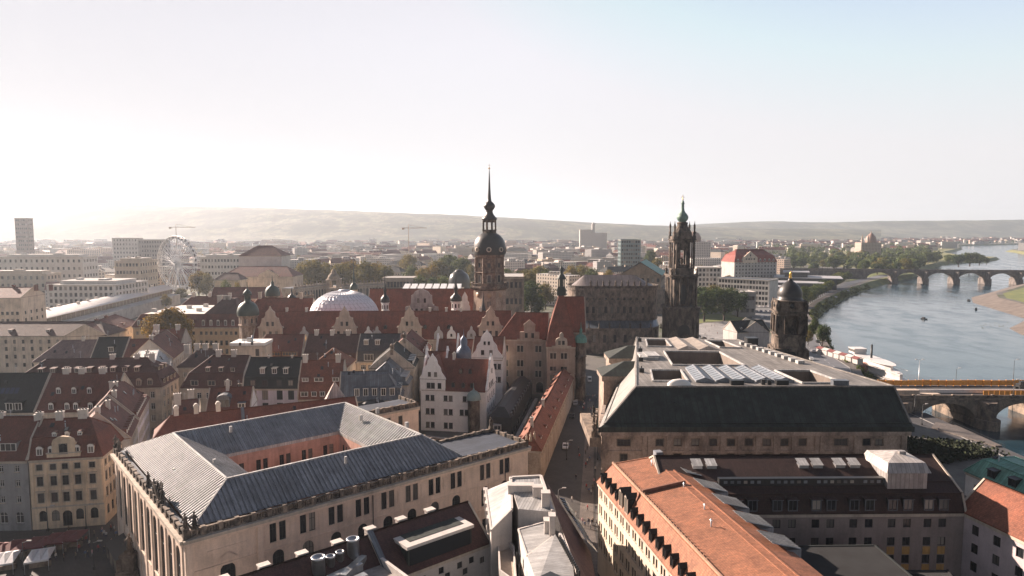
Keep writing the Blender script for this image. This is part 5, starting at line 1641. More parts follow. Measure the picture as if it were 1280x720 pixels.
# courtyard roofs behind
H = House('castle_back_wing', 'rear castle wing with dark red roof seen right of the glass dome', 'castle wing', (-74, 346), (-13, 346), 15, 24, rings_gable(15, 24, 36.4), CW, T_PAL)
H.row(0, 20, 1.3, 2.2, 18, frame=M_BLACK); H.finish()
m = MB()
H2 = House('castle_left_wing', 'side castle wing with small red roofs and gables left of the glass dome', 'castle wing', (-128, 322), (-96, 322), 14, 24, rings_gable(14, 24, 34.0, 5, None), CW, T_PAL)
H2.row(0, 20, 1.3, 2.0, 9, frame=M_BLACK); H2.dormers(0, 25.6, 1.6, 1.8, xs=[5, 12, 20, 26], style='gable'); H2.chimney(6, 7, 37, 1.4, 1.2, m=W_CREAM); H2.chimney(26, 7, 37, 1.4, 1.2, m=W_CREAM); H2.finish()
SG = plaster('sgraffito_wall', (0.50, 0.45, 0.42), .45)
H = House('court_gable_house', 'courtyard wing with a big pale painted gable behind the long castle roof', 'castle wing', (-53.5, 331), (-34.5, 331), 15, 23.6, rings_gable(15, 23.6, 27, 4, 4), SG, T_PAL)
H.row(0, 20, 1.3, 2.2, 6, frame=M_BLACK); H.finish()
gable_piece(H.root, [(9.4, 23.4), (9.4, 25), (8.0, 25.2), (8, 29.4), (5.8, 30), (5.2, 31.2), (5.0, 35.2), (4.0, 35.6), (3.2, 37), (0, 38.4)], -.6, .6, [SG, TRIM, T_PAL], wins=[(x, 27.6, 1.2, 2.2, 'plain') for x in (-5, -2.5, 0, 2.5, 5)] + [(-1.6, 32.6, 1.1, 2.2, 'plain'), (1.6, 32.6, 1.1, 2.2, 'plain')], loc=(9.5, 0, 0), pitch_back=(5, 30, 36, 9))
H = House('court_pediment_house', 'small rosy pediment front peeping over the castle roof', 'castle wing', (-33, 324), (-19.5, 324), 9, 24.0, rings_gable(9, 24, 26.0), W_PINK, T_PAL)
H.row(0, 21, 1.2, 1.8, 4); H.finish()
gable_piece(H.root, [(6.4, 24), (6.4, 25.2), (0, 28.8)], -.5, .5, [W_PINK, TRIM, T_PAL], loc=(6.7, 0, 0), pitch_back=(5.6, 25.2, 28, 8))
def spire_tower(label, x, y, r, z_shaft, cap, shaft, capm, n=8, cat='tower', name='stair_tower', bands=True):
    t = thing(name, label, cat, (x, y, 0))
    m = MB(); pr = [(r, 0), (r, z_shaft - 4), (r * 1.12, z_shaft - 3.8), (r * 1.12, z_shaft - 3.4), (r, z_shaft - 3.2), (r, z_shaft), (r * 1.18, z_shaft + .2), (r * 1.18, z_shaft + .6)]
    m.lathe(pr, n=n, smooth=n > 10, rot=math.pi / 8)
    m.build('shaft', shaft, t)
    for k in range(n):
        a = 2 * math.pi * (k + .5) / n + math.pi / 8
        if math.sin(a) < .3:
            w = MB(); q = r * math.cos(math.pi / n) + .02
            w.poly([(-.4, -q, z_shaft - 2.6), (.4, -q, z_shaft - 2.6), (.4, -q, z_shaft - .9), (0, -q, z_shaft - .5), (-.4, -q, z_shaft - .9)])
            w.build('window', GLASS, t, (0, 0, 0), a + math.pi / 2)
    m = MB(); m.lathe([(rr * r, z_shaft + zz) for rr, zz in cap], n=16); m.build('cap', capm, t)
    return t
ONION = [(1.18, .6), (1.3, 1.4), (1.15, 2.6), (.7, 3.6), (.4, 4.3), (.35, 6), (.5, 6.3), (.35, 7.4), (.2, 9), (.09, 12), (.04, 17)]
DOMEC = [(1.16, .6), (1.2, 1.8), (1.16, 3.0), (1.0, 4.6), (.72, 5.8), (.4, 6.4), (.34, 6.6), (.34, 9.2), (.5, 9.4), (.42, 10.6), (.16, 11.6), (.06, 12.2), (.03, 15)]
CAPG = plain('dark_green_copper_cap', (0.045, 0.065, 0.055), .5, .25)
xx = xat(309, 292, 30)
spire_tower('stout corner tower with dark green bulbous dome and pale lantern at the castle\'s left end', xx, 293, 3.8, 29.6, DOMEC, sandstone('turret_stone', (.50, .38, .29), (.2, .14, .11), .5, .9), CAPG)
spire_tower('rear castle tower with low round green dome behind the left gable', xat(341, 345, 30), 345, 3.0, 33.0, [(1.2, .6), (1.25, 2), (1.1, 3.8), (.8, 5.0), (.3, 5.8), (.25, 7.4), (.1, 8), (.04, 11)], S_MID, CAPG)
spire_tower('small castle turret with a brown cap between the roofs left of the glass dome', xat(365, 335, 30), 335, 1.9, 31.5, [(1.2, .5), (1.3, 1.6), (.8, 3), (.3, 3.8), (.06, 7)], S_MID, M_BLACK)
spire_tower('slender courtyard tower with needle spire just right of the glass dome', xat(442.5, 352, 35), 352, 1.7, 35.4, ONION, S_PALE, CAPG)
spire_tower('white courtyard stair tower with black onion cap and curly white gable beside it', xat(570, 332, 32), 332, 2.3, 31.6, ONION, W_WHITE, M_BLACK)
spire_tower('white courtyard stair tower with black onion cap next to the painted gable', xat(481.5, 330, 32), 330, 1.8, 31.2, ONION, W_WHITE, M_BLACK)
spire_tower('thin dark pinnacle on the roof in front of the great castle tower', xat(604, 318, 30), 318, 1.1, 28.6, [(1.2, .5), (.9, 2), (.5, 4), (.1, 8), (.05, 10)], M_BLACK, M_BLACK)
m = MB()
t = thing('curly_gable', 'white scrolled gable standing right of the white stair tower', 'gable', (xat(581, 336, 32), 336, 0))
gable_piece(t, [(2.6, 20), (2.6, 29), (2.0, 30), (2.2, 31), (1.4, 32), (1.3, 34), (.8, 35), (0, 36.4)], -.5, .5, [W_WHITE, TRIM, T_PAL], name='gable_wall')
# glazed dome over the small court
DG = thing('glass_dome', 'big pale glazed dome with diamond panes over the castle courtyard', 'glass dome', (xat(430.5, 322, 30), 322, 0))
m = MB(); nD, nR = 40, 10
hh, rx, ry = 13.2, 16.4, 12.5
for j in range(nR):
    for k in range(nD):
        e0, e1 = math.pi / 2 * j / nR, math.pi / 2 * (j + 1) / nR
        def DP(e, k): 
            a = 2 * math.pi * k / nD
            bul = math.cos(e) ** .85 * (1 + .012 * math.sin(k * 12.9 + e * 40))
            return (rx * bul * math.cos(a), ry * bul * math.sin(a), 25.0 + hh * math.sin(e))
        s0, s1 = (j % 2) * .5, ((j + 1) % 2) * .5
        p0, p1, q0, q1 = DP(e0, k + s0), DP(e0, k + 1 + s0), DP(e1, k + s1), DP(e1, k + 1 + s1)
        if j % 2 == 0: m.poly([p0, p1, q0]); m.poly([p1, q1, q0])
        else: m.poly([p0, q1, q0]); m.poly([p0, p1, q1])
DGM = plain('dome_cushion_foil', (0.80, 0.81, 0.86), .28, .0, .05)
m.build('glazing', DGM, DG)
m = MB()
for j in range(0, nR):
    for k in range(nD):
        e0, e1 = math.pi / 2 * j / nR, math.pi / 2 * (j + 1) / nR
        s0, s1 = (j % 2) * .5, ((j + 1) % 2) * .5
        m.tube(DP(e0, k + s0), DP(e1, k + s1), .15, n=3); m.tube(DP(e0, k + s0), DP(e1, k + s1 + (-1 if s1 else 1) * (0 if s1 == 0 else 1) + (0)), .09, n=3)
        m.tube(DP(e0, k + s0), DP(e0, k + 1 + s0), .12, n=3)
m.lathe([(2.4, 37.9), (2.4, 38.6), (0, 38.9)], n=16)
m.build('lattice', plain('dome_lattice_steel', (0.55, .55, .58), .5, .3), DG)
m = MB(); m.prism([(rx * 1.02 * math.cos(2 * math.pi * k / 32), ry * 1.02 * math.sin(2 * math.pi * k / 32)) for k in range(32)], 0, 25.1); m.build('drum', CW, DG)
# skylights strip behind the rear wing
t = thing('skylight_hall', 'low hall with a row of bright white skylights behind the rear castle wing', 'hall', (xat(500, 372, 30), 372, 0))
m = MB(); m.box(0, 34, 0, 14, 0, 34.2); m.build('wall', CW, t)
for k in range(8):
    m = MB(); x = 1 + k * 4.1
    m.poly([(x, 1, 34.4), (x + 3.2, 1, 34.4), (x + 3.2, 12, 36.6), (x, 12, 36.6)]); m.poly([(x, 12, 34.4), (x, 12, 36.6), (x + 3.2, 12, 36.6), (x + 3.2, 12, 34.4)]); m.poly([(x + 3.2, 1, 34.4), (x + 3.2, 12, 34.4), (x + 3.2, 12, 36.6)]); m.poly([(x, 1, 34.4), (x, 12, 36.6), (x, 12, 34.4)])
    m.build('skylight', plain('skylight_white', (0.7, .7, .7), .4), t)

# ================================================================ GREAT CASTLE TOWER
TY = 335.0
T = thing('castle_tower', 'tall castle clock tower with black domed cap, open lantern and needle spire', 'tower', (xat(612, TY, 40), TY, 0))
Z = lambda v: zat(v, TY)
pxm = TY / FPX
ST_L = sandstone('tower_shaft_stone', (0.46, 0.36, 0.28), (0.22, 0.165, 0.13), .42)
oct8 = dict(n=8, rot=math.pi / 8, smooth=False)
m = MB(); m.lathe([(10.6, 0), (9.6, 20), (8.7, 27), (8.3, Z(372)), (8.2, Z(362))], **oct8); m.build('shaft', ST_L, T)
m = MB(); m.lathe([(8.2, Z(362)), (9.6, Z(360)), (9.9, Z(358.5)), (9.9, Z(356.8)), (9.5, Z(356.8)), (9.5, Z(354)), (9.9, Z(353.6)), (9.9, Z(353)), (9.2, Z(353)), (9.2, Z(355)), (7, Z(355))], **oct8)
m.build('gallery', S_DARK2, T)
m = MB(); m.lathe([(7.1, Z(357)), (7.1, Z(322)), (7.9, Z(320.5)), (7.9, Z(318)), (7.4, Z(318))], **oct8)
for k in range(8):
    a = 2 * math.pi * k / 8 + math.pi / 8
    x, y = 7.15 * math.cos(a), 7.15 * math.sin(a)
    m.lathe([(.55, Z(357)), (.5, Z(322))], (x, y), 6)
    for zz in (Z(346), Z(334)): m.lathe([(.8, zz), (.8, zz + .6)], (x, y), 6)
m.lathe([(7.3, Z(341)), (7.7, Z(340)), (7.3, Z(339))], **oct8)
m.build('belfry_stage', sandstone('tower_belfry_stone', (0.27, 0.2, 0.155), (0.07, 0.056, 0.046), .45, .7), T)
me_w, pe_w = window_meshes(1.7, 3.4, 'surround', M_BLACK, TRIM, .06); me_s, pe_s = window_meshes(1.5, 2.2, 'surround', M_BLACK, S_MID, .06)
for k in range(8):
    a = 2 * math.pi * k / 8
    if math.sin(a) > .5: continue
    q = 7.1 * math.cos(math.pi / 8) + .06
    for mesh, pane_, zz in ((me_w, pe_w, Z(350) + 1), (me_s, pe_s, Z(331))):
        o = link('window', mesh, T, (q * math.cos(a), q * math.sin(a), zz), a + math.pi / 2); link('pane', pane_, o)
    q2 = 8.3 * math.cos(math.pi / 8) + .12
    m = MB(); m.lathe([(0, 0), (1.25, 0), (1.25, .12), (0, .14)], n=20); c = m.mesh('clock_face', [plain('clock_face', (0.42, 0.3, 0.2), .5)])
    o = link('clock_face', c, T, (q2 * math.cos(a), q2 * math.sin(a), Z(367))); o.rotation_euler = (math.pi / 2, 0, a + math.pi / 2)
    if k in (6,):
        o = link('window', me_s, T, (8.9 * math.cos(a), 8.9 * math.sin(a), Z(378)), a + math.pi / 2); link('pane', pe_s, o)
m = MB()
m.lathe([(7.9, Z(318)), (8.1, Z(315)), (8.0, Z(310)), (7.6, Z(304)), (6.8, Z(299)), (5.6, Z(295)), (4.4, Z(292.6)), (3.6, Z(291.5))], n=24)
BCOP = plain('black_copper', (0.035, 0.034, 0.034), .45, .3)
m.build('dome', BCOP, T)
for k in range(8):
    a = 2 * math.pi * k / 8
    if math.sin(a) > .5: continue
    m = MB(); m.lathe([(.75, 0), (1.25, 0), (1.25, .5), (.75, .5)], n=16, mi=0); m.lathe([(0, .2), (.75, .2)], n=16, mi=1)
    o = m.build('round_dormer', [TRIM, GLASS], T, (7.9 * math.cos(a), 7.9 * math.sin(a), Z(311.5))); o.rotation_euler = (math.pi / 2, 0, a + math.pi / 2)
m = MB()
m.lathe([(3.6, Z(292)), (3.6, Z(288)), (3.9, Z(287.6)), (3.9, Z(287)), (2.0, Z(287))], **oct8)
for k in range(8):
    a = 2 * math.pi * k / 8 + math.pi / 8
    m.lathe([(.42, Z(287.5)), (.38, Z(276))], (3.2 * math.cos(a), 3.2 * math.sin(a)), 6)
m.lathe([(3.2, Z(278)), (3.6, Z(276)), (3.6, Z(274.5))], **oct8)
m.build('lantern', S_DARK, T)
m = MB()
m.lathe([(3.75, Z(274.6)), (3.9, Z(273.5)), (3.0, Z(271)), (2.1, Z(268)), (1.7, Z(265.5)), (1.6, Z(263.5)), (2.2, Z(261.5)), (2.85, Z(258.5)), (2.7, Z(256)), (1.9, Z(253.4)), (1.1, Z(251.6)), (.85, Z(248)), (.55, Z(236)), (.22, Z(216)), (.1, Z(212))], n=16)
m.build('spire', BCOP, T)
m = MB(); m.lathe([(0, Z(212)), (.45, Z(211)), (.45, Z(210)), (0, Z(209))], n=10); m.tube((0, 0, Z(209.5)), (0, 0, Z(205)), .08); m.tube((-.5, 0, Z(206.6)), (.5, 0, Z(206.6)), .07); m.build('finial', GOLD, T)

# ================================================================ WHITE GABLED BUILDING (with black modern annex)
WG = Block('gabled_white_house', 'white castle chancery building with shaped gables, dark red roof and grey domed stair turret', 'museum', (-30.5, 224.0), (-8.4, 220.5), W_WHITE)
L0, Dp = WG.L, 16
for P, Q in (((0, 0), (L0, 0)), ((L0, 0), (L0, Dp)), ((L0, Dp), (0, Dp)), ((0, Dp), (0, 0))): WG.add_facade(P, Q, 0, 13.6)
for z, h in ((11.2, 1.9), (6.6, 2.0), (2.0, 2.0)):
    for x in (3.2, 9.4): 
        for dx in (-.85, .85): WG.win(0, x + dx, z, 1.35, h, 'plain', M_BLACK, S_MID)
for x in (15.0, 16.5): WG.win(0, x, 11.2, 1.25, 1.9, 'plain', M_BLACK, S_MID)
for x in (14.0, 15.7): WG.win(0, x, 6.6, 1.35, 2.0, 'plain', M_BLACK, S_MID)
for z in (11, 7): WG.row(1, z, 1.3, 1.9, 4, 1, 15, frame=M_BLACK, trim=S_MID)
WG.walls()
m = MB()
rz_, y1 = 23.2, Dp
m.poly([(.4, -.4, 13.7), (L0 - .4, -.4, 13.7), (L0 - .4, Dp / 2, rz_), (.4, Dp / 2, rz_)]); m.poly([(.4, Dp / 2, rz_), (L0 - .4, Dp / 2, rz_), (L0 - .4, Dp + .4, 13.7), (.4, Dp + .4, 13.7)])
m.poly([(.4, -.4, 13.7), (.4, Dp + .4, 13.7), (L0 - .4, Dp + .4, 13.7), (L0 - .4, -.4, 13.7)])
m.poly([(0, -.3, 17.6), (4.2, -.3, 24.6), (4.2, 8, 24.6), (0, 8, 17.6)]); m.poly([(4.2, -.3, 24.6), (8.3, -.3, 17.6), (8.3, 8, 17.6), (4.2, 8, 24.6)])
WG.roof = m.build('roof', T_RED, WG.root)
def vgable(w, zb, zs, zt):
    h = zt - zs
    return [(w, zb), (w, zs), (w + .15, zs), (w + .15, zs + .3), (w * .93, zs + h * .12), (w * .72, zs + h * .26), (w * .66, zs + h * .36), (w * .66, zs + h * .4), (w * .58, zs + h * .48), (w * .42, zs + h * .58), (w * .38, zs + h * .66), (w * .38, zs + h * .7), (w * .26, zs + h * .82), (w * .1, zs + h * .9), (0, zt)]
gable_piece(WG.root, vgable(4.3, 13.6, 17.6, 26.2), -.3, .35, [W_WHITE, W_LGREY, T_RED], wins=[(-1.3, 15.4, 1.3, 1.9, 'plain'), (.15, 15.4, 1.3, 1.9, 'plain'), (2.4, 15.4, 1.2, 1.9, 'plain'), (-1.0, 19.2, 1.0, 1.5, 'plain'), (1.1, 19.2, 1.0, 1.5, 'plain')], loc=(4.2, 0, 0))
gable_piece(WG.root, vgable(8.0, 13.4, 14.2, 25.4), -.3, .35, [W_WHITE, W_LGREY, T_RED], wins=[(-4, 15.4, 1.1, 1.6, 'plain'), (-1.3, 15.4, 1.1, 1.6, 'plain'), (1.3, 15.4, 1.1, 1.6, 'plain'), (0, 19.4, 1.1, 1.5, 'plain')], loc=(L0, Dp / 2, 0), rz=math.pi / 2)
gable_piece(WG.root, vgable(8.0, 13.4, 14.2, 25.4), -.3, .35, [W_WHITE, W_LGREY, T_RED], loc=(0, Dp / 2, 0), rz=-math.pi / 2)
for x, z, st in ((11.0, 14.8, 1), (14.4, 14.8, 1), (17.4, 14.8, 1), (12.8, 18.8, 0), (16.0, 18.8, 0)):
    me, pe = dormer_meshes(1.1, 1.4, 2.4, 'gable', T_RED, T_RED, M_BLACK); o = link('dormer', me, WG.root, (x, (z - 13.7) * .86 - .3, z)); link('pane', pe, o)
link('chimney', chimney_mesh(.9, .9, 3, 'arch'), WG.roof, (9.6, 8, 25))
m = MB(); c = (18.4, -1.4); m.lathe([(2.0, 0), (2.0, 11.6), (2.3, 11.8)], c, 12); m.build('stair_turret', S_DARK2, WG.root)
m = MB(); m.lathe([(2.5, 11.6), (2.4, 12.4), (2.0, 13.4), (1.2, 14.2), (.4, 14.6), (.1, 15.4), (.06, 17)], c, 14); m.build('turret_dome', plain('green_grey_copper', (0.20, 0.27, 0.26), .5, .2), WG.root)
H = House('second_gabled_house', 'rear white house with two-tier shaped gable and dark red roof', 'museum', (-15.4, 256.5), (-3.6, 255.5), 16, 18, rings_gable(16, 18, 25.4), W_WHITE, T_RED)
for z in (15.2, 10.2):
    for x in (4.4, 9.8):
        for dx in (-.8, .8): H.win(0, x + dx, z, 1.25, 2.1, 'plain', M_BLACK, S_MID)
H.finish()
gable_piece(H.root, vgable(5.9, 17.8, 18.6, 29.4), -.4, .3, [W_WHITE, W_LGREY, T_RED], wins=[(-1.6, 20.6, 1.2, 1.8, 'plain'), (1.6, 20.6, 1.2, 1.8, 'plain'), (-.8, 24.2, .8, 1.3, 'plain'), (.8, 24.2, .8, 1.3, 'plain')], loc=(5.9, 0, 0))
H = House('triple_roof_house', 'pair of dark red roofs with white curled gables and a blue ribbed dome between them', 'museum', (-31.5, 242), (-15.8, 241), 11, 16.5, rings_gable(11, 16.5, 22.6, None, None), W_WHITE, T_RED)
H.row(0, 13.6, 1.2, 1.8, 6); H.finish()
gable_piece(H.root, vgable(5.3, 16.2, 16.8, 24.6), -.3, .35, [W_WHITE, W_LGREY, T_RED], loc=(0, 5.5, 0), rz=-math.pi / 2)
gable_piece(H.root, vgable(5.3, 16.2, 16.8, 24.6), -.3, .35, [W_WHITE, W_LGREY, T_RED], loc=(7.6, 5.5, 0), rz=-math.pi / 2)
m = MB(); m.lathe([(2.8, 20), (2.8, 22.0), (2.6, 23.2), (1.8, 24.4), (1.3, 24.8), (1.4, 26.4), (1.2, 27.4), (.5, 28.2), (.1, 29), (.05, 31)], (13.6, 5), 16); m.build('blue_dome', plain('slate_blue_dome', (0.09, 0.12, 0.17), .4, .2), H.root)
H = House('hind_roof_house', 'rearmost of the dark red roofs with white curled gable ends before the castle front', 'museum', (-29.5, 262), (-14.5, 261), 10, 18, rings_gable(10, 18, 24.0, None, None), W_WHITE, T_RED)
H.row(0, 15, 1.2, 1.8, 5); H.finish()
gable_piece(H.root, vgable(4.9, 17.6, 18.3, 26.4), -.3, .35, [W_WHITE, W_LGREY, T_RED], loc=(0, 5, 0), rz=-math.pi / 2)
gable_piece(H.root, vgable(4.9, 17.6, 18.3, 26.4), -.3, .35, [W_WHITE, W_LGREY, T_RED], loc=(8, 5, 0), rz=-math.pi / 2)
# black annex running back to the castle
t = thing('black_annex', 'low black modern annex with long saw-edged roof climbing towards the castle gate', 'annex', (-7.6, 219, 0))
m = MB()
pl = [(0.2, -3.5), (7.4, -6.2), (15.5, 44.5), (8.2, 46.5)]
m.prism(pl, 0, 7.2, 0); m.frustum([(p[0], p[1]) for p in pl], 7.2, [(3.2, -2.0), (5.2, -2.8), (12.4, 44), (11.0, 44.4)], 10.0, 0)
m.build('wall', [plain('black_cladding', (0.022, 0.022, 0.024), .5, .1)], t)
for k in range(12):
    q = Vector((7.4, -6.2)).lerp(Vector((15.5, 44.5)), (k + .5) / 12)
    m = MB(); m.box(-.06, .4, -1.1, 1.1, 4.6, 8.6); m.build('roof_fin', [plain('fin_metal', (0.06, .06, .065), .4, .3)], t, (q.x - .5, q.y, 0), -.16)
    m = MB(); m.box(.02, .06, -1.0, 1.0, 1.2, 3.4); m.build('window', GLASS, t, (q.x - .02, q.y, 0), -.16)
m = MB(); m.box(1.6, 4.2, -6.0, -3.2, 3.2, 4.9, 0); m.box(1.9, 2.9, -6.06, -6.0, 3.5, 4.6, 1); m.box(3.1, 3.9, -6.06, -6.0, 3.5, 4.6, 1); m.box(4.8, 6.0, -6.4, -5.2, 0, 2.8, 0); m.build('entrance_bay', [W_LGREY, GLASS], t)
m = MB(); m.prism([(8.6, -5), (9.6, -5.2), (17.6, 44), (16.6, 44.2)], 0, 1.1); m.build('ramp_wall', W_LGREY, t)
# garden wall / terrace in front
t = thing('garden_wall', 'low stone wall with a pale coping around the sunken terrace before the white gabled house', 'wall', (-25, 199, 0))
m = MB(); m.beam((-4, 8, 3.4), (9, 4.5, 3.0), .6, .4, 1); m.beam((-4, 8, 1.6), (9, 4.5, 1.5), .4, 3.4, 0); m.beam((9, 4.5, 3), (20, -10, 3), .6, .4, 1); m.beam((9, 4.5, 1.5), (20, -10, 1.5), .4, 3.2, 0); m.build('wall_body', [S_DARK2, W_LGREY], t)

# ================================================================ CHURCH WITH OPENWORK TOWER
CY = 372.0
K = thing('church', 'dark sandstone court church with oval nave, balustrade statues and pale hipped roof', 'church', (xat(770, CY, 20), CY, 0))
kx0, kx1 = xat(712, CY, 30) - K.location.x, xat(826, CY, 30) - K.location.x
kz_b, kz_t = 17.5, 35.0
def stadium(x0, x1, hw, n=10):
    out = []
    for k in range(n + 1):
        a = -math.pi / 2 + math.pi * k / n
        out.append((x1 - hw * .75 + hw * .75 * math.cos(a), hw + hw * math.sin(a)))
    for k in range(n + 1):
        a = math.pi / 2 + math.pi * k / n
        out.append((x0 + hw * .75 + hw * .75 * math.cos(a), hw + hw * math.sin(a)))
    return out
hw = 11.0
out_ = stadium(kx0, kx1, hw)
m = MB(); m.prism(out_, 0, kz_t, 0)
o2 = [((x - (kx0 + kx1) / 2) * 1.015 + (kx0 + kx1) / 2, (y - hw) * 1.04 + hw) for x, y in out_]
m.prism(o2, kz_t - 1.2, kz_t, 0); m.prism(o2, kz_b + .2, kz_b + .9, 0)
for k in range(11):
    x = kx0 + 8 + (kx1 - kx0 - 16) * k / 10
    m.box(x - .35, x + .35, -.35, .05, kz_b, kz_t - 1.2, 0)
CST = sandstone('church_stone', (0.33, 0.26, 0.21), (0.06, 0.05, 0.043), .47, .5)
m.build('nave', CST, K)
m = MB()
for a, b_ in zip(o2, o2[1:] + o2[:1]):
    m.beam((*a, kz_t + 1.2), (*b_, kz_t + 1.2), .4, .3); m.beam((*a, kz_t + .5), (*b_, kz_t + .5), .12, 1.0)
m.build('balustrade', S_DARK, K)
for k in range(10):
    x = kx0 + 8 + (kx1 - kx0 - 16) * (k + .5) / 10
    mw, pw = window_meshes(1.5, 3.6, 'archhood', M_BLACK, S_MID, .06)
    o = link('window', mw, K, (x, -.08, kz_b + 5.6)); link('pane', pw, o)
    m = MB(); m.lathe([(.7, 0), (1.15, 0), (1.15, .25), (.7, .25)], n=14, mi=0); m.lathe([(0, .12), (.7, .12)], n=14, mi=1)
    o = m.build('round_window', [S_MID, GLASS], K, (x, -.02, kz_b + 11.6)); o.rotation_euler = (math.pi / 2, 0, 0)
    if k % 1 == 0: link('statue', statue_mesh(3.6, S_DARK, k), K, (x + 1.9, 0.2, kz_t + 1.0), k)
m = MB()
i0 = [((x - (kx0 + kx1) / 2) * .95 + (kx0 + kx1) / 2, (y - hw) * .9 + hw) for x, y in out_]
n_ = len(i0)
rl, rr2 = (kx0 + 9, hw), (kx1 - 13, hw)
for a, b_ in zip(i0, i0[1:] + i0[:1]):
    f = lambda p: (min(max(p[0], rl[0]), rr2[0]), hw)
    m.poly([(*a, kz_t + .3), (*b_, kz_t + .3), (*f(b_), kz_t + 6.6), (*f(a), kz_t + 6.6)])
K_ROOF = seam('church_roof_sheet', (0.20, 0.17, 0.165), .9, .5, .15, .2)
m.build('roof', K_ROOF, K)
m = MB()                                               # lower aisles with sheet roof
o3 = stadium(kx0 - 6, kx1 + 1, hw + 7.5, 10)
o3 = [(x, y - 7.5) for x, y in o3]
m.prism(o3, 0, 13.2, 0, bottom=False)
o4 = [((x - (kx0 + kx1) / 2) * 1.01 + (kx0 + kx1) / 2, (y - hw) * 1.03 + hw) for x, y in o3]
m.prism(o4, 12.6, 14.0, 0)
m.build('aisle', CST, K)
m = MB()
for (a, b_), (c, d) in zip(zip(o3, o3[1:] + o3[:1]), zip(out_, out_[1:] + out_[:1])):
    m.poly([(*a, 14.05), (*b_, 14.05), (*d, kz_b - .3), (*c, kz_b - .3)])
m.build('aisle_roof', seam('aisle_blue_sheet', (0.16, 0.19, 0.23), 2.2, .35, .4, .2), K)
for k in range(9):
    x = kx0 - 1 + (kx1 - kx0) * (k + .5) / 9
    mw, pw = window_meshes(1.6, 4.2, 'arch', M_BLACK, S_MID, .06)
    o = link('window', mw, K, (x, -7.6, 8.4)); link('pane', pw, o)
    link('statue', statue_mesh(3.2, S_DARK, k), K, (x + 2.6, -7.2, 13.9), k)
# the tower
BY = 366.0
B_ = thing('church_tower', 'black openwork church tower in three columned tiers with green onion top', 'church tower', (xat(851.5, BY, 40), BY, 0))
Z = lambda v: zat(v, BY)
def sq(w, c=.22):
    k = w * c
    return [(-w + k, -w), (w - k, -w), (w, -w + k), (w, w - k), (w - k, w), (-w + k, w), (-w, w - k), (-w, -w + k)]
m = MB()
m.prism(sq(8.2, .12), 0, Z(384), 0); m.prism(sq(8.8, .12), Z(386), Z(384), 0); m.prism(sq(9.1, .12), Z(384), Z(382.4), 0)
for sx_ in (-1, 1):
    for x in (5.4, 7.2): m.box(sx_ * x - .6, sx_ * x + .6, -8.75, -8.1, 0, Z(386), 0)
m.build('base_stage', sandstone('tower_base_stone', (0.24, 0.19, 0.15), (0.045, 0.038, 0.033), .52, .4), B_)
m = MB()
w = 8.25
pts = [(x, z + 3) for x, z in arch_poly(6.2, 14, 8)]
m.poly([(x, -w, z) for x, z in pts]); m.build('portal_niche', M_BLACK, B_)
m = MB()
for k, (x, z) in enumerate(((-2.6, 3.0), (2.6, 3.0))): m.tube((x, -8.7, z), (x, -8.7, z + 7.5), .5, .42, 8)
m.poly([(-3.6, -9.0, 10.5), (3.6, -9.0, 10.5), (0, -9.0, 13.2)]); m.box(-3.6, 3.6, -9, -8.2, 10, 10.5); m.build('portal', S_DARK, B_)
def tier(name, z0, z1, core, half, ncol, colr, mat, opening=None):
    m = MB()
    m.prism(sq(core, .3), z0, z1, 0)
    for sx_ in (-1, 1):
        for sy_ in (-1, 1):
            for dx, dy in ((half, half - 1.6), (half - 1.6, half), (half, half)):
                m.tube((sx_ * dx, sy_ * dy, z0 + .4), (sx_ * dx, sy_ * dy, z1 - 1.2), colr, colr * .85, 8)
            m.box(sx_ * half - 1.0 if sx_ < 0 else half - 1.6, sx_ * half + 1.6 if sx_ < 0 else half + 1.0, sy_ * half - 1.0 if sy_ < 0 else half - 1.6, sy_ * half + 1.6 if sy_ < 0 else half + 1.0, z0, z0 + .6)
    for x in (-2.0, 2.0):
        for sg in (-1, 1):
            m.tube((x, sg * half, z0 + .4), (x, sg * half, z1 - 1.2), colr, colr * .85, 8); m.tube((sg * half, x, z0 + .4), (sg * half, x, z1 - 1.2), colr, colr * .85, 8)
    m.prism(sq(half + .7, .14), z1 - 1.4, z1 - .6, 0); m.prism(sq(half + 1.2, .14), z1 - .6, z1, 0)
    m.prism(sq(half + .8, .14), z0, z0 + .5, 0)
    m.build(name, mat, B_)
    for a in (0, -math.pi / 2, math.pi / 2, math.pi):
        o = MB(); o.poly([(x, -core - .03, z0 + 1.4 + z) for x, z in arch_poly(2.6, (z1 - z0) * .62, 8)]); o.build('belfry_opening', M_BLACK, B_, (0, 0, 0), a)
tier('middle_tier', Z(382.4), Z(343), 4.7, 6.6, 4, .5, S_DARK)
for sx_ in (-1, 1):
    for sy_ in (-1, 1): link('statue', statue_mesh(4.2, S_DARK, sx_ + sy_ + 2), B_, (sx_ * 6.6, sy_ * 6.6, Z(343)))
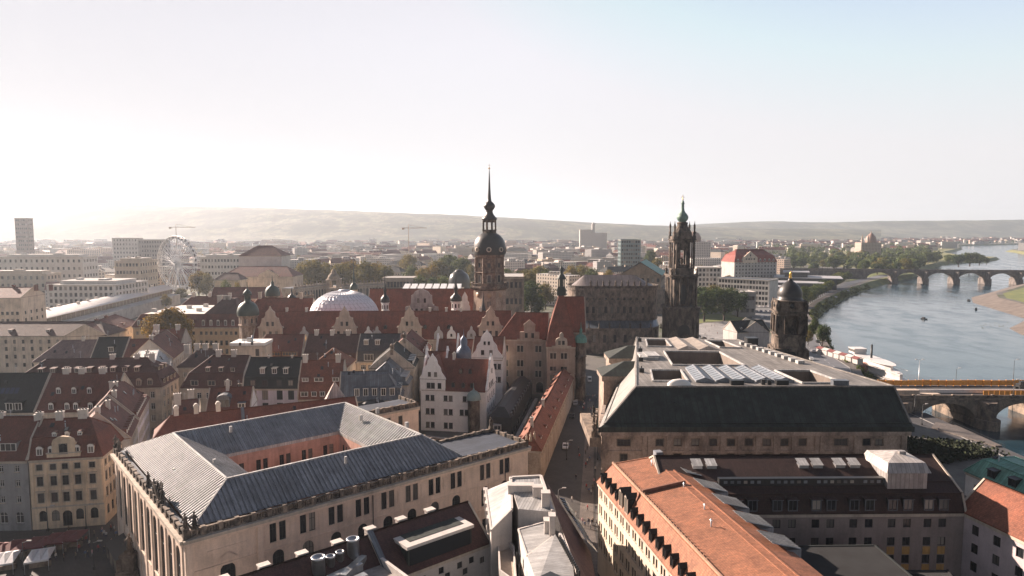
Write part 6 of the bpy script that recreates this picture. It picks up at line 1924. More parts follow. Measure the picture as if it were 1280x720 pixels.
# open belfry
z0, z1 = Z(343), Z(301)
m = MB()
m.prism(sq(5.6, .2), z0, z0 + 3.4, 0)
for sx_ in (-1, 1):
    for sy_ in (-1, 1):
        m.box(min(sx_ * 1.5, sx_ * 3.3), max(sx_ * 1.5, sx_ * 3.3), min(sy_ * 1.5, sy_ * 3.3), max(sy_ * 1.5, sy_ * 3.3), z0 + 3, z1)
        for dx, dy in ((5.2, 4.0), (4.0, 5.2), (5.3, 5.3)): m.tube((sx_ * dx, sy_ * dy, z0 + 3.4), (sx_ * dx, sy_ * dy, z1 - .4), .42, .36, 8)
m.prism(sq(3.3, .2), z0 + 3, z0 + 5.4, 0); m.prism(sq(3.2, .2), z1 - 5.0, z1, 0); m.lathe([(.2, z0 + 5.4), (1.0, z0 + 6.4), (.9, z0 + 8), (.4, z0 + 9)], n=10)
m.prism(sq(5.9, .16), z1 - .8, z1 + .4, 0); m.prism(sq(6.4, .16), z1 + .4, z1 + 1.0, 0)
m.build('belfry', S_DARK, B_)
z2 = z1 + 1.0
m = MB()
m.prism(sq(5.6, .2), z2, z2 + 1.4, 0); m.prism(sq(4.4, .3), z2 + 1.4, z2 + 3.4, 0)
m.frustum(sq(4.4, .3), z2 + 3.4, sq(2.6, .3), Z(283), 0); m.prism(sq(2.4, .3), Z(283), Z(278.5), 0); m.lathe([(2.9, Z(279.5)), (3.1, Z(278.5)), (2.2, Z(277.4))], n=12)
m.build('crown_stage', S_DARK, B_)
for sx_ in (-1, 1):
    for sy_ in (-1, 1):
        m = MB(); m.lathe([(.9, z2), (.9, z2 + 1.6), (.5, z2 + 2.2), (.75, z2 + 3.2), (.4, z2 + 4.2), (.5, z2 + 6.0), (.6, z2 + 7), (.2, z2 + 8.4), (.1, z2 + 9.4)], (sx_ * 5.2, sy_ * 5.2), 8); m.build('pinnacle', S_DARK, B_)
m = MB(); m.lathe([(1.7, Z(278)), (1.9, Z(277)), (2.7, Z(275)), (3.1, Z(272.4)), (3.0, Z(270.4)), (2.3, Z(267.6)), (1.4, Z(265.4)), (.85, Z(262)), (.7, Z(256)), (.95, Z(254.6)), (.7, Z(252.6)), (.3, Z(250))], n=16); m.build('onion_dome', seam('onion_copper', (0.16, 0.27, 0.22), .5, .55, .05, .35), B_)
m = MB(); m.tube((0, 0, Z(250.5)), (0, 0, Z(243.5)), .14); m.tube((-.9, 0, Z(246.4)), (.9, 0, Z(246.4)), .12); m.lathe([(0, Z(250)), (.5, Z(249.3)), (0, Z(248.6))], n=8); m.build('cross', GOLD, B_)

# ================================================================ GREAT DARK-ROOFED ASSEMBLY HOUSE
S = Block('assembly_house', 'huge assembly building with dark green hipped copper roof and pale roof deck with light wells', 'government building', (20.0, 149.0), (88.5, 149.4), sandstone('assembly_stone', (0.44, 0.35, 0.285), (0.16, 0.125, 0.105), .46, .25))
A_ = S.to_local
fp = [A_((20, 149)), A_((88.5, 149.4)), A_((90.5, 165)), A_((78.5, 236)), A_((41.5, 240)), A_((24.2, 172))]
for P, Q in zip(fp, fp[1:] + fp[:1]): S.add_facade(P, Q, 0, 22)
sx = [5.0] + [13.0, 17.0, 21.0, 25.0, 29.0, 33.0, 37.0, 41.0, 45.0] + [53.6, 59.4, 62.2]
for z, h, w in ((19.6, 1.5, 1.7), (15.8, 2.3, 1.6), (11.2, 2.6, 1.6), (6.4, 2.6, 1.6)):
    for x in sx: S.win(0, x, z, 3.0 if (x in (5.0, 53.6) and z > 19) else w, h, 'surround', M_BLACK, S_MID)
S.row(5, 17, 1.5, 3, 5, 2, 22, frame=M_BLACK, trim=S_MID); S.row(5, 11, 1.5, 3, 5, 2, 22, frame=M_BLACK, trim=S_MID)
def st(mb):
    mb.beam((-.4, -.3, 21.7), (68.9, -.3, 21.7), .9, .9, 0); mb.beam((-.1, -.12, 17.6), (68.6, -.12, 17.6), .3, .4, 0); mb.beam((0, -.12, 13.6), (68.5, -.12, 13.6), .3, .4, 0)
    for x in [.8, 9.6, 10.8] + [15 + 4 * k for k in range(8)] + [48.2, 49.4, 57, 67.6]: mb.box(x - .5, x + .5, -.28, 0, 0, 21.3, 0)
    mb.beam((-.4, .4, 21.7), (3.8, 23, 21.7), .9, .9, 0)
S.walls(extra=st)
deck = [A_(at(795, 483.5, 30.5)), A_(at(1117, 483, 30.5)), A_(at(921, 424.5, 30.5)), A_(at(796, 421.5, 30.5))]
eav = [(-.9, -.7), (69.6, -.7), (59.6, 88), (23.0, 91)]
DEC = seam('deck_sheet', (0.235, 0.22, 0.20), 1.1, .6, .1, .22)
m = MB()
m.poly([(*eav[0], 22.1), (*eav[1], 22.1), (*eav[1], 23.3), (*eav[0], 23.3)], 0)
for i in range(4):
    a, b_, c, d = eav[i], eav[(i + 1) % 4], deck[(i + 1) % 4], deck[i]
    # curved copper slope: a flare at the foot, then steep
    mid0 = (a[0] + (d[0] - a[0]) * .16, a[1] + (d[1] - a[1]) * .16); mid1 = (b_[0] + (c[0] - b_[0]) * .16, b_[1] + (c[1] - b_[1]) * .16)
    if i == 2: continue
    m.poly([(*a, 22.9), (*b_, 22.9), (*mid1, 23.7), (*mid0, 23.7)], 2 if i == 3 else 0); m.poly([(*mid0, 23.7), (*mid1, 23.7), (*c, 30.5), (*d, 30.5)], 2 if i == 3 else 0)
    m.beam((*mid0, 23.75), (*mid1, 23.75), .25, .3, 0); m.beam((*d, 30.55), (*c, 30.55), .4, .35, 1); m.beam((*mid0, 23.7), (*d, 30.6), .4, .35, 1)
m.poly([(*eav[2], 22.9), (*eav[3], 22.9), (*deck[3], 30.5), (*deck[2], 30.5)], 0)
# seams of the big front slope
k = 1.0
lo0, lo1, hi0, hi1 = Vector((eav[0][0] + 2.0, 1.5, 23.75)), Vector((eav[1][0] - .2, 1.5, 23.75)), Vector((*deck[0], 30.55)), Vector((*deck[1], 30.55))
for i in range(95):
    t = (i + .5) / 95
    m.beam(tuple(lo0.lerp(lo1, t)), tuple(hi0.lerp(hi1, t)), .10, .12, 0)
x0, x1 = 9.5, 26.5                                     # gentle cross gable on the front slope
m.poly([(10.0, 1.2, 23.9), (17.4, 5.0, 27.8), (19.5, 1.2, 24.6)], 0); m.beam((10.0, 1.4, 23.9), (17.2, 4.7, 27.6), .35, .3, 0); m.beam((17.2, 4.7, 27.6), (24.4, 1.4, 23.9), .35, .3, 0)
S.roof = m.build('roof', [M_DKGRN, DEC, seam('painted_sunlit_slope', (0.30, 0.29, 0.27), .7, .5, .1, .2)], S.root)  # left slope's sunlight is painted in as a much paler sheet
# deck with wells: build as strips around rectangular openings in deck coordinates (s across 0..1, t back 0..1)
d0, d1, d2, d3 = [Vector((*p, 30.5)) for p in deck]
def dk(s, t, z=30.52):
    p = (d0.lerp(d1, s)).lerp(d3.lerp(d2, s), t)
    return (p.x, p.y, z)
wells = [(.07, .215, .07, .25), (.085, .27, .74, .93), (.19, .57, .34, .63), (.64, .80, .74, .93), (.67, .84, .04, .25)]
ss = sorted({0, 1, *[a for w in wells for a in w[:2]]}); ts = sorted({0, 1, *[a for w in wells for a in w[2:]]})
m = MB()
for a, b_ in zip(ss, ss[1:]):
    for c, d in zip(ts, ts[1:]):
        ms, mt = (a + b_) / 2, (c + d) / 2
        if any(w[0] < ms < w[1] and w[2] < mt < w[3] for w in wells): continue
        m.poly([dk(a, c), dk(b_, c), dk(b_, d), dk(a, d)], 0)
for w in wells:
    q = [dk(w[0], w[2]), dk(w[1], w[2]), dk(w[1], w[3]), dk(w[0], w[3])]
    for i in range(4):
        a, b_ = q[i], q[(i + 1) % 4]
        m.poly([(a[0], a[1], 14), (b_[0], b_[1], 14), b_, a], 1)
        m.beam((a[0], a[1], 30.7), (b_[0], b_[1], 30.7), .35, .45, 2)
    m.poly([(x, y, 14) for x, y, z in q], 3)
    a, b_ = Vector(q[3]), Vector(q[2])                  # windows in the far wall of the well
    n_ = max(2, int((b_ - a).length / 4))
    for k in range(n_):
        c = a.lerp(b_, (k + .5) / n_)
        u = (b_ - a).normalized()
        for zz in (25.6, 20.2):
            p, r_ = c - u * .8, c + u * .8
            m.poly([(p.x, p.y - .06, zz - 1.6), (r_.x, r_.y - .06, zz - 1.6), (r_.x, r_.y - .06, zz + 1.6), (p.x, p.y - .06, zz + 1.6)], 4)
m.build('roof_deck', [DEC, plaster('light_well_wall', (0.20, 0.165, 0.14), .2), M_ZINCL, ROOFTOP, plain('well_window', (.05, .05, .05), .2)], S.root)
for k in range(5):                                       # ridged glass roofs
    s = .245 + k * .082
    m = MB()
    q = [Vector(dk(s, .06)), Vector(dk(s + .074, .06)), Vector(dk(s + .074, .285)), Vector(dk(s, .285))]
    z0, z1 = 30.9, 31.6
    f, b_ = (q[0] + q[1]) / 2, (q[2] + q[3]) / 2
    for p in q: p.z = z0
    f.z = b_.z = z1
    m.poly([tuple(q[0]), tuple(f), tuple(b_), tuple(q[3])][::-1], 0); m.poly([tuple(f), tuple(q[1]), tuple(q[2]), tuple(b_)][::-1], 0)
    m.poly([tuple(q[0]), tuple(q[1]), tuple(f)], 2); m.poly([tuple(q[2]), tuple(q[3]), tuple(b_)], 1)
    m.prism([(p.x, p.y) for p in q], 30.5, z0, 1)
    for j in range(9):
        t = j / 8
        m.beam(tuple(q[0].lerp(q[3], t)), tuple(f.lerp(b_, t)), .14, .14, 1); m.beam(tuple(q[1].lerp(q[2], t)), tuple(f.lerp(b_, t)), .14, .14, 1)
    m.beam(tuple(f), tuple(b_), .3, .3, 1); m.beam(tuple(q[0]), tuple(f), .25, .3, 1); m.beam(tuple(q[1]), tuple(f), .25, .3, 1)
    m.build('glass_roof', [plain('frosted_glass', (0.20, .23, .26), .45), M_ZINC, plain('grey_glass', (0.2, .23, .26), .15)], S.root)
def deck_box(name, s, t, w, d, h, mat, z=30.5):
    p = dk(s, t); m = MB(); m.box(-w / 2, w / 2, -d / 2, d / 2, -.1, h); m.box(-w / 2 - .12, w / 2 + .12, -d / 2 - .12, d / 2 + .12, h, h + .15); m.build(name, mat, S.root, (p[0], p[1], z))
for s, t, w, d, h in ((.40, .03, 3.0, 1.4, 1.0), (.505, .03, .8, .8, 1.1), (.53, .03, .8, .8, 1.0), (.58, .03, 2.8, 1.4, 1.0)): deck_box('vent_box', s, t, w, d, h, M_BLACK)
deck_box('vent_box', .80, .015, 3.6, 1.6, 1.2, M_LEAD); deck_box('roof_cabin', .17, .12, 6.0, 3.0, 2.6, M_BLACK, 27); deck_box('roof_light', .07, .50, 4.6, 8.0, .7, M_ZINCL); deck_box('roof_light', .09, .50, 3.4, 6.6, 1.0, M_ZINCL)
deck_box('vent_box', .955, .83, 3.4, 3.0, 2.4, M_BLACK, 30.5)
for t in (.22, .42, .62, .88):
    p = dk(.025, t); m = MB(); m.box(-.6, .6, -.35, .35, 0, 1.1); m.box(-.12, .12, -.1, .1, 1.1, 1.7); m.build('vent_stub', M_BLACK, S.root, (p[0], p[1], 30.5))
m = MB(); m.lathe([(2.4, 30.4), (2.2, 31.2), (1.4, 31.8), (0, 32.1)], (dk(.17, .02)[0], dk(.17, .02)[1]), 12, sx=1.2, sy=.5); m.build('white_hatch', WHITE, S.root)
m = MB()
a, b_ = Vector(dk(.33, .63)), Vector(dk(.57, .93))
for k in range(7):
    pass
for (s0, s1) in ((.30, .45), (.45, .61)):
    q = [dk(s0, .68, 30.6), dk(s1, .68, 30.6), dk(s1 - .01, .97, 30.6), dk(s0 + .01, .97, 30.6)]
    f, g = Vector(dk((s0 + s1) / 2, .70, 31.6)), Vector(dk((s0 + s1) / 2, .95, 31.6))
    m.poly([q[0], q[1], tuple(f)]); m.poly([q[1], q[2], tuple(g), tuple(f)]); m.poly([q[2], q[3], tuple(g)]); m.poly([q[3], q[0], tuple(f), tuple(g)])
m.build('ridge_roof', seam('brown_deck_sheet', (0.33, 0.29, 0.25), .9, .6, .1), S.root)
for k in range(10):                                      # slatted row on the river side
    m = MB(); p = dk(.905, .40 + k * .05); m.box(-.9, .9, -.9, .9, 0, .9); m.build('smoke_vent', M_ZINCL, S.root, (p[0], p[1], 30.5))
for (u, v, w) in ((771, 440, 0), (765, 461, 1)):         # two hipped pavilions on the lane side
    zc = 25.5
    c = A_(at(u + 8, v + 4, zc)); m = MB()
    a = 6.4; lx, ly = c
    m.box(lx - 5, lx + 12, ly - 5.2, ly + 4.8, 0, zc - 1.5, 0); m.box(lx - 5.6, lx + 12, ly - 5.8, ly + 5.4, zc - 1.5, zc, 0)
    m.frustum([(lx - 5.8, ly - 6), (lx + 12, ly - 6), (lx + 12, ly + 5.6), (lx - 5.8, ly + 5.6)], zc, [(lx + 1.5, ly - .3), (lx + 12, ly - .3), (lx + 12, ly + .3), (lx + 1.5, ly + .3)], zc + 3.2, 1)
    m.build('side_pavilion', [S.wall, M_DKGRN], S.root)
m = MB(); balustrade(m, (-1.8, 1), (1.6, 20), 20.6, 1.2, 3); m.box(-2.6, 0, .4, 21, 18.5, 20.6); m.build('side_balcony', S_MID, S.root)
for k in range(3): link('statue', statue_mesh(2.4, S_DARK, k), S.root, (-1.6 + k * .9, 1 + k * 7.6, 21.6))
# its domed corner tower
DY = 226.0
D = thing('domed_tower', 'dark sandstone tower with black dome crowned by a small gilded figure', 'tower', (xat(986.5, DY, 40), DY, 0), R(-12))
D.scale = (.9, .9, 1)
Z = lambda v: zat(v, DY)
m = MB(); m.prism(sq(5.6, .14), 0, Z(436), 0); m.prism(sq(6.0, .14), Z(436), Z(433), 0)
for sx_ in (-1, 1):
    for sy_ in (-1, 1): m.box(min(sx_ * 4.4, sx_ * 6.2), max(sx_ * 4.4, sx_ * 6.2), min(sy_ * 4.4, sy_ * 6.2), max(sy_ * 4.4, sy_ * 6.2), 0, Z(434), 0)
m.prism(sq(5.3, .2), Z(433), Z(418), 0); m.prism(sq(5.7, .2), Z(418), Z(416.4), 0)
m.build('base_stage', S_DARK2, D)
for a in (0, math.pi / 2, -math.pi / 2, math.pi):
    o = MB(); o.poly([(x, -5.65, Z(450) - 2 + z) for x, z in arch_poly(4.2, 6.0)]); o.build('arch_opening', M_BLACK, D, (0, 0, 0), a)
    o = MB(); o.poly([(x, -5.38, Z(430) + z) for x, z in arch_poly(5.6, 3.2, 10)], 0); o.build('blind_arch', S_MID, D, (0, 0, 0), a)
z0, z1 = Z(416.4), Z(391)
m = MB()
for sx_ in (-1, 1):
    for sy_ in (-1, 1):
        m.box(min(sx_ * 2.4, sx_ * 5.0), max(sx_ * 2.4, sx_ * 5.0), min(sy_ * 2.4, sy_ * 5.0), max(sy_ * 2.4, sy_ * 5.0), z0, z1)
        for dx, dy in ((4.9, 2.9), (2.9, 4.9), (5.2, 5.2)): m.tube((sx_ * dx, sy_ * dy, z0 + .4), (sx_ * dx, sy_ * dy, z1 - .5), .45, .38, 8)
m.prism(sq(2.6, .3), z0, z1, 0)
m.prism(sq(5.4, .18), z1 - .6, z1 + .3, 0); m.prism(sq(5.9, .18), z1 + .3, z1 + .9, 0)
m.build('belfry', S_DARK, D)
m = MB(); m.prism(sq(5.2, .3), z1 + .9, Z(376), 0); m.prism(sq(5.5, .3), Z(376.5), Z(374.6), 0)
for sx_ in (-1, 1):
    for sy_ in (-1, 1): m.lathe([(.7, z1 + .9), (.7, z1 + 2.6), (.9, z1 + 2.8), (.5, z1 + 3.6), (.3, z1 + 4.6)], (sx_ * 4.9, sy_ * 4.9), 8)
m.build('drum', S_DARK, D)
for a in (0, math.pi / 2, -math.pi / 2):
    o = MB(); o.lathe([(0, 0), (.8, 0), (.8, .2), (0, .22)], n=14); q = o.build('round_opening', M_BLACK, D); q.location = (5.25 * math.sin(a), -5.25 * math.cos(a), Z(381)); q.rotation_euler = (math.pi / 2, 0, a)
m = MB(); m.lathe([(4.7, Z(375)), (4.6, Z(373)), (4.25, Z(372.4)), (4.4, Z(369)), (4.3, Z(365)), (3.9, Z(361)), (3.2, Z(357.2)), (2.2, Z(354)), (1.2, Z(351.6)), (.7, Z(349.4)), (.7, Z(348.4)), (.3, Z(347.6))], n=24); m.build('dome', BCOP, D)
m = MB(); zz = Z(348); m.lathe([(.5, zz), (.55, zz + .4), (.35, zz + .9), (.42, zz + 1.6), (.25, zz + 2.0), (.1, zz + 2.1), (.2, zz + 2.35), (0, zz + 2.6)], n=8)
m.tube((.3, 0, zz + 1.7), (.7, 0, zz + 2.7), .1, .07); m.tube((-.3, 0, zz + 1.7), (-.6, 0, zz + 1.0), .1, .07); m.build('gilded_figure', GOLD, D)
# ================================================================ MIDDLE DISTANCE
def gtree_mesh(name, w, h, trunk_h, seed, n=900, leaf=0.9, mat=None, lobes=9):
    """crown of many small leaf tufts gathered in uneven lobes, gaps between them; trunk and limbs as a second mesh"""
    rnd = random.Random(seed)
    L = []
    for k in range(lobes):
        a = rnd.uniform(0, 6.283); r = w * .5 * rnd.uniform(.15, .68)
        z = trunk_h + (h - trunk_h) * rnd.uniform(.22, .80)
        s = w * rnd.uniform(.17, .30) * (1.15 - .4 * abs((z - trunk_h) / (h - trunk_h) - .45))
        L.append((r * math.cos(a), r * math.sin(a), z, s))
    L.append((rnd.uniform(-.08, .08) * w, rnd.uniform(-.08, .08) * w, trunk_h + (h - trunk_h) * .8, w * .22))
    V, F = [], []
    for k in range(n):
        cx, cy, cz, s = rnd.choice(L)
        d = Vector((rnd.gauss(0, 1), rnd.gauss(0, 1), rnd.gauss(0, 1))).normalized()
        q = Vector((cx, cy, cz)) + Vector((d.x, d.y, d.z * .85)) * s * rnd.uniform(.55, 1.08)
        if q.z < trunk_h * .8: continue
        nr = (d + Vector((rnd.uniform(-.7, .7), rnd.uniform(-.7, .7), rnd.uniform(-.2, .9)))).normalized()
        a = nr.orthogonal().normalized(); b = nr.cross(a)
        t = rnd.uniform(0, 6.28); a, b = a * math.cos(t) + b * math.sin(t), b * math.cos(t) - a * math.sin(t)
        l = leaf * rnd.uniform(.55, 1.25)
        i = len(V)
        V += [tuple(q - a * l), tuple(q - b * l * .6 + nr * l * .1), tuple(q + a * l), tuple(q + b * l * .6 + nr * l * .12)]
        F.append((i, i + 1, i + 2, i + 3))
    me = bpy.data.meshes.new('crown'); me.from_pydata(V, [], F); me.materials.append(mat)
    mb = MB()
    mb.tube((0, 0, 0), (0, 0, trunk_h + (h - trunk_h) * .3), w * .035, w * .02, 7)
    for cx, cy, cz, s in L: mb.tube((0, 0, trunk_h * rnd.uniform(.7, 1.3)), (cx, cy, cz), w * .014, w * .005, 5)
    return me, mb.mesh('trunk', [BARK])
BARK = plain('bark', (0.06, 0.045, 0.035), .9)
LF_G = leaf_mat('leaves_green', (0.085, 0.115, 0.036), (0.20, 0.20, 0.065))
LF_D = leaf_mat('leaves_dark', (0.058, 0.088, 0.036), (0.145, 0.17, 0.058))
LF_A = leaf_mat('leaves_autumn', (0.15, 0.115, 0.03), (0.40, 0.25, 0.05))
LF_O = leaf_mat('leaves_olive', (0.155, 0.14, 0.046), (0.31, 0.235, 0.075))
TREES = {}
for kind, mat in (('green', LF_G), ('dark', LF_D), ('autumn', LF_A), ('olive', LF_O)):
    for v in range(3):
        TREES[kind, v] = gtree_mesh('tree', 1.0 * 14, 17, 3.2, v * 7 + len(kind), 2600, .62, mat, 11 + v * 3)
def tree(x, y, h, w, kind, label, group=None, z=0.0, parts=True):
    me, tr = TREES[kind, random.randrange(3)]
    t = thing('tree', label, 'tree', (x, y, z), random.uniform(0, 6.28), group)
    t.scale = (w / 14, w / 14, h / 17)
    link('crown', me, t); link('trunk', tr, t)
    return t
# the big autumn tree by the palace hotel
big = gtree_mesh('tree', 19, 34, 8, 5, 24000, .75, LF_A, 26)
t = thing('tree', 'large golden-brown autumn tree towering over the roofs left of the yellow palace hotel', 'tree', (xat(211, 296, 20), 296, 0)); link('crown', big[0], t); link('trunk', big[1], t)

# palace hotel
PY = plaster('wall_hotel_yellow', (0.64, 0.49, 0.32), .2)
H = House('palace_hotel', 'yellow palace hotel with red mansard, white dormers and sunlit flat roof deck', 'hotel', (xat(166, 316, 22), 316), (xat(303, 316, 22), 316), 44, 21.6, [(-.4, -.4, -.4, -.4, 21.6), (2.6, 2.6, 2.6, 2.6, 27.2), (3.0, 3, 3, 3, 27.4)], PY, T_RED2, topm=plain('white_roof_deck', (0.55, .52, .48), .85, 0, .2, .3))  # the flat deck is white in itself
px_ = [xat(u, 316, 18) - H.A.x for u in (242, 251.5, 258, 264, 270, 276.5, 283, 289, 295)]
for z, h in ((18.8, 1.5), (14.2, 2.2), (10.2, 2.2), (6.2, 2.4)): H.row(0, z, 1.2, h, xs=px_ + [2, 4.6, 7.2, 9.8], frame=M_BLACK, style='plain')
H.dormers(0, 22.2, 1.3, 2.4, xs=[xat(u, 317, 23) - H.A.x for u in (175, 181, 235, 242, 255.5, 265, 274, 283, 292.5)], style='arch')
H.finish()
m = MB(); xa, xb = xat(255, 319, 27) - H.A.x, xat(299, 319, 27) - H.A.x
m.frustum([(xa, 3), (xb, 3), (xb, 22), (xa, 22)], 27.4, [(xa + 6, 11), (xb - 5, 11), (xb - 5, 14), (xa + 6, 14)], 34, 0)
m.build('hip_roof', T_BRN, H.root)
for u in (274, 282, 285): link('chimney', chimney_mesh(2.2, 1.6, 4), H.root, (xat(u, 326, 33) - H.A.x, 11, 35.6))
for k in range(7):
    m = MB(); m.box(-1, 1, -.8, .8, 0, 1.6); m.build('roof_unit', [CHIM], H.root, (4 + k * 5.2, 12 + (k * 7) % 26, 27.4))
H = House('palace_hotel_wing', 'rear red-roofed range behind the yellow palace hotel', 'hotel', (xat(222, 372, 24), 372), (xat(312, 372, 24), 372), 14, 23.6, rings_gable(14, 23.6, 30, 5, 5), PY, T_RED)
H.row(0, 20, 1.2, 1.8, 12, frame=M_BLACK)
for x in (6, 15, 26): H.chimney(x, 7, 32, 1.6, 1.2)
H.finish()
H = House('rear_red_range', 'second long red-roofed range with white roof edges behind the castle corner tower', 'hotel', (xat(262, 420, 24), 420), (xat(345, 420, 24), 420), 13, 24.5, rings_gable(13, 24.5, 31, None, None), W_PINK, T_RED2)
H.row(0, 21, 1.2, 1.8, 12, frame=M_BLACK); H.finish()

# modern blocks at the upper left
def block(name, label, u0, u1, v_top, Y, D, cat='office building', wall=W_CREAM, storeys=5, nwin=12, top=None, v_base=None, rz_shift=0.0, attic=True, wh=3.0, ww=2.2, side=True, group=None, slope=None):
    """flat-roofed block with its front at depth Y; height read from the roof edge"""
    z = zat(v_top, Y)
    A = (xat(u0, Y, z), Y); B = (xat(u1, Y + rz_shift, z), Y + rz_shift)
    ring = slope or [(-.2, -.2, -.2, -.2, z), (-.2, -.2, -.2, -.2, z + .7), (.4, .4, .4, .4, z + .7), (.4, .4, .4, .4, z + .3)]
    H = House(name, label, cat, A, B, D, z, ring, wall, wall if not slope else T_RED2, topm=top or ROOFTOP, ridges=False, group=group, cornice=.2)
    fh = z / storeys
    for s in range(storeys):
        H.row(0, fh * (s + .55), ww, min(wh, fh * .6), nwin, 1, style='modern', frame=M_BLACK)
        if side:
            k = 1 if (u0 + u1) / 2 < 640 else 3
            H.row(k, fh * (s + .55), ww, min(wh, fh * .6), max(2, int(D / 4.5)), 1, style='modern', frame=M_BLACK)
    H.finish()
    if attic:
        m = MB(); w = H.L; m.box(w * .08, w * .92, D * .2, D * .8, z, z + 3.0, 0, 1); m.box(w * .2, w * .27, D * .4, D * .5, z + 3, z + 4.4, 0); m.box(w * .6, w * .7, D * .3, D * .5, z + 3, z + 4.2, 0); m.build('attic_storey', [wall, top or ROOFTOP], H.root)
    return H
W_OFF = plaster('wall_office_white', (0.58, 0.55, 0.51), .15)
W_BEI = plaster('wall_beige', (0.50, 0.42, 0.33), .2)
W_CON = plaster('wall_concrete', (0.36, 0.34, 0.32), .25)
block('office_block', 'pale office block with window grid and set-back roof behind the long rounded arcade', 58, 143, 357, 520, 48, storeys=5, nwin=13, wall=W_OFF)
H = House('housing_block', 'cream housing block with balconies and brown-red hipped roof at the left edge', 'apartment block', (xat(-40, 372, 20), 372), (xat(24, 372, 20), 374), 22, zat(373, 372), rings_gable(22, zat(373, 372), zat(360, 378), None, None), W_CREAM, T_RED2)
for z in (21, 17, 13, 9): H.row(0, z, 1.5, 1.8, 10, frame=M_BLACK); H.row(1, z, 1.5, 1.8, 4, frame=M_BLACK)
for x in (18, 30, 38): H.chimney(x, 11, 36, 1.6, 1.4, m=T_RED)
H.finish()
block('department_store', 'long low building with dark attic band behind the cream housing block at the left edge', -60, 58, 343, 610, 20, wall=W_BEI, storeys=4, nwin=16)
block('retail_block', 'big pale retail block with white upper band and terraced roof at upper left', -5, 103, 322, 700, 26, wall=W_OFF, storeys=5, nwin=16)
block('brown_retail_block', 'brown-clad commercial block with light roof left of the ferris wheel', 143, 174, 327, 660, 34, wall=W_BEI, storeys=5, nwin=7)
block('hotel_tower', 'squarish brown tower block rising above the haze at far left', 18, 34, 273, 1200, 14, cat='tower block', wall=plaster('wall_tower_brown', (0.22, 0.175, 0.145), .2), storeys=12, nwin=6, attic=False)
block('plattenbau_block', 'long grey slab block with balconies behind the ferris wheel', 172, 206, 300, 1000, 16, cat='apartment block', wall=W_CON, storeys=8, nwin=10, attic=False)
block('white_slab_block', 'white slab block left of the grey balcony slab', 140, 172, 298, 1100, 16, cat='apartment block', wall=W_OFF, storeys=8, nwin=8, attic=False)
block('corner_office', 'white office with ribbon windows right of the ferris wheel', 250, 300, 322, 760, 30, wall=W_OFF, storeys=5, nwin=12)
# arcade with long rounded roof
ax0, ay0 = at(50, 398, 14); ax1, ay1 = at(215, 360, 14)
t = thing('glass_arcade', 'long low arcade building with rounded white roof and glazed side running towards the ferris wheel', 'arcade', (ax0, ay0, 0), math.atan2(ay1 - ay0, ax1 - ax0))
La = math.hypot(ax1 - ax0, ay1 - ay0); wa = 15
m = MB(); m.box(0, La, 0, wa, 0, 13.4, 0, bottom=False); m.build('wall', W_BEI, t)
m = MB(); n_ = 10
arc = [(-1 + (wa + 2) * k / n_, 13.4 + 3.6 * math.sin(math.pi * k / n_)) for k in range(n_ + 1)]
for (y0, z0), (y1, z1) in zip(arc, arc[1:]): m.poly([(0, y0, z0), (La, y0, z0), (La, y1, z1), (0, y1, z1)], 0, True)
for x in (0, La): m.poly([(x, y, z) for y, z in (arc if x else arc[::-1])], 0)
m.build('roof', plain('white_roof_sheet', (0.62, .59, .56), .5), t)
for k in range(36):
    w = La / 36
    m = MB(); m.box(.25, w - .25, -.08, .0, 9.2, 12.8, 0); m.build('window', plain('amber_glass', (0.16, 0.12, 0.08), .15), t, (k * w, 0, 0))
for k in range(12):
    m = MB(); m.box(-1, 1, -.8, .8, 16.6, 18.2); m.build('roof_unit', CHIM, t, (6 + k * La / 12.5, wa / 2 + (k % 3 - 1) * 2, 0))
m = MB(); m.box(0, La * .97, -9, -.2, 0, 8.6); m.poly([(0, -9, 8.7), (La * .97, -9, 8.7), (La * .97, -.2, 9.4), (0, -.2, 9.4)]); m.build('lower_wing', [plaster('wing_roof', (0.42, .4, .38))], t)
# ferris wheel
FW = 690.0
fx = xat(221, FW, 35)
hubz, rad = zat(329, FW), (zat(294, FW) - zat(364, FW)) / 2 * .97
t = thing('ferris_wheel', 'white ferris wheel with dark cabins standing among the city blocks', 'ferris wheel', (fx, FW, 0), R(-26))
WH = plain('wheel_white_steel', (0.72, .72, .72), .4)
m = MB()
NS = 36
for y in (-1.4, 1.4):
    for k in range(NS):
        a, b_ = 2 * math.pi * k / NS, 2 * math.pi * (k + 1) / NS
        for r in (rad, rad - 2.2): m.tube((r * math.cos(a), y, hubz + r * math.sin(a)), (r * math.cos(b_), y, hubz + r * math.sin(b_)), .32, n=5)
        m.tube((rad * math.cos(a), y, hubz + rad * math.sin(a)), ((rad - 2.2) * math.cos(b_), y, hubz + (rad - 2.2) * math.sin(b_)), .14, n=4)
m.build('rim', WH, t)
m = MB()
for k in range(NS):
    a = 2 * math.pi * k / NS
    for y in (-1.4, 1.4): m.tube((0, y, hubz), (rad * math.cos(a), y, hubz + rad * math.sin(a)), .2, n=4)
m.build('spoke', WH, t)
m = MB(); m.tube((0, -3.4, hubz), (0, 3.4, hubz), 1.3, n=12); m.build('hub', WH, t)
for y in (-4.5, 4.5):
    for sx_ in (-1, 1): m = MB(); m.tube((sx_ * rad * .52, y * 1.3, 0), (0, y * .7, hubz), .75, .5, 8); m.build('leg', WH, t)
cab = MB(); cab.lathe([(0, -2.9), (.9, -2.8), (1.1, -1.6), (1.1, -.7), (.8, -.2), (0, 0)], n=8); cabm = cab.mesh('cabin', [plain('cabin_dark', (0.10, .09, .09), .3)])
for k in range(NS):
    a = 2 * math.pi * k / NS
    link('cabin', cabm, t, (rad * math.cos(a), 0, hubz + rad * math.sin(a) + .4))
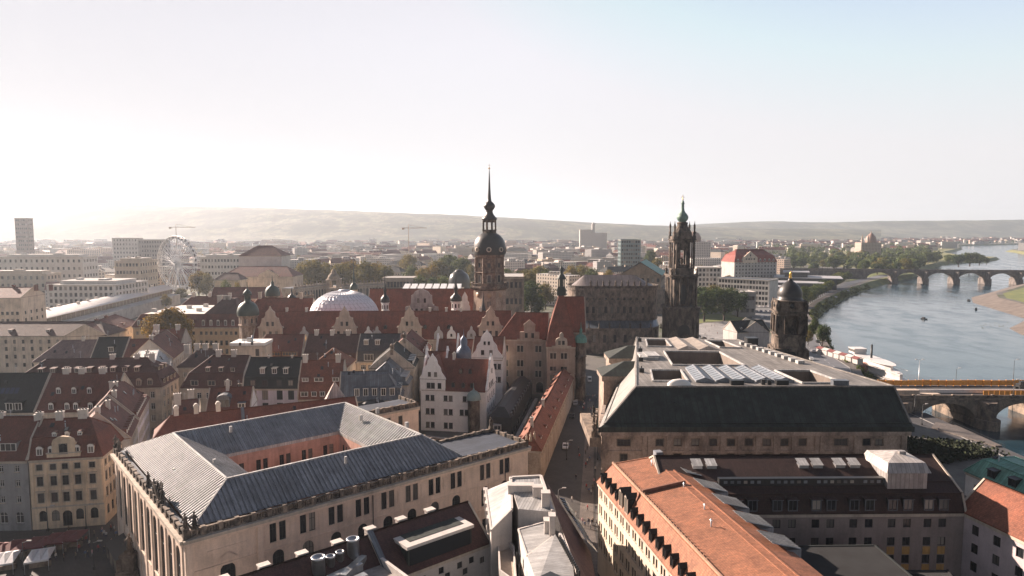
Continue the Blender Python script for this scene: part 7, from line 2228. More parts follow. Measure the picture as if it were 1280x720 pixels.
m = MB(); m.box(-14, 14, -7, 7, 0, 1.4); m.build('base', W_CON, t)
# theatre with red hip roofs
H = House('red_hall', 'white theatre hall with big red hipped roof right of the ferris wheel', 'theatre', (xat(299, 640, 35), 640), (xat(352, 640, 35), 640), 26, zat(320, 640), rings_gable(26, zat(320, 640), zat(307, 650), 13, 13), W_OFF, T_RED2)
H.row(0, 20, 1.6, 2.2, 8); H.finish()
H = House('lower_red_hall', 'lower theatre front range with red hipped roof and pale pediment', 'theatre', (xat(277, 600, 20), 600), (xat(366, 600, 20), 600), 30, zat(346, 600), rings_gable(30, zat(346, 600), zat(333, 612), 10, 10), W_CREAM, T_RED2)
H.row(0, 11, 1.6, 2.4, 12); H.row(0, 6, 1.6, 2.4, 12); H.finish()
gable_piece(H.root, [(9, zat(346, 600)), (9, zat(344, 600)), (0, zat(337, 600))], -.6, .5, [W_CREAM, TRIM, T_RED2], loc=(H.L * .66, 0, 0), pitch_back=(8, zat(345, 600), zat(338, 600), 12))
H = House('yellow_house', 'small yellow-fronted house with brown roof between trees right of the ferris wheel', 'house', (xat(268, 560, 20), 560), (xat(300, 560, 20), 560), 16, zat(350, 560), rings_gable(16, zat(350, 560), zat(341, 566), 5, 5), W_YELL, T_BRN)
H.row(0, 14, 1.4, 1.8, 7); H.row(0, 9, 1.4, 1.8, 7); H.finish()

# the baroque gallery court (long stone galleries and crown gate)
ZY = 560.0
def gallery(u0, u1, v0, Y0, Y1, label, n):
    z = zat(v0, Y0)
    H = House('stone_gallery', label, 'gallery', (xat(u0, Y0, z), Y0), (xat(u1, Y1, z), Y1), 12, z, [(-.3, -.3, -.3, -.3, z), (1.2, 1.2, 1.2, 1.2, z + .5), (5.6, 5.6, 3, 3, z + 1.0)], S_PALE, M_LEAD, ridges=False)
    H.row(0, z * .56, 2.4, z * .62, n, 1, style='arch', frame=M_BLACK, trim=S_PALE); H.finish()
    m = MB(); balustrade(m, (0, .1), (H.L, .1), z + .3, 1.3, 4.2); m.build('balustrade', S_PALE, H.root)
    me = statue_mesh(2.6, S_MID, 1)
    for k in range(n): link('statue', me, H.root, (H.L * (k + .5) / n, .1, z + 1.6))
    return H
gallery(368, 412, 361, 520, 560, 'long stone gallery with arched windows and roof statues left of the crown gate', 12)
gallery(423, 482, 358, 566, 590, 'stone gallery with roof statues right of the crown gate, behind the glass dome', 14)
gallery(350, 392, 374, 455, 470, 'nearer stone pavilion range with arched windows left of the glass dome', 8)
t = thing('crown_gate', 'stone gate tower with open arches and crown-shaped onion top above the galleries', 'gate tower', (xat(417.5, ZY, 25), ZY, 0))
Z = lambda v: zat(v, ZY)
m = MB(); m.prism(sq(6.0, .2), 0, Z(361), 0); m.prism(sq(6.6, .2), Z(361), Z(359.6), 0)
for sx_ in (-1, 1):
    for sy_ in (-1, 1): m.box(min(sx_ * 3, sx_ * 5.2), max(sx_ * 3, sx_ * 5.2), min(sy_ * 3, sy_ * 5.2), max(sy_ * 3, sy_ * 5.2), Z(359.6), Z(350))
m.prism(sq(5.6, .2), Z(350), Z(348.6), 0); m.build('tower_body', S_PALE, t)
m = MB(); m.lathe([(5.0, Z(348.6)), (5.2, Z(347)), (4.4, Z(344)), (2.6, Z(341.6)), (2.0, Z(340)), (2.2, Z(338.8)), (1, Z(337)), (.3, Z(335))], n=8); m.build('crown_top', sandstone('crown_stone', (.42, .33, .24), (.16, .14, .11)), t)
for a in (0,):
    o = MB(); o.poly([(x, -6.05, Z(371) + z) for x, z in arch_poly(4.6, 6)]); o.build('gate_arch', M_BLACK, t)
block('picture_gallery', 'pale stone picture gallery with arcaded front behind the rear castle wing', 478, 517, 348, 600, 24, cat='gallery', wall=S_PALE, storeys=2, nwin=9, attic=False, wh=5, ww=2.4)
H = block('classical_gallery', 'grey classical gallery building right behind the great castle tower', 624, 655, 347, 470, 40, cat='gallery', wall=S_MID, storeys=3, nwin=5, attic=False, wh=4, ww=1.8)
t = thing('gallery_dome', 'dark octagonal glazed dome left of the great castle tower', 'dome', (xat(574, 520, 30), 520, 0))
m = MB(); m.lathe([(8.2, 0), (8.2, zat(352, 520)), (7.8, zat(348, 520)), (6.6, zat(343, 520)), (4.2, zat(340, 520)), (3, zat(338.6, 520)), (3, zat(337.6, 520)), (.2, zat(336.4, 520))], n=16); m.build('dome_shell', plain('dome_dark_glass', (0.06, .065, .065), .3, .2), t)
# opera house
OY = 545.0
Z = lambda v: zat(v, OY)
t = thing('opera_house', 'opera house with brown pediment gable, arcaded walls and green copper roof', 'opera house', (xat(802, OY, 30), OY, 0), R(-16))
m = MB(); m.box(-17, 15, 0, 52, 0, Z(345), 0); m.box(-17.6, 15.6, -.6, 52, Z(345), Z(343.6), 0)
m.box(-32, 34, 8, 60, 0, Z(361), 0); m.build('wall', sandstone('opera_stone', (.34, .26, .19), (.16, .125, .1), .45), t)
m = MB(); z0, z1 = Z(343.6), Z(327.5)
m.poly([(-17, .2, z0), (15, .2, z0), (-1, .2, z1 - 1)], 1); m.poly([(-18, -.8, z0 - .2), (-1, -.8, z1), (-1, 52, z1), (-18, 52, z0 - .2)], 2); m.poly([(-1, -.8, z1), (16, -.8, z0 - .2), (16, 52, z0 - .2), (-1, 52, z1)], 0)
m.poly([(-17, 52, z0), (-1, 52, z1), (15, 52, z0)], 1)
m.build('roof', [M_COPPER, sandstone('opera_pediment', (.36, .26, .18), (.2, .15, .11), .45), M_DKGRN], t)
mw, pw = window_meshes(2.0, 3.0, 'arch', M_BLACK, S_MID, .06)
for k in range(8): o = link('window', mw, t, (-15 + k * 4.0, -.08, Z(350))); link('pane', pw, o)
for k in range(10):
    o = link('window', mw, t, (15.08, 3 + k * 4.6, Z(350)), math.pi / 2); link('pane', pw, o)
m = MB(); m.lathe([(30, 0), (30, Z(362)), (28, Z(361)), (28, Z(360))], (-4, 20), 28, sx=1, sy=.9); m.poly([(28 * math.cos(2 * math.pi * k / 28) - 4, 20 + 25 * math.sin(2 * math.pi * k / 28), Z(360.4)) for k in range(28)]); m.build('foyer_ring', S_MID, t)
# parliament quarter
H = block('white_government_tower', 'white five-storey government wing standing tallest left of the red hotel', 872, 902, 335, 640, 26, wall=W_OFF, storeys=7, nwin=6, attic=False, side=True)
H = block('white_government_range', 'long white government range with dark roof below the red-roofed hotel', 897, 962, 348, 620, 22, wall=W_OFF, storeys=5, nwin=16, attic=False, top=M_BLACK, rz_shift=-30)
H = House('red_hotel', 'big white hotel with bright red mansard roofs and gabled front', 'hotel', (xat(918, 800, 25), 800), (xat(960, 840, 25), 812), 30, zat(330, 760), rings_mansard(34, zat(330, 760), zat(321, 762), 3, zat(313, 775), 10, 10), W_LGREY, tile('roof_tile_bright_red', (0.26, 0.06, 0.045)))
for z in (28, 24, 20, 16, 12, 8): H.row(0, z, 1.8, 1.9, 13, frame=M_BLACK)
H.dormers(0, zat(329, 760), 2.2, 2.4, n=9, style='gable'); H.finish()
gable_piece(H.root, [(9.5, zat(330, 760) - 1), (9.5, zat(324, 760)), (0, zat(315.5, 760))], -.8, .5, [W_CREAM, TRIM, T_RED2], wins=[(x, zat(326, 760), 1.6, 2, 'plain') for x in (-5, -1.7, 1.7, 5)] + [(0, zat(321, 760), 1.6, 2, 'plain')], loc=(H.L * .36, 0, 0), pitch_back=(8.5, zat(325, 760), zat(317, 760), 14))
t = thing('parliament', 'low dark glass parliament building with broad flat grey roofs by the river road', 'parliament', (xat(998, 735, 10), 735, 0), R(-22))
m = MB(); 
for x0, x1, y0, y1, z in ((-30, 22, 0, 26, 9), (-22, 40, 40, 78, 12), (-14, 10, 46, 70, 18), (-34, -4, -24, -2, 6)): m.box(x0, x1, y0, y1, 0, z, 0)
m.build('glass_wall', plain('parliament_glass', (0.05, .055, .06), .25, 0, .3, .2), t)
for x0, x1, y0, y1, z in ((-32, 26, -3, 28, 9), (-26, 46, 36, 82, 12), (-16, 12, 43, 73, 18), (-36, -2, -27, 0, 6)):
    m = MB(); m.box(x0, x1, y0, y1, z + .02, z + 1.0); m.build('flat_roof', plain('parliament_roof', (0.34, .34, .35), .6), t)
H = block('box_pavilion', 'pale flat concrete pavilion behind the dark park trees', 925, 945, 366, 520, 18, wall=W_CON, storeys=2, nwin=5, attic=False, wh=3)
# the restaurant house on the square
VY = 400.0
H = House('village_house', 'L-shaped restaurant house with dark slate roof and pale gables by the square', 'restaurant', (xat(921, 372, 8), 372), (xat(967, 372, 8), 378), 13, zat(416, 372), rings_gable(13, zat(416, 372), zat(401, 379), None, None), W_LGREY, T_SLATE)
H.row(0, 2.6, 1.2, 2.4, 9, style='arch'); H.dormers(0, zat(412, 374), 1.2, 1.0, n=4, style='gable'); H.finish()
H = House('village_house', 'side wing of the restaurant house with pale forward gable and slate roof', 'restaurant', (xat(917, 392, 8), 392), (xat(931, 370, 8), 374), 14, zat(412, 384), rings_gable(14, zat(412, 384), zat(399, 384), None, None), W_LGREY, T_SLATE)
H.row(0, 3, 1.2, 2.4, 4); H.finish()
# other landmarks of the skyline
block('glass_tower', 'blue-green glass office tower between the pediment roof and the far blocks', 776, 801, 300, 900, 24, cat='tower block', wall=plain('green_glass_wall', (0.15, 0.20, 0.205), .3), storeys=10, nwin=8, attic=False)
t = thing('factory_mosque_dome', 'far domed brick factory building with reddish glass dome beyond the trees', 'factory', (xat(1087, 1500, 20), 1500, 0))
m = MB(); m.box(-26, 18, -14, 14, 0, zat(303, 1500), 0); m.lathe([(11, zat(303, 1500)), (11.4, zat(300, 1500)), (9.5, zat(296, 1500)), (5, zat(293, 1500)), (1, zat(291, 1500)), (.4, zat(288.6, 1500))], (2, 0), 16, 1)
for x in (-22, -10): m.lathe([(2, zat(303, 1500)), (2, zat(298, 1500)), (1, zat(295, 1500)), (.2, zat(293, 1500))], (x, -10), 8, 0)
m.build('factory_body', [far_wall('far_wall_rose', (0.42, 0.33, 0.27)), plain('rose_glass', (0.28, .18, .14), .5)], t)
t = thing('domed_factory', 'hazy building with low brown dome just right of the church tower', 'factory', (xat(868, 1250, 20), 1250, 0))
m = MB(); m.box(-14, 26, -12, 12, 0, zat(302, 1250), 0); m.lathe([(13, zat(302, 1250)), (13.4, zat(297, 1250)), (10, zat(292, 1250)), (4, zat(289.4, 1250)), (0, zat(289, 1250))], (-2, 0), 16, 1); m.build('factory_body', [far_wall('far_wall_white', (0.60, 0.57, 0.53)), plain('brown_dome', (0.25, .17, .13), .5)], t)
t = thing('mill_tower', 'far mill with stepped blocks and slender tower on the hazy skyline', 'mill', (xat(737, 1900, 20), 1900, 0))
m = MB(); m.box(-28, 6, -10, 10, 0, zat(287, 1900), 0); m.box(6, 46, -12, 12, 0, zat(291, 1900), 0); m.box(6, 14, -6, 6, 0, zat(280, 1900), 0); m.lathe([(4, zat(280, 1900)), (3, zat(278.6, 1900)), (.3, zat(277.8, 1900))], (10, 0), 8); m.build('mill_body', MATS['far_wall_white'], t)
def crane(u, Y, v, label):
    t = thing('tower_crane', label, 'crane', (xat(u, Y, 30), Y, 0), R(20)); h = zat(v, Y)
    m = MB(); m.beam((0, 0, 0), (0, 0, h), 1.0, 1.0); m.build('mast', plain('crane_yellow', (0.30, .22, .16), .6), t)
    m = MB(); m.beam((-12, 0, h), (34, 0, h), .8, 1.0); m.box(-12, -8, -1, 1, h - 3, h); m.tube((0, 0, h + 6), (30, 0, h), .25); m.tube((0, 0, h), (0, 0, h + 6), .5); m.build('jib', MATS['crane_yellow'], t)
crane(511, 1250, 285, 'thin orange tower crane standing in the hazy city between the dome and the castle tower')
crane(221, 1300, 284, 'tower crane with level jib above the ferris wheel')

# parked cars, built once and copied
CARS = []
def car_proto(c, nm, van=False):
    t = bpy.data.objects.new('car', None)
    paint = plain('car_paint_' + nm, c, .3, .2, .03)
    prof = [(-2.1, .35), (-2.15, .8), (-1.3, .95), (-.75, 1.42), (.9, 1.45), (1.6, 1.0), (2.1, .9), (2.15, .4)] if not van else [(-2.4, .35), (-2.4, 1.0), (-1.9, 1.25), (-1.5, 1.95), (2.3, 2.0), (2.4, .9), (2.4, .4)]
    m = MB(); w = .86
    for y in (-w, w): m.poly([(x, y, z) for x, z in (prof if y > 0 else prof[::-1])])
    for (x0, z0), (x1, z1) in zip(prof, prof[1:] + prof[:1]): m.poly([(x0, -w, z0), (x1, -w, z1), (x1, w, z1), (x0, w, z0)][::-1])
    parts = [('body', m.mesh('body', [paint]))]
    m = MB()
    for y in (-w - .01, w + .01): m.poly([(-1.1, y, 1.0), (1.3, y, 1.0), (.85, y, 1.36), (-.72, y, 1.36)] if not van else [(-1.6, y, 1.3), (-.4, y, 1.3), (-.4, y, 1.8), (-1.4, y, 1.8)])
    m.poly([(-1.22, -.7, 1.02), (-1.22, .7, 1.02), (-.78, .66, 1.41), (-.78, -.66, 1.41)] if not van else [(-1.92, -.7, 1.28), (-1.92, .7, 1.28), (-1.54, .7, 1.9), (-1.54, -.7, 1.9)])
    parts.append(('window', m.mesh('window', [GLASS])))
    m = MB(); 
    for k in range(10):
        a, b_ = 2 * math.pi * k / 10, 2 * math.pi * (k + 1) / 10
        m.poly([(.33 * math.cos(a), -.1, .33 * math.sin(a)), (.33 * math.cos(b_), -.1, .33 * math.sin(b_)), (.33 * math.cos(b_), .1, .33 * math.sin(b_)), (.33 * math.cos(a), .1, .33 * math.sin(a))])
    m.poly([(.33 * math.cos(2 * math.pi * k / 10), -.1, .33 * math.sin(2 * math.pi * k / 10)) for k in range(10)]); m.poly([(.33 * math.cos(-2 * math.pi * k / 10), .1, .33 * math.sin(-2 * math.pi * k / 10)) for k in range(10)])
    wm = m.mesh('wheel', [plain('tyre_black', (0.02, .02, .02), .8)])
    return parts, wm
PROTO = [(n_, car_proto(c, n_)) for n_, c in (('silver', (.4, .4, .42)), ('white', (.7, .7, .7)), ('black', (.025, .025, .028)), ('blue', (.04, .07, .2)), ('red', (.3, .03, .03)))]
def car(x, y, rz, label, group, which=None, z=0.012):
    n_, (parts, wm) = PROTO[which if which is not None else random.choice((0, 0, 1, 1, 2, 2, 3, 4))]
    t = thing('car', label.format(c=n_), 'car', (x, y, z), rz, group)
    for nm, me in parts: link(nm, me, t)
    for sx_ in (-1.35, 1.35):
        for sy_ in (-.78, .78): link('wheel', wm, t, (sx_, sy_, .33))
rc = random.Random(4)
for r_, v in enumerate((378, 384, 390, 397)):
    for k in range(8):
        if rc.random() < .15: continue
        u = 938 + k * 5.6 + r_ * 1.0
        x, y = at(u, v, 0)
        car(x, y, R(80) + rc.uniform(-.06, .06), '{c} car parked in a row on the open lot behind the restaurant house', 'cars parked on the open lot')
for u, v, w, lab in ((872, 421, 0, 'silver car standing at the near edge of the paved square'), (879, 424, 2, 'black car standing at the near edge of the paved square'), (890, 426, 2, 'black car alone right of the other two on the square'),):
    x, y = at(u, v, 0); car(x, y, R(15), lab, None, w)
for i, (u, v) in enumerate(((1014, 450), (1022, 428), (1017, 440), (1045, 372), (1060, 364), (1075, 357))):
    x, y = at(u, v, 0); car(x, y, R(75), ('white car driving on the river road beside the black-domed tower', 'black car on the river road just below the bank trees', 'silver car on the river road below the bank trees', 'white car on the curve of the river road', 'silver car on the far curve of the river road', 'black car near the far bridge on the river road')[i], None, (1, 2, 0, 1, 0, 2)[i])
x, y = at(737, 477, 0); t = thing('van', 'small white-roofed van in the shaded lane near the castle gate', 'van', (x, y, .02), R(86)); pv, wmv = car_proto((.7, .68, .65), 'van_white', True)
for nm, me in pv: link(nm, me, t)
for sx_ in (-1.5, 1.5):
    for sy_ in (-.78, .78): link('wheel', wmv, t, (sx_, sy_, .33))
# ================================================================ RIVER: BRIDGES, BOAT, QUAY
def arch_bridge(name, label, x0, x1, y0, y1, z_deck, spans, z_spr, mat, n=14, piers=True, ang=0.0, origin=(0, 0), pier_nose=6, parapet_h=1.1):
    """stone bridge along local x; spans = [(xa, xb, rise)], width y0..y1"""
    t = thing(name, label, 'bridge', (origin[0], origin[1], 0), ang)
    m = MB()
    for y, rev in ((y0, False), (y1, True)):
        cur = x0
        for xa, xb, rise in spans:
            q = [(cur, y, -9), (xa, y, -9), (xa, y, z_deck), (cur, y, z_deck)]
            m.poly(q if not rev else q[::-1])
            c, r = (xa + xb) / 2, (xb - xa) / 2
            pr = None
            for k in range(n + 1):
                a = math.pi * k / n
                p = (c - r * math.cos(a), z_spr + rise * math.sin(a))
                if pr:
                    q = [(pr[0], y, pr[1]), (p[0], y, p[1]), (p[0], y, z_deck), (pr[0], y, z_deck)]
                    m.poly(q if not rev else q[::-1])
                    if not rev: m.poly([(pr[0], y0, pr[1]), (pr[0], y1, pr[1]), (p[0], y1, p[1]), (p[0], y0, p[1])])
                    # voussoir ring
                    if not rev:
                        d0 = (math.cos(math.pi - math.pi * (k - 1) / n), math.sin(math.pi * (k - 1) / n)); d1 = (math.cos(math.pi - a), math.sin(a))
                        m.poly([(pr[0], y - .12, pr[1]), (p[0], y - .12, p[1]), (p[0] + d1[0] * .8, y - .12, p[1] + d1[1] * .8), (pr[0] + d0[0] * .8, y - .12, pr[1] + d0[1] * .8)], 1)
                pr = p
            for xx in (xa, xb):
                m.poly([(xx, y0, -9), (xx, y1, -9), (xx, y1, z_spr), (xx, y0, z_spr)])
            cur = xb
        q = [(cur, y, -9), (x1, y, -9), (x1, y, z_deck), (cur, y, z_deck)]
        m.poly(q if not rev else q[::-1])
    m.box(x0, x1, y0 - .35, y0 - .02, z_deck - .7, z_deck - .1, 1)
    m.build('arch_wall', [mat, S_MID], t)
    m = MB(); m.poly([(x0, y0, z_deck), (x1, y0, z_deck), (x1, y1, z_deck), (x0, y1, z_deck)]); m.build('deck', M_ASPH, t)
    for y in (y0 + .2, y1 - .2):
        m = MB(); m.box(x0, x1, y - .22, y + .22, z_deck + .01, z_deck + parapet_h); k = x0
        while k < x1: m.box(k - .4, k + .4, y - .4, y + .4, z_deck + .01, z_deck + parapet_h + .3); k += 7.3
        m.build('parapet', mat, t)
    if piers:
        for (a0, a1, _), (b0, b1, _) in zip(spans, spans[1:]):
            m = MB(); xa, xb = a1, b0; c = (xa + xb) / 2; hw_ = (xb - xa) / 2 + .6
            for ys, sg in ((y0, -1), (y1, 1)):
                pts = [(c - hw_, ys)] + [(c - hw_ * math.cos(math.pi * k / 6), ys + sg * pier_nose * math.sin(math.pi * k / 6)) for k in range(1, 6)] + [(c + hw_, ys)]
                if sg > 0: pts = pts[::-1]
                m.prism(pts, -9, z_spr + 1.0, 0); m.prism([(c + (x - c) * .72, ys + (y - ys) * .72) for x, y in pts], z_spr + 1.0, z_deck - 1, 0)
            m.box(xa - .45, xb + .45, y0 + .1, y1 - .1, -9, z_spr + .2)
            m.build('pier', mat, t)
    return t
# bridge under repair, near
NB = arch_bridge('stone_bridge', 'near dark stone arch bridge under repair with orange barrier boards along its deck', 112, 330, 248.0, 271, 4.9, [(121.5, 129.5, 4), (150.5, 171.8, 6.6), (179.0, 203, 6.8), (211, 236, 7), (244, 270, 7), (278, 304, 7)], -3.6, sandstone('bridge_stone', (0.30, 0.235, 0.18), (0.06, 0.052, 0.045), .47, .3))
ORB = plain('barrier_orange', (0.62, 0.27, 0.04), .6, 0, .2)
WHB = plain('barrier_white', (0.66, .64, .62), .6)
t = thing('barrier', 'long run of orange barrier boards along the far side of the bridge deck', 'barrier', (140, 268, 4.92))
for k in range(60):
    m = MB(); m.box(0, 2.9, -.06, .06, .25, 2.3); m.box(-.05, .05, -.3, .3, 0, 2.4); m.build('barrier_board', ORB, t, (k * 3.0, .3 * math.sin(k), 0))
t = thing('barrier', 'white continuous guard barrier running down the middle of the bridge deck', 'barrier', (135, 256.2, 4.92)); m = MB(); m.box(0, 190, -.2, .2, 0, 1.35); m.build('barrier_wall', WHB, t)
t = thing('barrier', 'lower row of orange boards lit along the near side of the bridge', 'barrier', (176, 250.6, 4.92))
for k in range(8):
    m = MB(); m.box(0, 1.9, -.06, .06, .1, 2.2); m.build('barrier_board', ORB, t, (k * 2.0, 0, 0))
t = thing('site_cabin', 'row of white site cabins and stacked pale boards at the bridgehead', 'site cabin', (143, 251.5, 4.92)); m = MB(); m.box(0, 9, -1.2, 1.2, 0, 2.4); m.box(9.6, 17, -1, 1, 0, .9); m.build('cabin_body', [plaster('cabin_paint', (.55, .45, .36))], t)
t = thing('excavator', 'black tracked excavator with folded arm on the bridge deck', 'excavator', (199, 262, 4.92))
m = MB(); m.box(-1.8, 1.8, -1.2, 1.2, .9, 2.2); m.box(-1.2, .3, -.9, .3, 2.2, 3.3); m.build('cab', M_BLACK, t)
for y in (-1.2, 1.2): m = MB(); m.box(-2, 2, y - .3, y + .3, 0, .85); m.build('track', MATS['tyre_black'], t)
m = MB(); m.beam((1.4, .5, 2), (4.6, .5, 4.2), .4, .5); m.beam((4.6, .5, 4.2), (6.2, .5, 1.8), .3, .4); m.box(5.8, 6.8, 0, 1, .9, 1.9); m.build('arm', M_BLACK, t)
def lamp(x, y, z, h, label, group=None, twin=False):
    t = thing('street_lamp', label, 'street lamp', (x, y, z), 0, group)
    m = MB(); m.tube((0, 0, 0), (0, 0, h), .12, .07, 6); m.box(-.2, .2, -.2, .2, 0, .6); m.build('post', M_BLACK if not twin else M_STEEL, t)
    for sg in ((-1, 1) if twin else (1,)):
        m = MB(); m.tube((0, 0, h), (sg * 1.3, 0, h + .4), .05); m.box(min(sg * .9, sg * 1.8), max(sg * .9, sg * 1.8), -.16, .16, h + .32, h + .5); m.build('lamp_head', W_LGREY, t)
for x, y, lab in ((163, 269.5, 'tall lamp with twin arms left on the far side of the bridge'), (201, 269.6, 'tall mast beside the excavator on the bridge'), (178, 269.6, 'low lamp between the two tall ones on the bridge'), (186, 249, 'slender lamp on the near bridge edge above the pier')):
    lamp(x, y, 4.9, 10 if 'low' not in lab and 'slender' not in lab else 6.5, lab, twin='twin' in lab)
# lower quay by the river with lit platform, railing and lamps
M_TER = plain('terrace_ground', (0.10, .095, .085), .9, 0, .3, .4)
sheet('quay_path', [(138, 150), (151.5, 150), (151.8, 246), (138, 246)], .03, M_ASPH)
t = thing('railing', 'dark iron railing along the quay edge by the bridge pier', 'railing', (151.6, 205, .03))
m = MB()
for z in (.5, 1.05): m.beam((0, 0, z), (.2, 41, z), .07, .07)
for k in range(28): m.beam((.0, k * 1.5, 0), (.0, k * 1.5, 1.1), .06, .06)
m.build('rail', M_BLACK, t)
t = thing('landing_platform', 'sunlit pale stone platform on the quay beside the river', 'platform', (147, 226, .0)); m = MB(); m.prism([(-5, 0), (0, 6), (4.6, 2), (4.4, -20), (2.4, -20)], .03, .5); m.build('platform_slab', M_WALK, t)
lamp(141, 230, .03, 7, 'lamp with white sign box standing at the edge of the lit quay platform'); lamp(146, 243, .03, 7, 'thin lamp near the small bridge arch on the quay')
# terrace wall and hedges right of the assembly house
t = thing('terrace_wall', 'high dark terrace retaining wall right of the assembly house', 'wall', (95, 150, 0)); m = MB(); m.prism([(0, -26), (34, -26), (37, 40), (24, 92), (-2, 40)], 0, 6.0, 0, 1); m.build('wall_body', [S_DARK2, M_TER], t)
LF_H = plain('hedge_leaves', (0.022, 0.03, 0.012), 1.0, 0, .5, .8)
def hedge(label, pts, h, w, mat, n, seed):
    rnd = random.Random(seed); t = thing('hedge', label, 'hedge', (*pts[0], 0))
    V, F = [], []
    tot = len(pts) - 1
    for k in range(n):
        s = rnd.uniform(0, tot); i = min(int(s), tot - 1)
        p = Vector(pts[i]).lerp(Vector(pts[i + 1]), s - i)
        q = Vector((p.x - pts[0][0] + rnd.uniform(-w, w), p.y - pts[0][1] + rnd.uniform(-w, w), h[0] + (h[1] - h[0]) * rnd.random() ** .7))
        d = Vector((rnd.gauss(0, 1), rnd.gauss(0, 1), rnd.gauss(.4, 1))).normalized(); a = d.orthogonal().normalized(); b = d.cross(a); l = rnd.uniform(.3, .6)
        j = len(V); V += [tuple(q - a * l), tuple(q - b * l * .7), tuple(q + a * l), tuple(q + b * l * .7)]; F.append((j, j + 1, j + 2, j + 3))
    me = bpy.data.meshes.new('foliage'); me.from_pydata(V, [], F); me.materials.append(mat); link('foliage', me, t)
hedge('dark clipped hedge on the terrace below the small bridge arch', [(118, 205), (126, 222), (126, 236)], (5.6, 8.0), 2.2, LF_H, 2600, 3)
hedge('dark hedge strip between the terrace and the copper-roofed house', [(97, 178), (112, 176), (128, 182)], (5.6, 7.6), 2.6, LF_H, 2600, 4)
# white excursion boat
t = thing('river_boat', 'white paddle steamer moored at the quay with pale sun deck and blunt wheelhouse', 'boat', (185.5, 346, WATER_Z), R(90.5))
def hull(l, w, z0, z1, sh=.7):
    pts = []
    for k in range(13):
        x = -l / 2 + l * k / 12; f = 1 - abs(2 * k / 12 - 1) ** 3.2
        pts.append((x, -w / 2 * (.25 + .75 * f) if 0 < k < 12 else -w * .08))
    return pts + [(x, -y) for x, y in reversed(pts)]
HB = plain('boat_white', (0.60, .58, .56), .4, 0, .06)
m = MB(); m.frustum([(x, y * .85) for x, y in hull(56, 9, 0, 1)], -.6, hull(57, 10, 0, 1), 1.6, 0); m.build('hull', HB, t)
m = MB(); m.prism(hull(50, 8.6, 0, 1), 1.6, 4.2, 0); m.build('main_deck', HB, t)
m = MB(); m.prism([(x, y) for x, y in hull(46, 9.6, 0, 1)], 4.2, 4.4, 0); m.prism(hull(34, 7.4, 0, 1), 4.4, 6.8, 0); m.prism(hull(38, 9.2, 0, 1), 6.8, 7.05, 0); m.build('upper_deck', HB, t)
m = MB(); m.box(13, 19, -3.2, 3.2, 7.05, 9.6, 0); m.box(12.6, 19.4, -3.5, 3.5, 9.6, 9.85, 0); m.build('wheelhouse', HB, t)
for sg in (-1, 1): m = MB(); m.box(12.9, 19.1, sg * 3.22 - .03, sg * 3.22 + .03, 8.0, 9.3); m.build('window', GLASS, t)
m = MB(); m.tube((2, 0, 7), (2, 0, 14), .55, .5, 10); m.build('funnel', M_BLACK, t)
m = MB(); m.beam((-27, 4.6, 2.2), (-27, 4.6, 6), .1, .1); m.box(-22, 23, -4.9, -4.85, 5.2, 5.3); m.box(-22, 23, 4.85, 4.9, 5.2, 5.3); m.build('rail', HB, t)
for sg in (-1, 1): m = MB(); m.lathe([(0, 0), (3.0, 0), (3.0, 1.2), (0, 1.2)], n=16); q = m.build('paddle_box', plain('paddle_box_rose', (.42, .2, .17), .6), t, (0, sg * 5.3, 2.4)); q.rotation_euler = (R(90), 0, 0)
# landing stage with red-white kiosks
t = thing('kiosk_row', 'row of red and white striped ticket kiosks on the quay before the white boat', 'kiosk', (171, 352, 0.02), R(100))
for k in range(7):
    m = MB(); m.box(-2, 2, -1.6, 1.6, 0, 2.6, 0); m.poly([(-2.3, -2.2, 2.6), (2.3, -2.2, 2.6), (2.3, 0, 3.6), (-2.3, 0, 3.6)], 1 + k % 2); m.poly([(-2.3, 0, 3.6), (2.3, 0, 3.6), (2.3, 2.2, 2.6), (-2.3, 2.2, 2.6)], 1 + k % 2); m.build('kiosk_booth', [W_LGREY, plain('awning_red', (.16, .05, .045), .7), W_LGREY], t, (k * 4.9 - 14, 0, 0))
# small boats
for i, (u, v, lab) in enumerate(((1153, 356, 'small dark motorboat below the far bridge'), (1220, 387, 'small dark buoy boat off the gravel spit'), (1211, 376, 'tiny dark boat upstream of the gravel spit'), (1155, 399, 'slim rowing boat leaving a wake in mid-river'))):
    x, y = at(u, v, WATER_Z); t = thing('small_boat', lab, 'boat', (x, y, WATER_Z), R(20 + i * 30)); m = MB(); m.frustum([(a * .9, b_ * .8) for a, b_ in hull(6, 1.9, 0, 1)], -.2, hull(6.4, 2.2, 0, 1), .8, 0); m.box(-.6, 1.4, -.6, .6, .8, 1.7, 0); m.build('hull', M_BLACK, t)
# far road bridge
fa, fb = Vector(at(1040, 352, -6)), Vector(at(1290, 357.5, -6))
fb = Vector((688, 900)); fa = Vector((415, 940)); d = (fb - fa); ang = math.atan2(d.y, d.x); Lf = d.length + 180
xs = [70 + k * 38.5 for k in range(11)]
arch_bridge('railway_bridge', 'far double bridge of dark stone piers and low arches crossing the bend of the river', -40, Lf, 0, 14, 11.5, [(x, x + 33.5, 8.4) for x in xs], 0.6, sandstone('far_bridge_stone', (.22, .19, .17), (.09, .08, .075), .48, .2), n=10, ang=ang, origin=tuple(fa), pier_nose=8, parapet_h=1.4)
for k in range(9):
    q = fa + d.normalized() * (20 + k * 46)
    lamp(q.x, q.y + 2, 11.5, 9, 'thin lamp in the row along the far bridge', 'lamps along the far bridge')
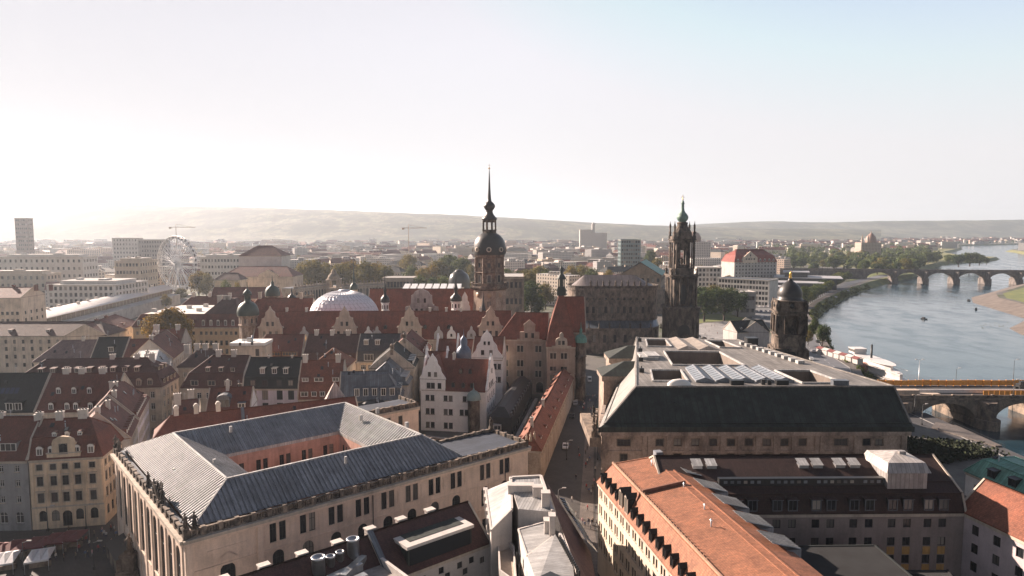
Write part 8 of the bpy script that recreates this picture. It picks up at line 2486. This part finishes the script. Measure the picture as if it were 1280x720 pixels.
# trees by hand: (u, v_base, v_top, width px, depth, kind, label)
LT = [
 (880, 402, 357, 38, None, 'dark', 'tallest dense green tree of the park clump behind the church tower'),
 (905, 401, 358, 36, None, 'dark', 'broad dark green tree in the middle of the park clump'),
 (922, 396, 362, 24, None, 'dark', 'dark green tree at the right end of the park clump'),
 (890, 392, 355, 26, None, 'olive', 'yellowing tree at the back of the park clump'),
 (915, 388, 360, 20, None, 'olive', 'small olive tree against the white government range'),
 (935, 380, 357, 18, None, 'dark', 'round dark tree before the white government range'),
 (945, 376, 362, 14, None, 'green', 'small green tree by the pale pavilion'),
 (918, 416, 400, 8, None, 'green', 'small green tree against the pale gable of the restaurant house'),
 (1028, 432, 405, 18, None, 'dark', 'dark green bank tree right of the black-domed tower'),
 (1016, 425, 398, 14, None, 'green', 'light green bank tree just behind the black-domed tower'),
 (1010, 432, 412, 12, None, 'olive', 'yellow-green bush tree below the bank trees'),
 (1004, 388, 357, 14, None, 'dark', 'dark tree at the start of the clipped avenue by the parliament'),
]
for u, vb, vt, wpx, _, kind, lab in LT:
    x, y = at(u, vb, 0); tree(x, y, zat(vt, y), wpx / FPX * y * 1.1, kind, lab)
# clipped avenue along the river road
for k in range(22):
    f = k / 21
    u, v = 1008 + 52 * f, 382 - 33 * f
    for dv_ in (0, 1):
        x, y = at(u - dv_ * 5, v - dv_ * 2.2, 0); tree(x, y, 11 + random.uniform(-1, 1.5), 10, random.choice(('green', 'dark')), 'clipped green avenue tree beside the river road', 'avenue trees by the river road')
# left and centre park trees behind the galleries
for i, (u, vt, wpx, Y, kind) in enumerate(((377, 327, 26, 690, 'olive'), (392, 324, 30, 660, 'olive'), (406, 328, 26, 680, 'olive'), (425, 328, 28, 650, 'olive'), (440, 325, 30, 680, 'autumn'), (455, 324, 30, 640, 'olive'), (470, 328, 26, 660, 'olive'), (482, 332, 22, 650, 'olive'), (511, 318, 22, 900, 'olive'), (514, 331, 22, 720, 'green'), (528, 335, 20, 690, 'olive'), (540, 331, 22, 740, 'autumn'), (548, 324, 26, 780, 'olive'), (562, 318, 30, 800, 'green'), (578, 322, 26, 780, 'green'), (588, 330, 20, 760, 'olive'), (632, 334, 24, 640, 'green'), (646, 338, 22, 620, 'dark'), (660, 336, 26, 640, 'olive'), (674, 332, 28, 660, 'olive'), (686, 338, 24, 630, 'green'), (664, 350, 26, 560, 'dark'), (682, 352, 24, 570, 'olive'), (655, 362, 20, 520, 'dark'), (672, 368, 20, 500, 'green'), (715, 330, 22, 700, 'olive'), (728, 331, 22, 720, 'olive'), (740, 334, 18, 700, 'green'), (762, 336, 14, 690, 'olive'), (556, 345, 22, 590, 'green'), (540, 346, 18, 580, 'dark'), (525, 344, 18, 600, 'green'), (282, 350, 14, 545, 'green'), (296, 351, 12, 540, 'olive'), (248, 338, 20, 650, 'autumn'), (258, 340, 18, 640, 'olive'), (820, 322, 18, 860, 'olive'), (812, 312, 16, 980, 'dark'))):
    lm = 'left of the crown gate' if u < 417 else 'behind the glass dome' if u < 490 else 'left of the great castle tower' if u < 612 else 'right of the great castle tower' if u < 700 else 'behind the church roof'
    nth = ('rounded', 'broad', 'tall', 'loose', 'dense', 'spreading', 'low', 'ragged')[i % 8]
    if u < 300: lm = 'near the ferris wheel'
    tree(xat(u, Y, 20), Y, zat(vt, Y), wpx / FPX * Y * 1.12, kind, f'{nth} {dict(olive="olive-brown", green="green", dark="dark green", autumn="golden")[kind]} park tree {lm}', 'park trees around the old town')
for u, vb, vt, wpx, kind, lab in ((1198, 334, 318, 22, 'dark', 'dark tree clump at the left of the wooded spit past the far bridge'), (1212, 333, 315, 24, 'dark', 'largest dark tree on the wooded spit past the far bridge'), (1224, 332, 318, 18, 'green', 'green tree near the tip of the wooded spit'), (1233, 331, 322, 10, 'dark', 'lowest dark bush at the very tip of the wooded spit'), (1186, 330, 318, 14, 'green', 'lone green tree on the meadow before the wooded spit')):
    x, y = at(u, vb, 0); tree(x, y, zat(vt, y), wpx / FPX * y, kind, lab)
hedge('dark foliage mass added to darken the terrace between the assembly house and the quay', [(100, 192), (112, 188), (128, 184)], (5.6, 7.4), 6.0, LF_H, 5600, 8)  # foliage added to darken the terrace where the shade falls
# ================================================================ THE FAR CITY
rf = random.Random(21)
FW_ = [far_wall('far_wall_cream', (0.52, 0.45, 0.36)), MATS['far_wall_white'], far_wall('far_wall_rose2', (0.50, 0.37, 0.29)), far_wall('far_wall_grey', (0.38, 0.37, 0.36))]
FN = ['cream', 'white', 'rosy', 'grey']
FR_ = [T_RED2, T_BRN, ROOFTOP, T_SLATE, T_RED]
FRN = ['red', 'brown', 'flat pale', 'slate', 'dark red']
def inside_river(x, y, pad=0):
    def xl(line):
        for (a, b_), (c, d) in zip(line, line[1:]):
            if b_ <= y <= d: return a + (c - a) * (y - b_) / (d - b_ + 1e-6)
        return None
    l_, r_ = xl(LEFT_BANK), xl(RIGHT_BANK)
    return l_ is not None and r_ is not None and l_ - 30 - pad < x < r_ + 25 + pad
LMK = [(28, 'brown tower block'), (120, 'retail block'), (221, 'ferris wheel'), (325, 'red theatre hall'), (420, 'glass dome'), (511, 'orange crane'), (612, 'great castle tower'), (700, 'castle lantern'), (737, 'mill tower'), (787, 'green glass tower'), (852, 'church tower'), (935, 'red-roofed hotel'), (1000, 'parliament'), (1087, 'rose glass dome'), (1180, 'far bridge'), (1260, 'river bend')]
def where(u, Y):
    b_ = min(LMK, key=lambda q: abs(q[0] - u))
    dist = 'just' if abs(u - b_[0]) < 12 else 'a little' if abs(u - b_[0]) < 30 else 'well'
    dep = 'nearer' if Y < 900 else 'mid-distance' if Y < 1300 else 'far'
    return f"{dist} {'left' if u < b_[0] else 'right'} of the {b_[1]}", dep
TAKEN = []
def free(x, y, w, d):
    for a, b_, c, e in TAKEN:
        if abs(x - a) < (w + c) / 2 + 6 and abs(y - b_) < (d + e) / 2 + 6: return False
    TAKEN.append((x, y, w, d)); return True
for o in list(scene.objects):
    if o.parent is None and 'category' in o and o.location.y > 480 and o['category'] not in ('tree', 'car', 'bridge', 'boat', 'street lamp'):
        TAKEN.append((o.location.x + 15, o.location.y + 15, 70, 60))
def far_house(x, y, w, d, h, rh, wi, ri, rz, mb=None):
    m = mb or MB()
    c, s = math.cos(rz), math.sin(rz)
    T = lambda px, py, pz: (px * c - py * s + (x if mb else 0), px * s + py * c + (y if mb else 0), pz)
    q = [(-w / 2, -d / 2), (w / 2, -d / 2), (w / 2, d / 2), (-w / 2, d / 2)]
    for i in range(4):
        a, b_ = q[i], q[(i + 1) % 4]
        m.poly([T(*a, 0), T(*b_, 0), T(*b_, h), T(*a, h)], wi if mb else 0)
    rm = (4 + ri) if mb else 1
    if rh < .5:
        m.poly([T(*p, h) for p in q], rm)
        m.box(0, 0, 0, 0, 0, 0) if False else None
        if not mb:
            m.box(-w * .2, w * .1, -d * .2, d * .2, h, h + 2.6, 0, 1); m.box(w * .2, w * .3, -d * .1, d * .1, h, h + 1.6, 0, 1)
    else:
        e = .5; hp = d * .4 if ri % 2 else 0
        Q = [(-w / 2 - e, -d / 2 - e), (w / 2 + e, -d / 2 - e), (w / 2 + e, d / 2 + e), (-w / 2 - e, d / 2 + e)]
        r0, r1 = (-w / 2 + hp, 0), (w / 2 - hp, 0)
        m.poly([T(*Q[0], h), T(*Q[1], h), T(*r1, h + rh), T(*r0, h + rh)], rm); m.poly([T(*Q[2], h), T(*Q[3], h), T(*r0, h + rh), T(*r1, h + rh)], rm)
        m.poly([T(*Q[1], h), T(*Q[2], h), T(*r1, h + rh)], rm if hp else (wi if mb else 0)); m.poly([T(*Q[3], h), T(*Q[0], h), T(*r0, h + rh)], rm if hp else (wi if mb else 0))
        if not mb:
            for k in range(max(1, int(w / 14))): m.box(-w / 2 + (k + .5) * 14 - .7, -w / 2 + (k + .5) * 14 + .7, -.6, .6, h + rh - 1, h + rh + 1.6, 0)
    if not mb:
        o = m.build('distant_building', [FW_[wi], FR_[ri]], None, (x, y, 0), rz); return o
n_built = 0
tries = 0
while n_built < 250 and tries < 6000:
    tries += 1
    Y = 600 + 1500 * rf.random() ** 1.5
    u = rf.uniform(-30, 860) if rf.random() < .92 else rf.uniform(860, 980)
    if Y < 720 and not (u < 140 or 690 < u < 770): continue
    if 360 < u < 600 and Y < 820: continue
    if 860 <= u and Y < 950: continue
    w, d = rf.uniform(22, 70), rf.uniform(12, 20)
    modern = rf.random() < .45
    h = rf.uniform(11, 19) if not modern else rf.choice((14, 18, 22, 27))
    x, y = (u - 640) / FPX * Y, Y
    if inside_river(x, y) or not free(x, y, w, d): continue
    wi = rf.choice((0, 0, 1, 1, 2, 3)) if not modern else rf.choice((1, 1, 3, 0))
    ri = rf.choice((0, 0, 1, 3, 4)) if not modern else 2
    rh = 0 if modern else rf.uniform(4, 7)
    rz = rf.choice((.25, .25 + math.pi / 2, -.35, -.1, .6)) + rf.uniform(-.1, .1)
    o = far_house(x, y, w, d, h, rh, wi, ri, rz)
    a, dep = where(u, Y)
    size = 'long' if w > 52 else 'short' if w < 34 else 'mid-sized'
    tag(o, f'{dep} {size} {FN[wi]} block, {FRN[ri]} roof, {a}', 'distant building', 'city blocks beyond the old town'); n_built += 1
# blocks too far and too many to single out: one mass
m = MB()
for k in range(2600):
    Y = 2000 + 2400 * rf.random() ** .9 if k % 4 else rf.uniform(900, 2000)
    u = rf.uniform(-60, 1320)
    x = (u - 640) / FPX * Y
    if Y < 1900 and (u > 960): continue
    if inside_river(x, Y, 10) or not free(x, Y, 24, 14): continue
    if len(TAKEN) > 2300: TAKEN[:] = TAKEN[-1500:]
    if Y > 3200 and rf.random() < .35: continue
    modern = rf.random() < .35
    far_house(x, Y, rf.uniform(18, 60), rf.uniform(12, 18), rf.uniform(9, 15) if not modern else rf.choice((12, 16, 24)), 0 if modern else rf.uniform(4, 6), rf.choice((0, 1, 1, 2, 3)), 2 if modern else rf.choice((0, 1, 4, 0)), rf.uniform(-.6, 1.2), m)
for k in range(420):                                     # red roofed suburb beyond the river bend
    Y = rf.uniform(2500, 4300); u = rf.uniform(1000, 1330); x = (u - 640) / FPX * Y
    if inside_river(x, Y, 10): continue
    far_house(x, Y, rf.uniform(14, 46), rf.uniform(11, 16), rf.uniform(9, 15), rf.uniform(4, 6), rf.choice((0, 2, 1, 0)), rf.choice((0, 4, 0, 1)), rf.uniform(-.6, 1.2), m)
o = m.build('distant_suburbs', FW_ + FR_); o['kind'] = 'stuff'; o['label'] = 'mass of far suburban blocks fading into the haze'
# trees between the houses: the nearest as things, the rest as one wood
nt = 0
tries = 0
while nt < 150 and tries < 4000:
    tries += 1
    if nt < 62:                                          # wooded spit and bank right of the parliament
        Y = rf.uniform(980, 1500); u = rf.uniform(965, 1232)
        x = (u - 640) / FPX * Y
        if u < 1045 and rf.random() < .55: continue
    else:
        Y = 560 + 800 * rf.random(); u = rf.uniform(0, 960); x = (u - 640) / FPX * Y
        if Y < 640 and 300 < u < 640: continue
    if inside_river(x, Y, -24): continue
    if not free(x, Y, 8, 8): continue
    kind = rf.choice(('dark', 'green', 'dark', 'green', 'olive')) if u > 860 else rf.choice(('olive', 'green', 'olive', 'dark'))
    h = rf.uniform(13, 25) if u > 960 else rf.uniform(11, 18)
    a, dep = where(u, Y)
    tree(x, Y, h, h * rf.uniform(.75, 1.1), kind, f'{dict(olive="olive", green="green", dark="dark green")[kind]} {"tall" if h > 18 else "short"} {dep} tree {a}', 'trees of the outer city'); nt += 1
def woods(name, label, n, gen, mat, leaf, per, seed):
    rnd = random.Random(seed); V, F = [], []
    for k in range(n):
        g = gen(rnd)
        if not g: continue
        x, y, z0, h = g
        w = h * rnd.uniform(.7, 1.1)
        for j in range(per):
            d = Vector((rnd.gauss(0, 1), rnd.gauss(0, 1), rnd.gauss(0, 1))).normalized()
            r = rnd.uniform(.55, 1.05) * (1 + .3 * math.sin(d.x * 5 + k) * math.cos(d.y * 4))
            q = Vector((x + d.x * w * .45 * r, y + d.y * w * .45 * r, z0 + h * .55 + d.z * h * .42 * r))
            nr = (d + Vector((rnd.uniform(-.6, .6), rnd.uniform(-.6, .6), rnd.uniform(0, .8)))).normalized(); a = nr.orthogonal().normalized(); b_ = nr.cross(a); l = leaf * h * rnd.uniform(.6, 1.3)
            i = len(V); V += [tuple(q - a * l), tuple(q - b_ * l * .7), tuple(q + a * l), tuple(q + b_ * l * .7)]; F.append((i, i + 1, i + 2, i + 3))
    me = bpy.data.meshes.new(name); me.from_pydata(V, [], F); me.materials.append(mat)
    o = bpy.data.objects.new(name, me); col.objects.link(o); o['kind'] = 'stuff'; o['label'] = label
def g1(r):
    Y = r.uniform(1000, 4400); u = r.uniform(-60, 980); x = (u - 640) / FPX * Y
    return None if inside_river(x, Y) else (x, Y, 0, r.uniform(9, 17))
woods('city_woods', 'olive green tree cover scattered between the far city blocks', 1500, g1, LF_O, .16, 46, 2)
def g2(r):
    Y = r.uniform(1050, 2400); u = r.uniform(940, 1225); x = (u - 640) / FPX * Y
    v = 287 + 67 * FPX / Y
    if (1160 < u and Y > 1450) or (inside_river(x, Y, -26)): return None
    if u < 1080 and r.random() < .7: return None
    return (x, Y, 0, r.uniform(12, 24))
woods('riverside_woods', 'dark green wood on the flat land beyond the far bridge', 620, g2, LF_G, .14, 80, 3)
def g3(r):
    Y = r.uniform(2400, 4600); u = r.uniform(880, 1330); x = (u - 640) / FPX * Y
    return None if inside_river(x, Y) else (x, Y, 0, r.uniform(9, 17))
woods('valley_woods', 'blue-green tree belts across the far valley floor', 900, g3, LF_D, .18, 40, 5)
# bank bushes
def g4(r):
    i = r.randrange(3, len(LEFT_BANK) - 14); p = Vector(LEFT_BANK[i]).lerp(Vector(LEFT_BANK[i + 1]), r.random()); o = r.uniform(-1, 5)
    a = Vector(LEFT_BANK[i + 1]) - Vector(LEFT_BANK[i]); a.normalize()
    p = p + Vector((-a.y, a.x)) * o
    return (p.x, p.y, -5.5 + o * .7, r.uniform(1.6, 4.2))
woods('bank_shrubs', 'green shrub cover along the curved river bank', 420, g4, LF_G, .16, 40, 7)
def g5(r):
    x, y = at(r.uniform(1226, 1262), r.uniform(403, 412), WATER_Z); return (x, y, WATER_Z - .6, r.uniform(.5, 1.0))
woods('shallows_weed', 'brown weed patches in the shallows off the gravel spit', 60, g5, LF_O, .2, 24, 9)
# ================================================================ SQUARE: STALLS, PEOPLE, MONUMENT
AWR = plain('awning_dark_red', (0.13, 0.035, 0.035), .8, 0, .25)
AWW = plain('awning_white', (0.62, .62, .62), .7, 0, .12)
def stall(x, y, rz, w, d, mat, label, group, nseg=1):
    t = thing('market_stall', label, 'market stall', (x, y, .01), rz, group)
    for sx_ in (-1, 1):
        for sy_ in (-1, 1): m = MB(); m.box(-.05, .05, -.05, .05, 0, 2.5); m.build('leg', M_STEEL, t, (sx_ * (w / 2 - .1), sy_ * (d / 2 - .1), 0))
    m = MB()
    for k in range(nseg):
        a, b_ = -w / 2 + w * k / nseg, -w / 2 + w * (k + 1) / nseg; c = (a + b_) / 2
        m.poly([(a, -d / 2, 2.4), (b_, -d / 2, 2.4), (c, 0, 3.3)]); m.poly([(b_, -d / 2, 2.4), (b_, d / 2, 2.4), (c, 0, 3.3)]); m.poly([(b_, d / 2, 2.4), (a, d / 2, 2.4), (c, 0, 3.3)]); m.poly([(a, d / 2, 2.4), (a, -d / 2, 2.4), (c, 0, 3.3)])
        m.poly([(a, -d / 2, 2.1), (b_, -d / 2, 2.1), (b_, -d / 2, 2.4), (a, -d / 2, 2.4)])
    m.build('canopy', mat, t)
    m = MB(); m.box(-w / 2 + .3, w / 2 - .3, -.5, .2, 0, .9); m.build('counter', S_MID, t)
for k, (u, v) in enumerate(((-4, 684), (22, 680), (48, 676), (72, 671), (90, 668))):
    x, y = at(u, v, 2.6); stall(x, y, R(8), 4.6, 5.5, AWR, ('dark red stall canopy cut by the left edge', 'second dark red stall canopy from the left edge', 'middle one of the dark red stall canopies', 'fourth dark red stall canopy, next to the lane', 'rightmost dark red stall canopy below the yellow corner house')[k], 'dark red canopies on the square', 2)
for k, (u, v) in enumerate(((6, 696), (50, 692))):
    x, y = at(u, v, 2.6); stall(x, y, R(22), 4.2, 6.0, AWW, ('white stall canopy at the left edge in front of the red ones', 'white ridged stall canopy right of the other white one')[k], 'white canopies on the square', 3)
t = thing('monument', 'dark statue monument on a stone pedestal with one sunlit side at the gallery corner', 'monument', (*at(163, 716, 0), 0))
m = MB(); m.box(-1.9, 1.9, -1.9, 1.9, 0, .8); m.box(-1.1, 1.1, -1.1, 1.1, .8, 3.6); m.box(-1.4, 1.4, -1.4, 1.4, 3.6, 4.0); m.build('pedestal', S_DARK, t)
link('statue', statue_mesh(4.0, S_DARK, 2), t, (0, 0, 4.0))

def person_mesh(name, pose, top, legs, skin=(0.45, 0.28, 0.2), hair=(0.05, 0.035, 0.025), long_hair=False):
    """one continuous body grown from a jointed skeleton, then coloured by what it wears"""
    V = [(0, 0, .95), (0, 0, 1.15), (0, .0, 1.38), (0, -.01, 1.50), (0, -.03, 1.62), (0, -.03, 1.72)]
    rad = [.145, .13, .15, .055, .095, .085]
    E = [(0, 1), (1, 2), (2, 3), (3, 4), (4, 5)]
    st = {'stand': (0.0, 0.0, .05), 'walk': (.22, -.2, .25), 'stroll': (-.16, .18, -.2)}[pose]
    for sg, sw in ((-1, st[0]), (1, st[1])):
        i = len(V)
        V += [(sg * .10, 0, .88), (sg * .11, -sw * .5, .48), (sg * .11, -sw + (.06 if sw < 0 else 0), .09), (sg * .12, -sw - .13, .04)]
        rad += [.095, .065, .045, .04]; E += [(0, i), (i, i + 1), (i + 1, i + 2), (i + 2, i + 3)]
        j = len(V); a = -sw * .8
        V += [(sg * .20, 0, 1.40), (sg * .25, -a * .35 + .02, 1.12), (sg * .25, -a - .08, .88), (sg * .25, -a - .10, .79)]
        rad += [.058, .045, .034, .036]; E += [(2, j), (j, j + 1), (j + 1, j + 2), (j + 2, j + 3)]
    me = bpy.data.meshes.new(name); me.from_pydata(V, E, [])
    o = bpy.data.objects.new(name, me); col.objects.link(o)
    md = o.modifiers.new('skin', 'SKIN'); o.modifiers.new('sub', 'SUBSURF').levels = 1
    for v_, r_ in zip(me.skin_vertices[0].data, rad): v_.radius = (r_, r_ * .8)
    me.skin_vertices[0].data[0].use_root = True
    dg = bpy.context.evaluated_depsgraph_get()
    out = bpy.data.meshes.new_from_object(o.evaluated_get(dg))
    bpy.data.objects.remove(o)
    for nm, c in (('top', top), ('legs', legs), ('skin', skin), ('hair', hair), ('shoe', (0.03, .03, .03))):
        out.materials.append(plain(f'cloth_{c[0]:.2f}_{c[1]:.2f}_{c[2]:.2f}', c, .8))
    for p in out.polygons:
        c = p.center; z = c.z
        h = abs(c.x)
        p.use_smooth = True
        if z > 1.56: p.material_index = 3 if (z > 1.69 or c.y > .0) else 2
        elif z > 1.47: p.material_index = 2
        elif z < .86 and h > .2: p.material_index = 2
        elif z > .93 or (h > .19 and z > .86): p.material_index = 0
        elif z > .1: p.material_index = 1
        else: p.material_index = 4
    out.name = name
    hb = MB()                                              # face: nose and ears read at close range
    return out
PM = []
for i, (pose, top, legs, d) in enumerate((('walk', (.03, .03, .04), (.04, .05, .09), 'black jacket and dark jeans'), ('stand', (.55, .53, .5), (.05, .06, .1), 'white shirt and blue jeans'), ('stroll', (.30, .05, .05), (.03, .03, .035), 'red top and black trousers'), ('walk', (.08, .12, .22), (.16, .13, .1), 'blue jacket and beige trousers'), ('stand', (.16, .13, .10), (.03, .03, .03), 'brown coat'), ('stroll', (.5, .3, .32), (.2, .2, .22), 'pink top and grey trousers'))):
    PM.append((person_mesh('person', pose, top, legs), d, {'walk': 'walking', 'stand': 'standing', 'stroll': 'strolling'}[pose]))
rp = random.Random(9)
def person(u, v, where_, group):
    me, d, act = PM[rp.randrange(len(PM))]
    x, y = at(u, v, 0)
    o = link('person', me, None, (x, y, .022), rp.uniform(0, 6.28)); s = rp.uniform(.95, 1.06); o.scale = (s, s, s)
    tag(o, f'person in {d} {act} {where_}', 'person', group)
for k, (u, v) in enumerate(((736, 617), (739, 619), (741, 613), (733, 612), (735, 655), (731, 660), (738, 661), (741, 656), (746, 657), (728, 656), (734, 580), (737, 577), (744, 590), (733, 500), (738, 504), (735, 496), (741, 498), (729, 506), (715, 628), (720, 600), (745, 640), (726, 520), (712, 560))):
    person(u, v, 'in the lane ' + ('by the van' if v < 530 else 'by the assembly house corner' if v < 610 else 'beside the orange-roofed hotel'), 'people in the lane')
for k, (u, v) in enumerate(((98, 676), (103, 680), (108, 679), (112, 684), (118, 672), (128, 668), (133, 673), (139, 664), (144, 670), (99, 690), (123, 690), (95, 700), (80, 702), (70, 700), (110, 698), (86, 666))):
    person(u, v, 'on the dark square ' + ('beside the red canopies' if u < 112 else 'near the gallery corner'), 'people on the square')
for k, (u, v) in enumerate(((1168, 551), (1166, 548), (1173, 540), (1161, 545))): person(u, v, 'on the quay by the lit platform', 'people on the quay')
for k in range(26):
    v = rp.choice((rp.uniform(495, 530), rp.uniform(560, 660)))
    person(736 + rp.uniform(-16, 10) - (v - 560) * .02, v, 'in the lane ' + ('by the van' if v < 540 else 'beside the orange-roofed hotel'), 'people in the lane')
for k in range(20):
    person(rp.uniform(62, 150), rp.uniform(664, 706), 'among the crowd by the canopies', 'people on the square')
for k in range(14):
    person(rp.uniform(880, 925), rp.uniform(408, 424), 'out on the open paved square', 'people on the open square')
for k, (u, v) in enumerate(((722, 470), (716, 520), (748, 520), (708, 575), (747, 575), (698, 640), (749, 640))):
    x, y = at(u, v, 0); lamp(x, y, .02, 5.5, 'old black street lamp standing in the shaded lane', 'street lamps in the lane')
for k, (u, v) in enumerate(((60, 664), (108, 662), (30, 712), (118, 712))):
    x, y = at(u, v, 0); lamp(x, y, .02, 5.5, 'old black street lamp standing on the dark square', 'street lamps on the square')
for k, (u, v, w, lab) in enumerate(((719, 506, 0, 'silver car parked against the long low wing in the lane'), (715, 522, 2, 'black car parked behind the silver one in the lane'), (707, 560, 1, 'white car parked in the lane near the gallery end'), (640, 492, 2, 'black car in the castle forecourt'))):
    x, y = at(u, v, 0); car(x, y, R(82), lab, None, w, .03)
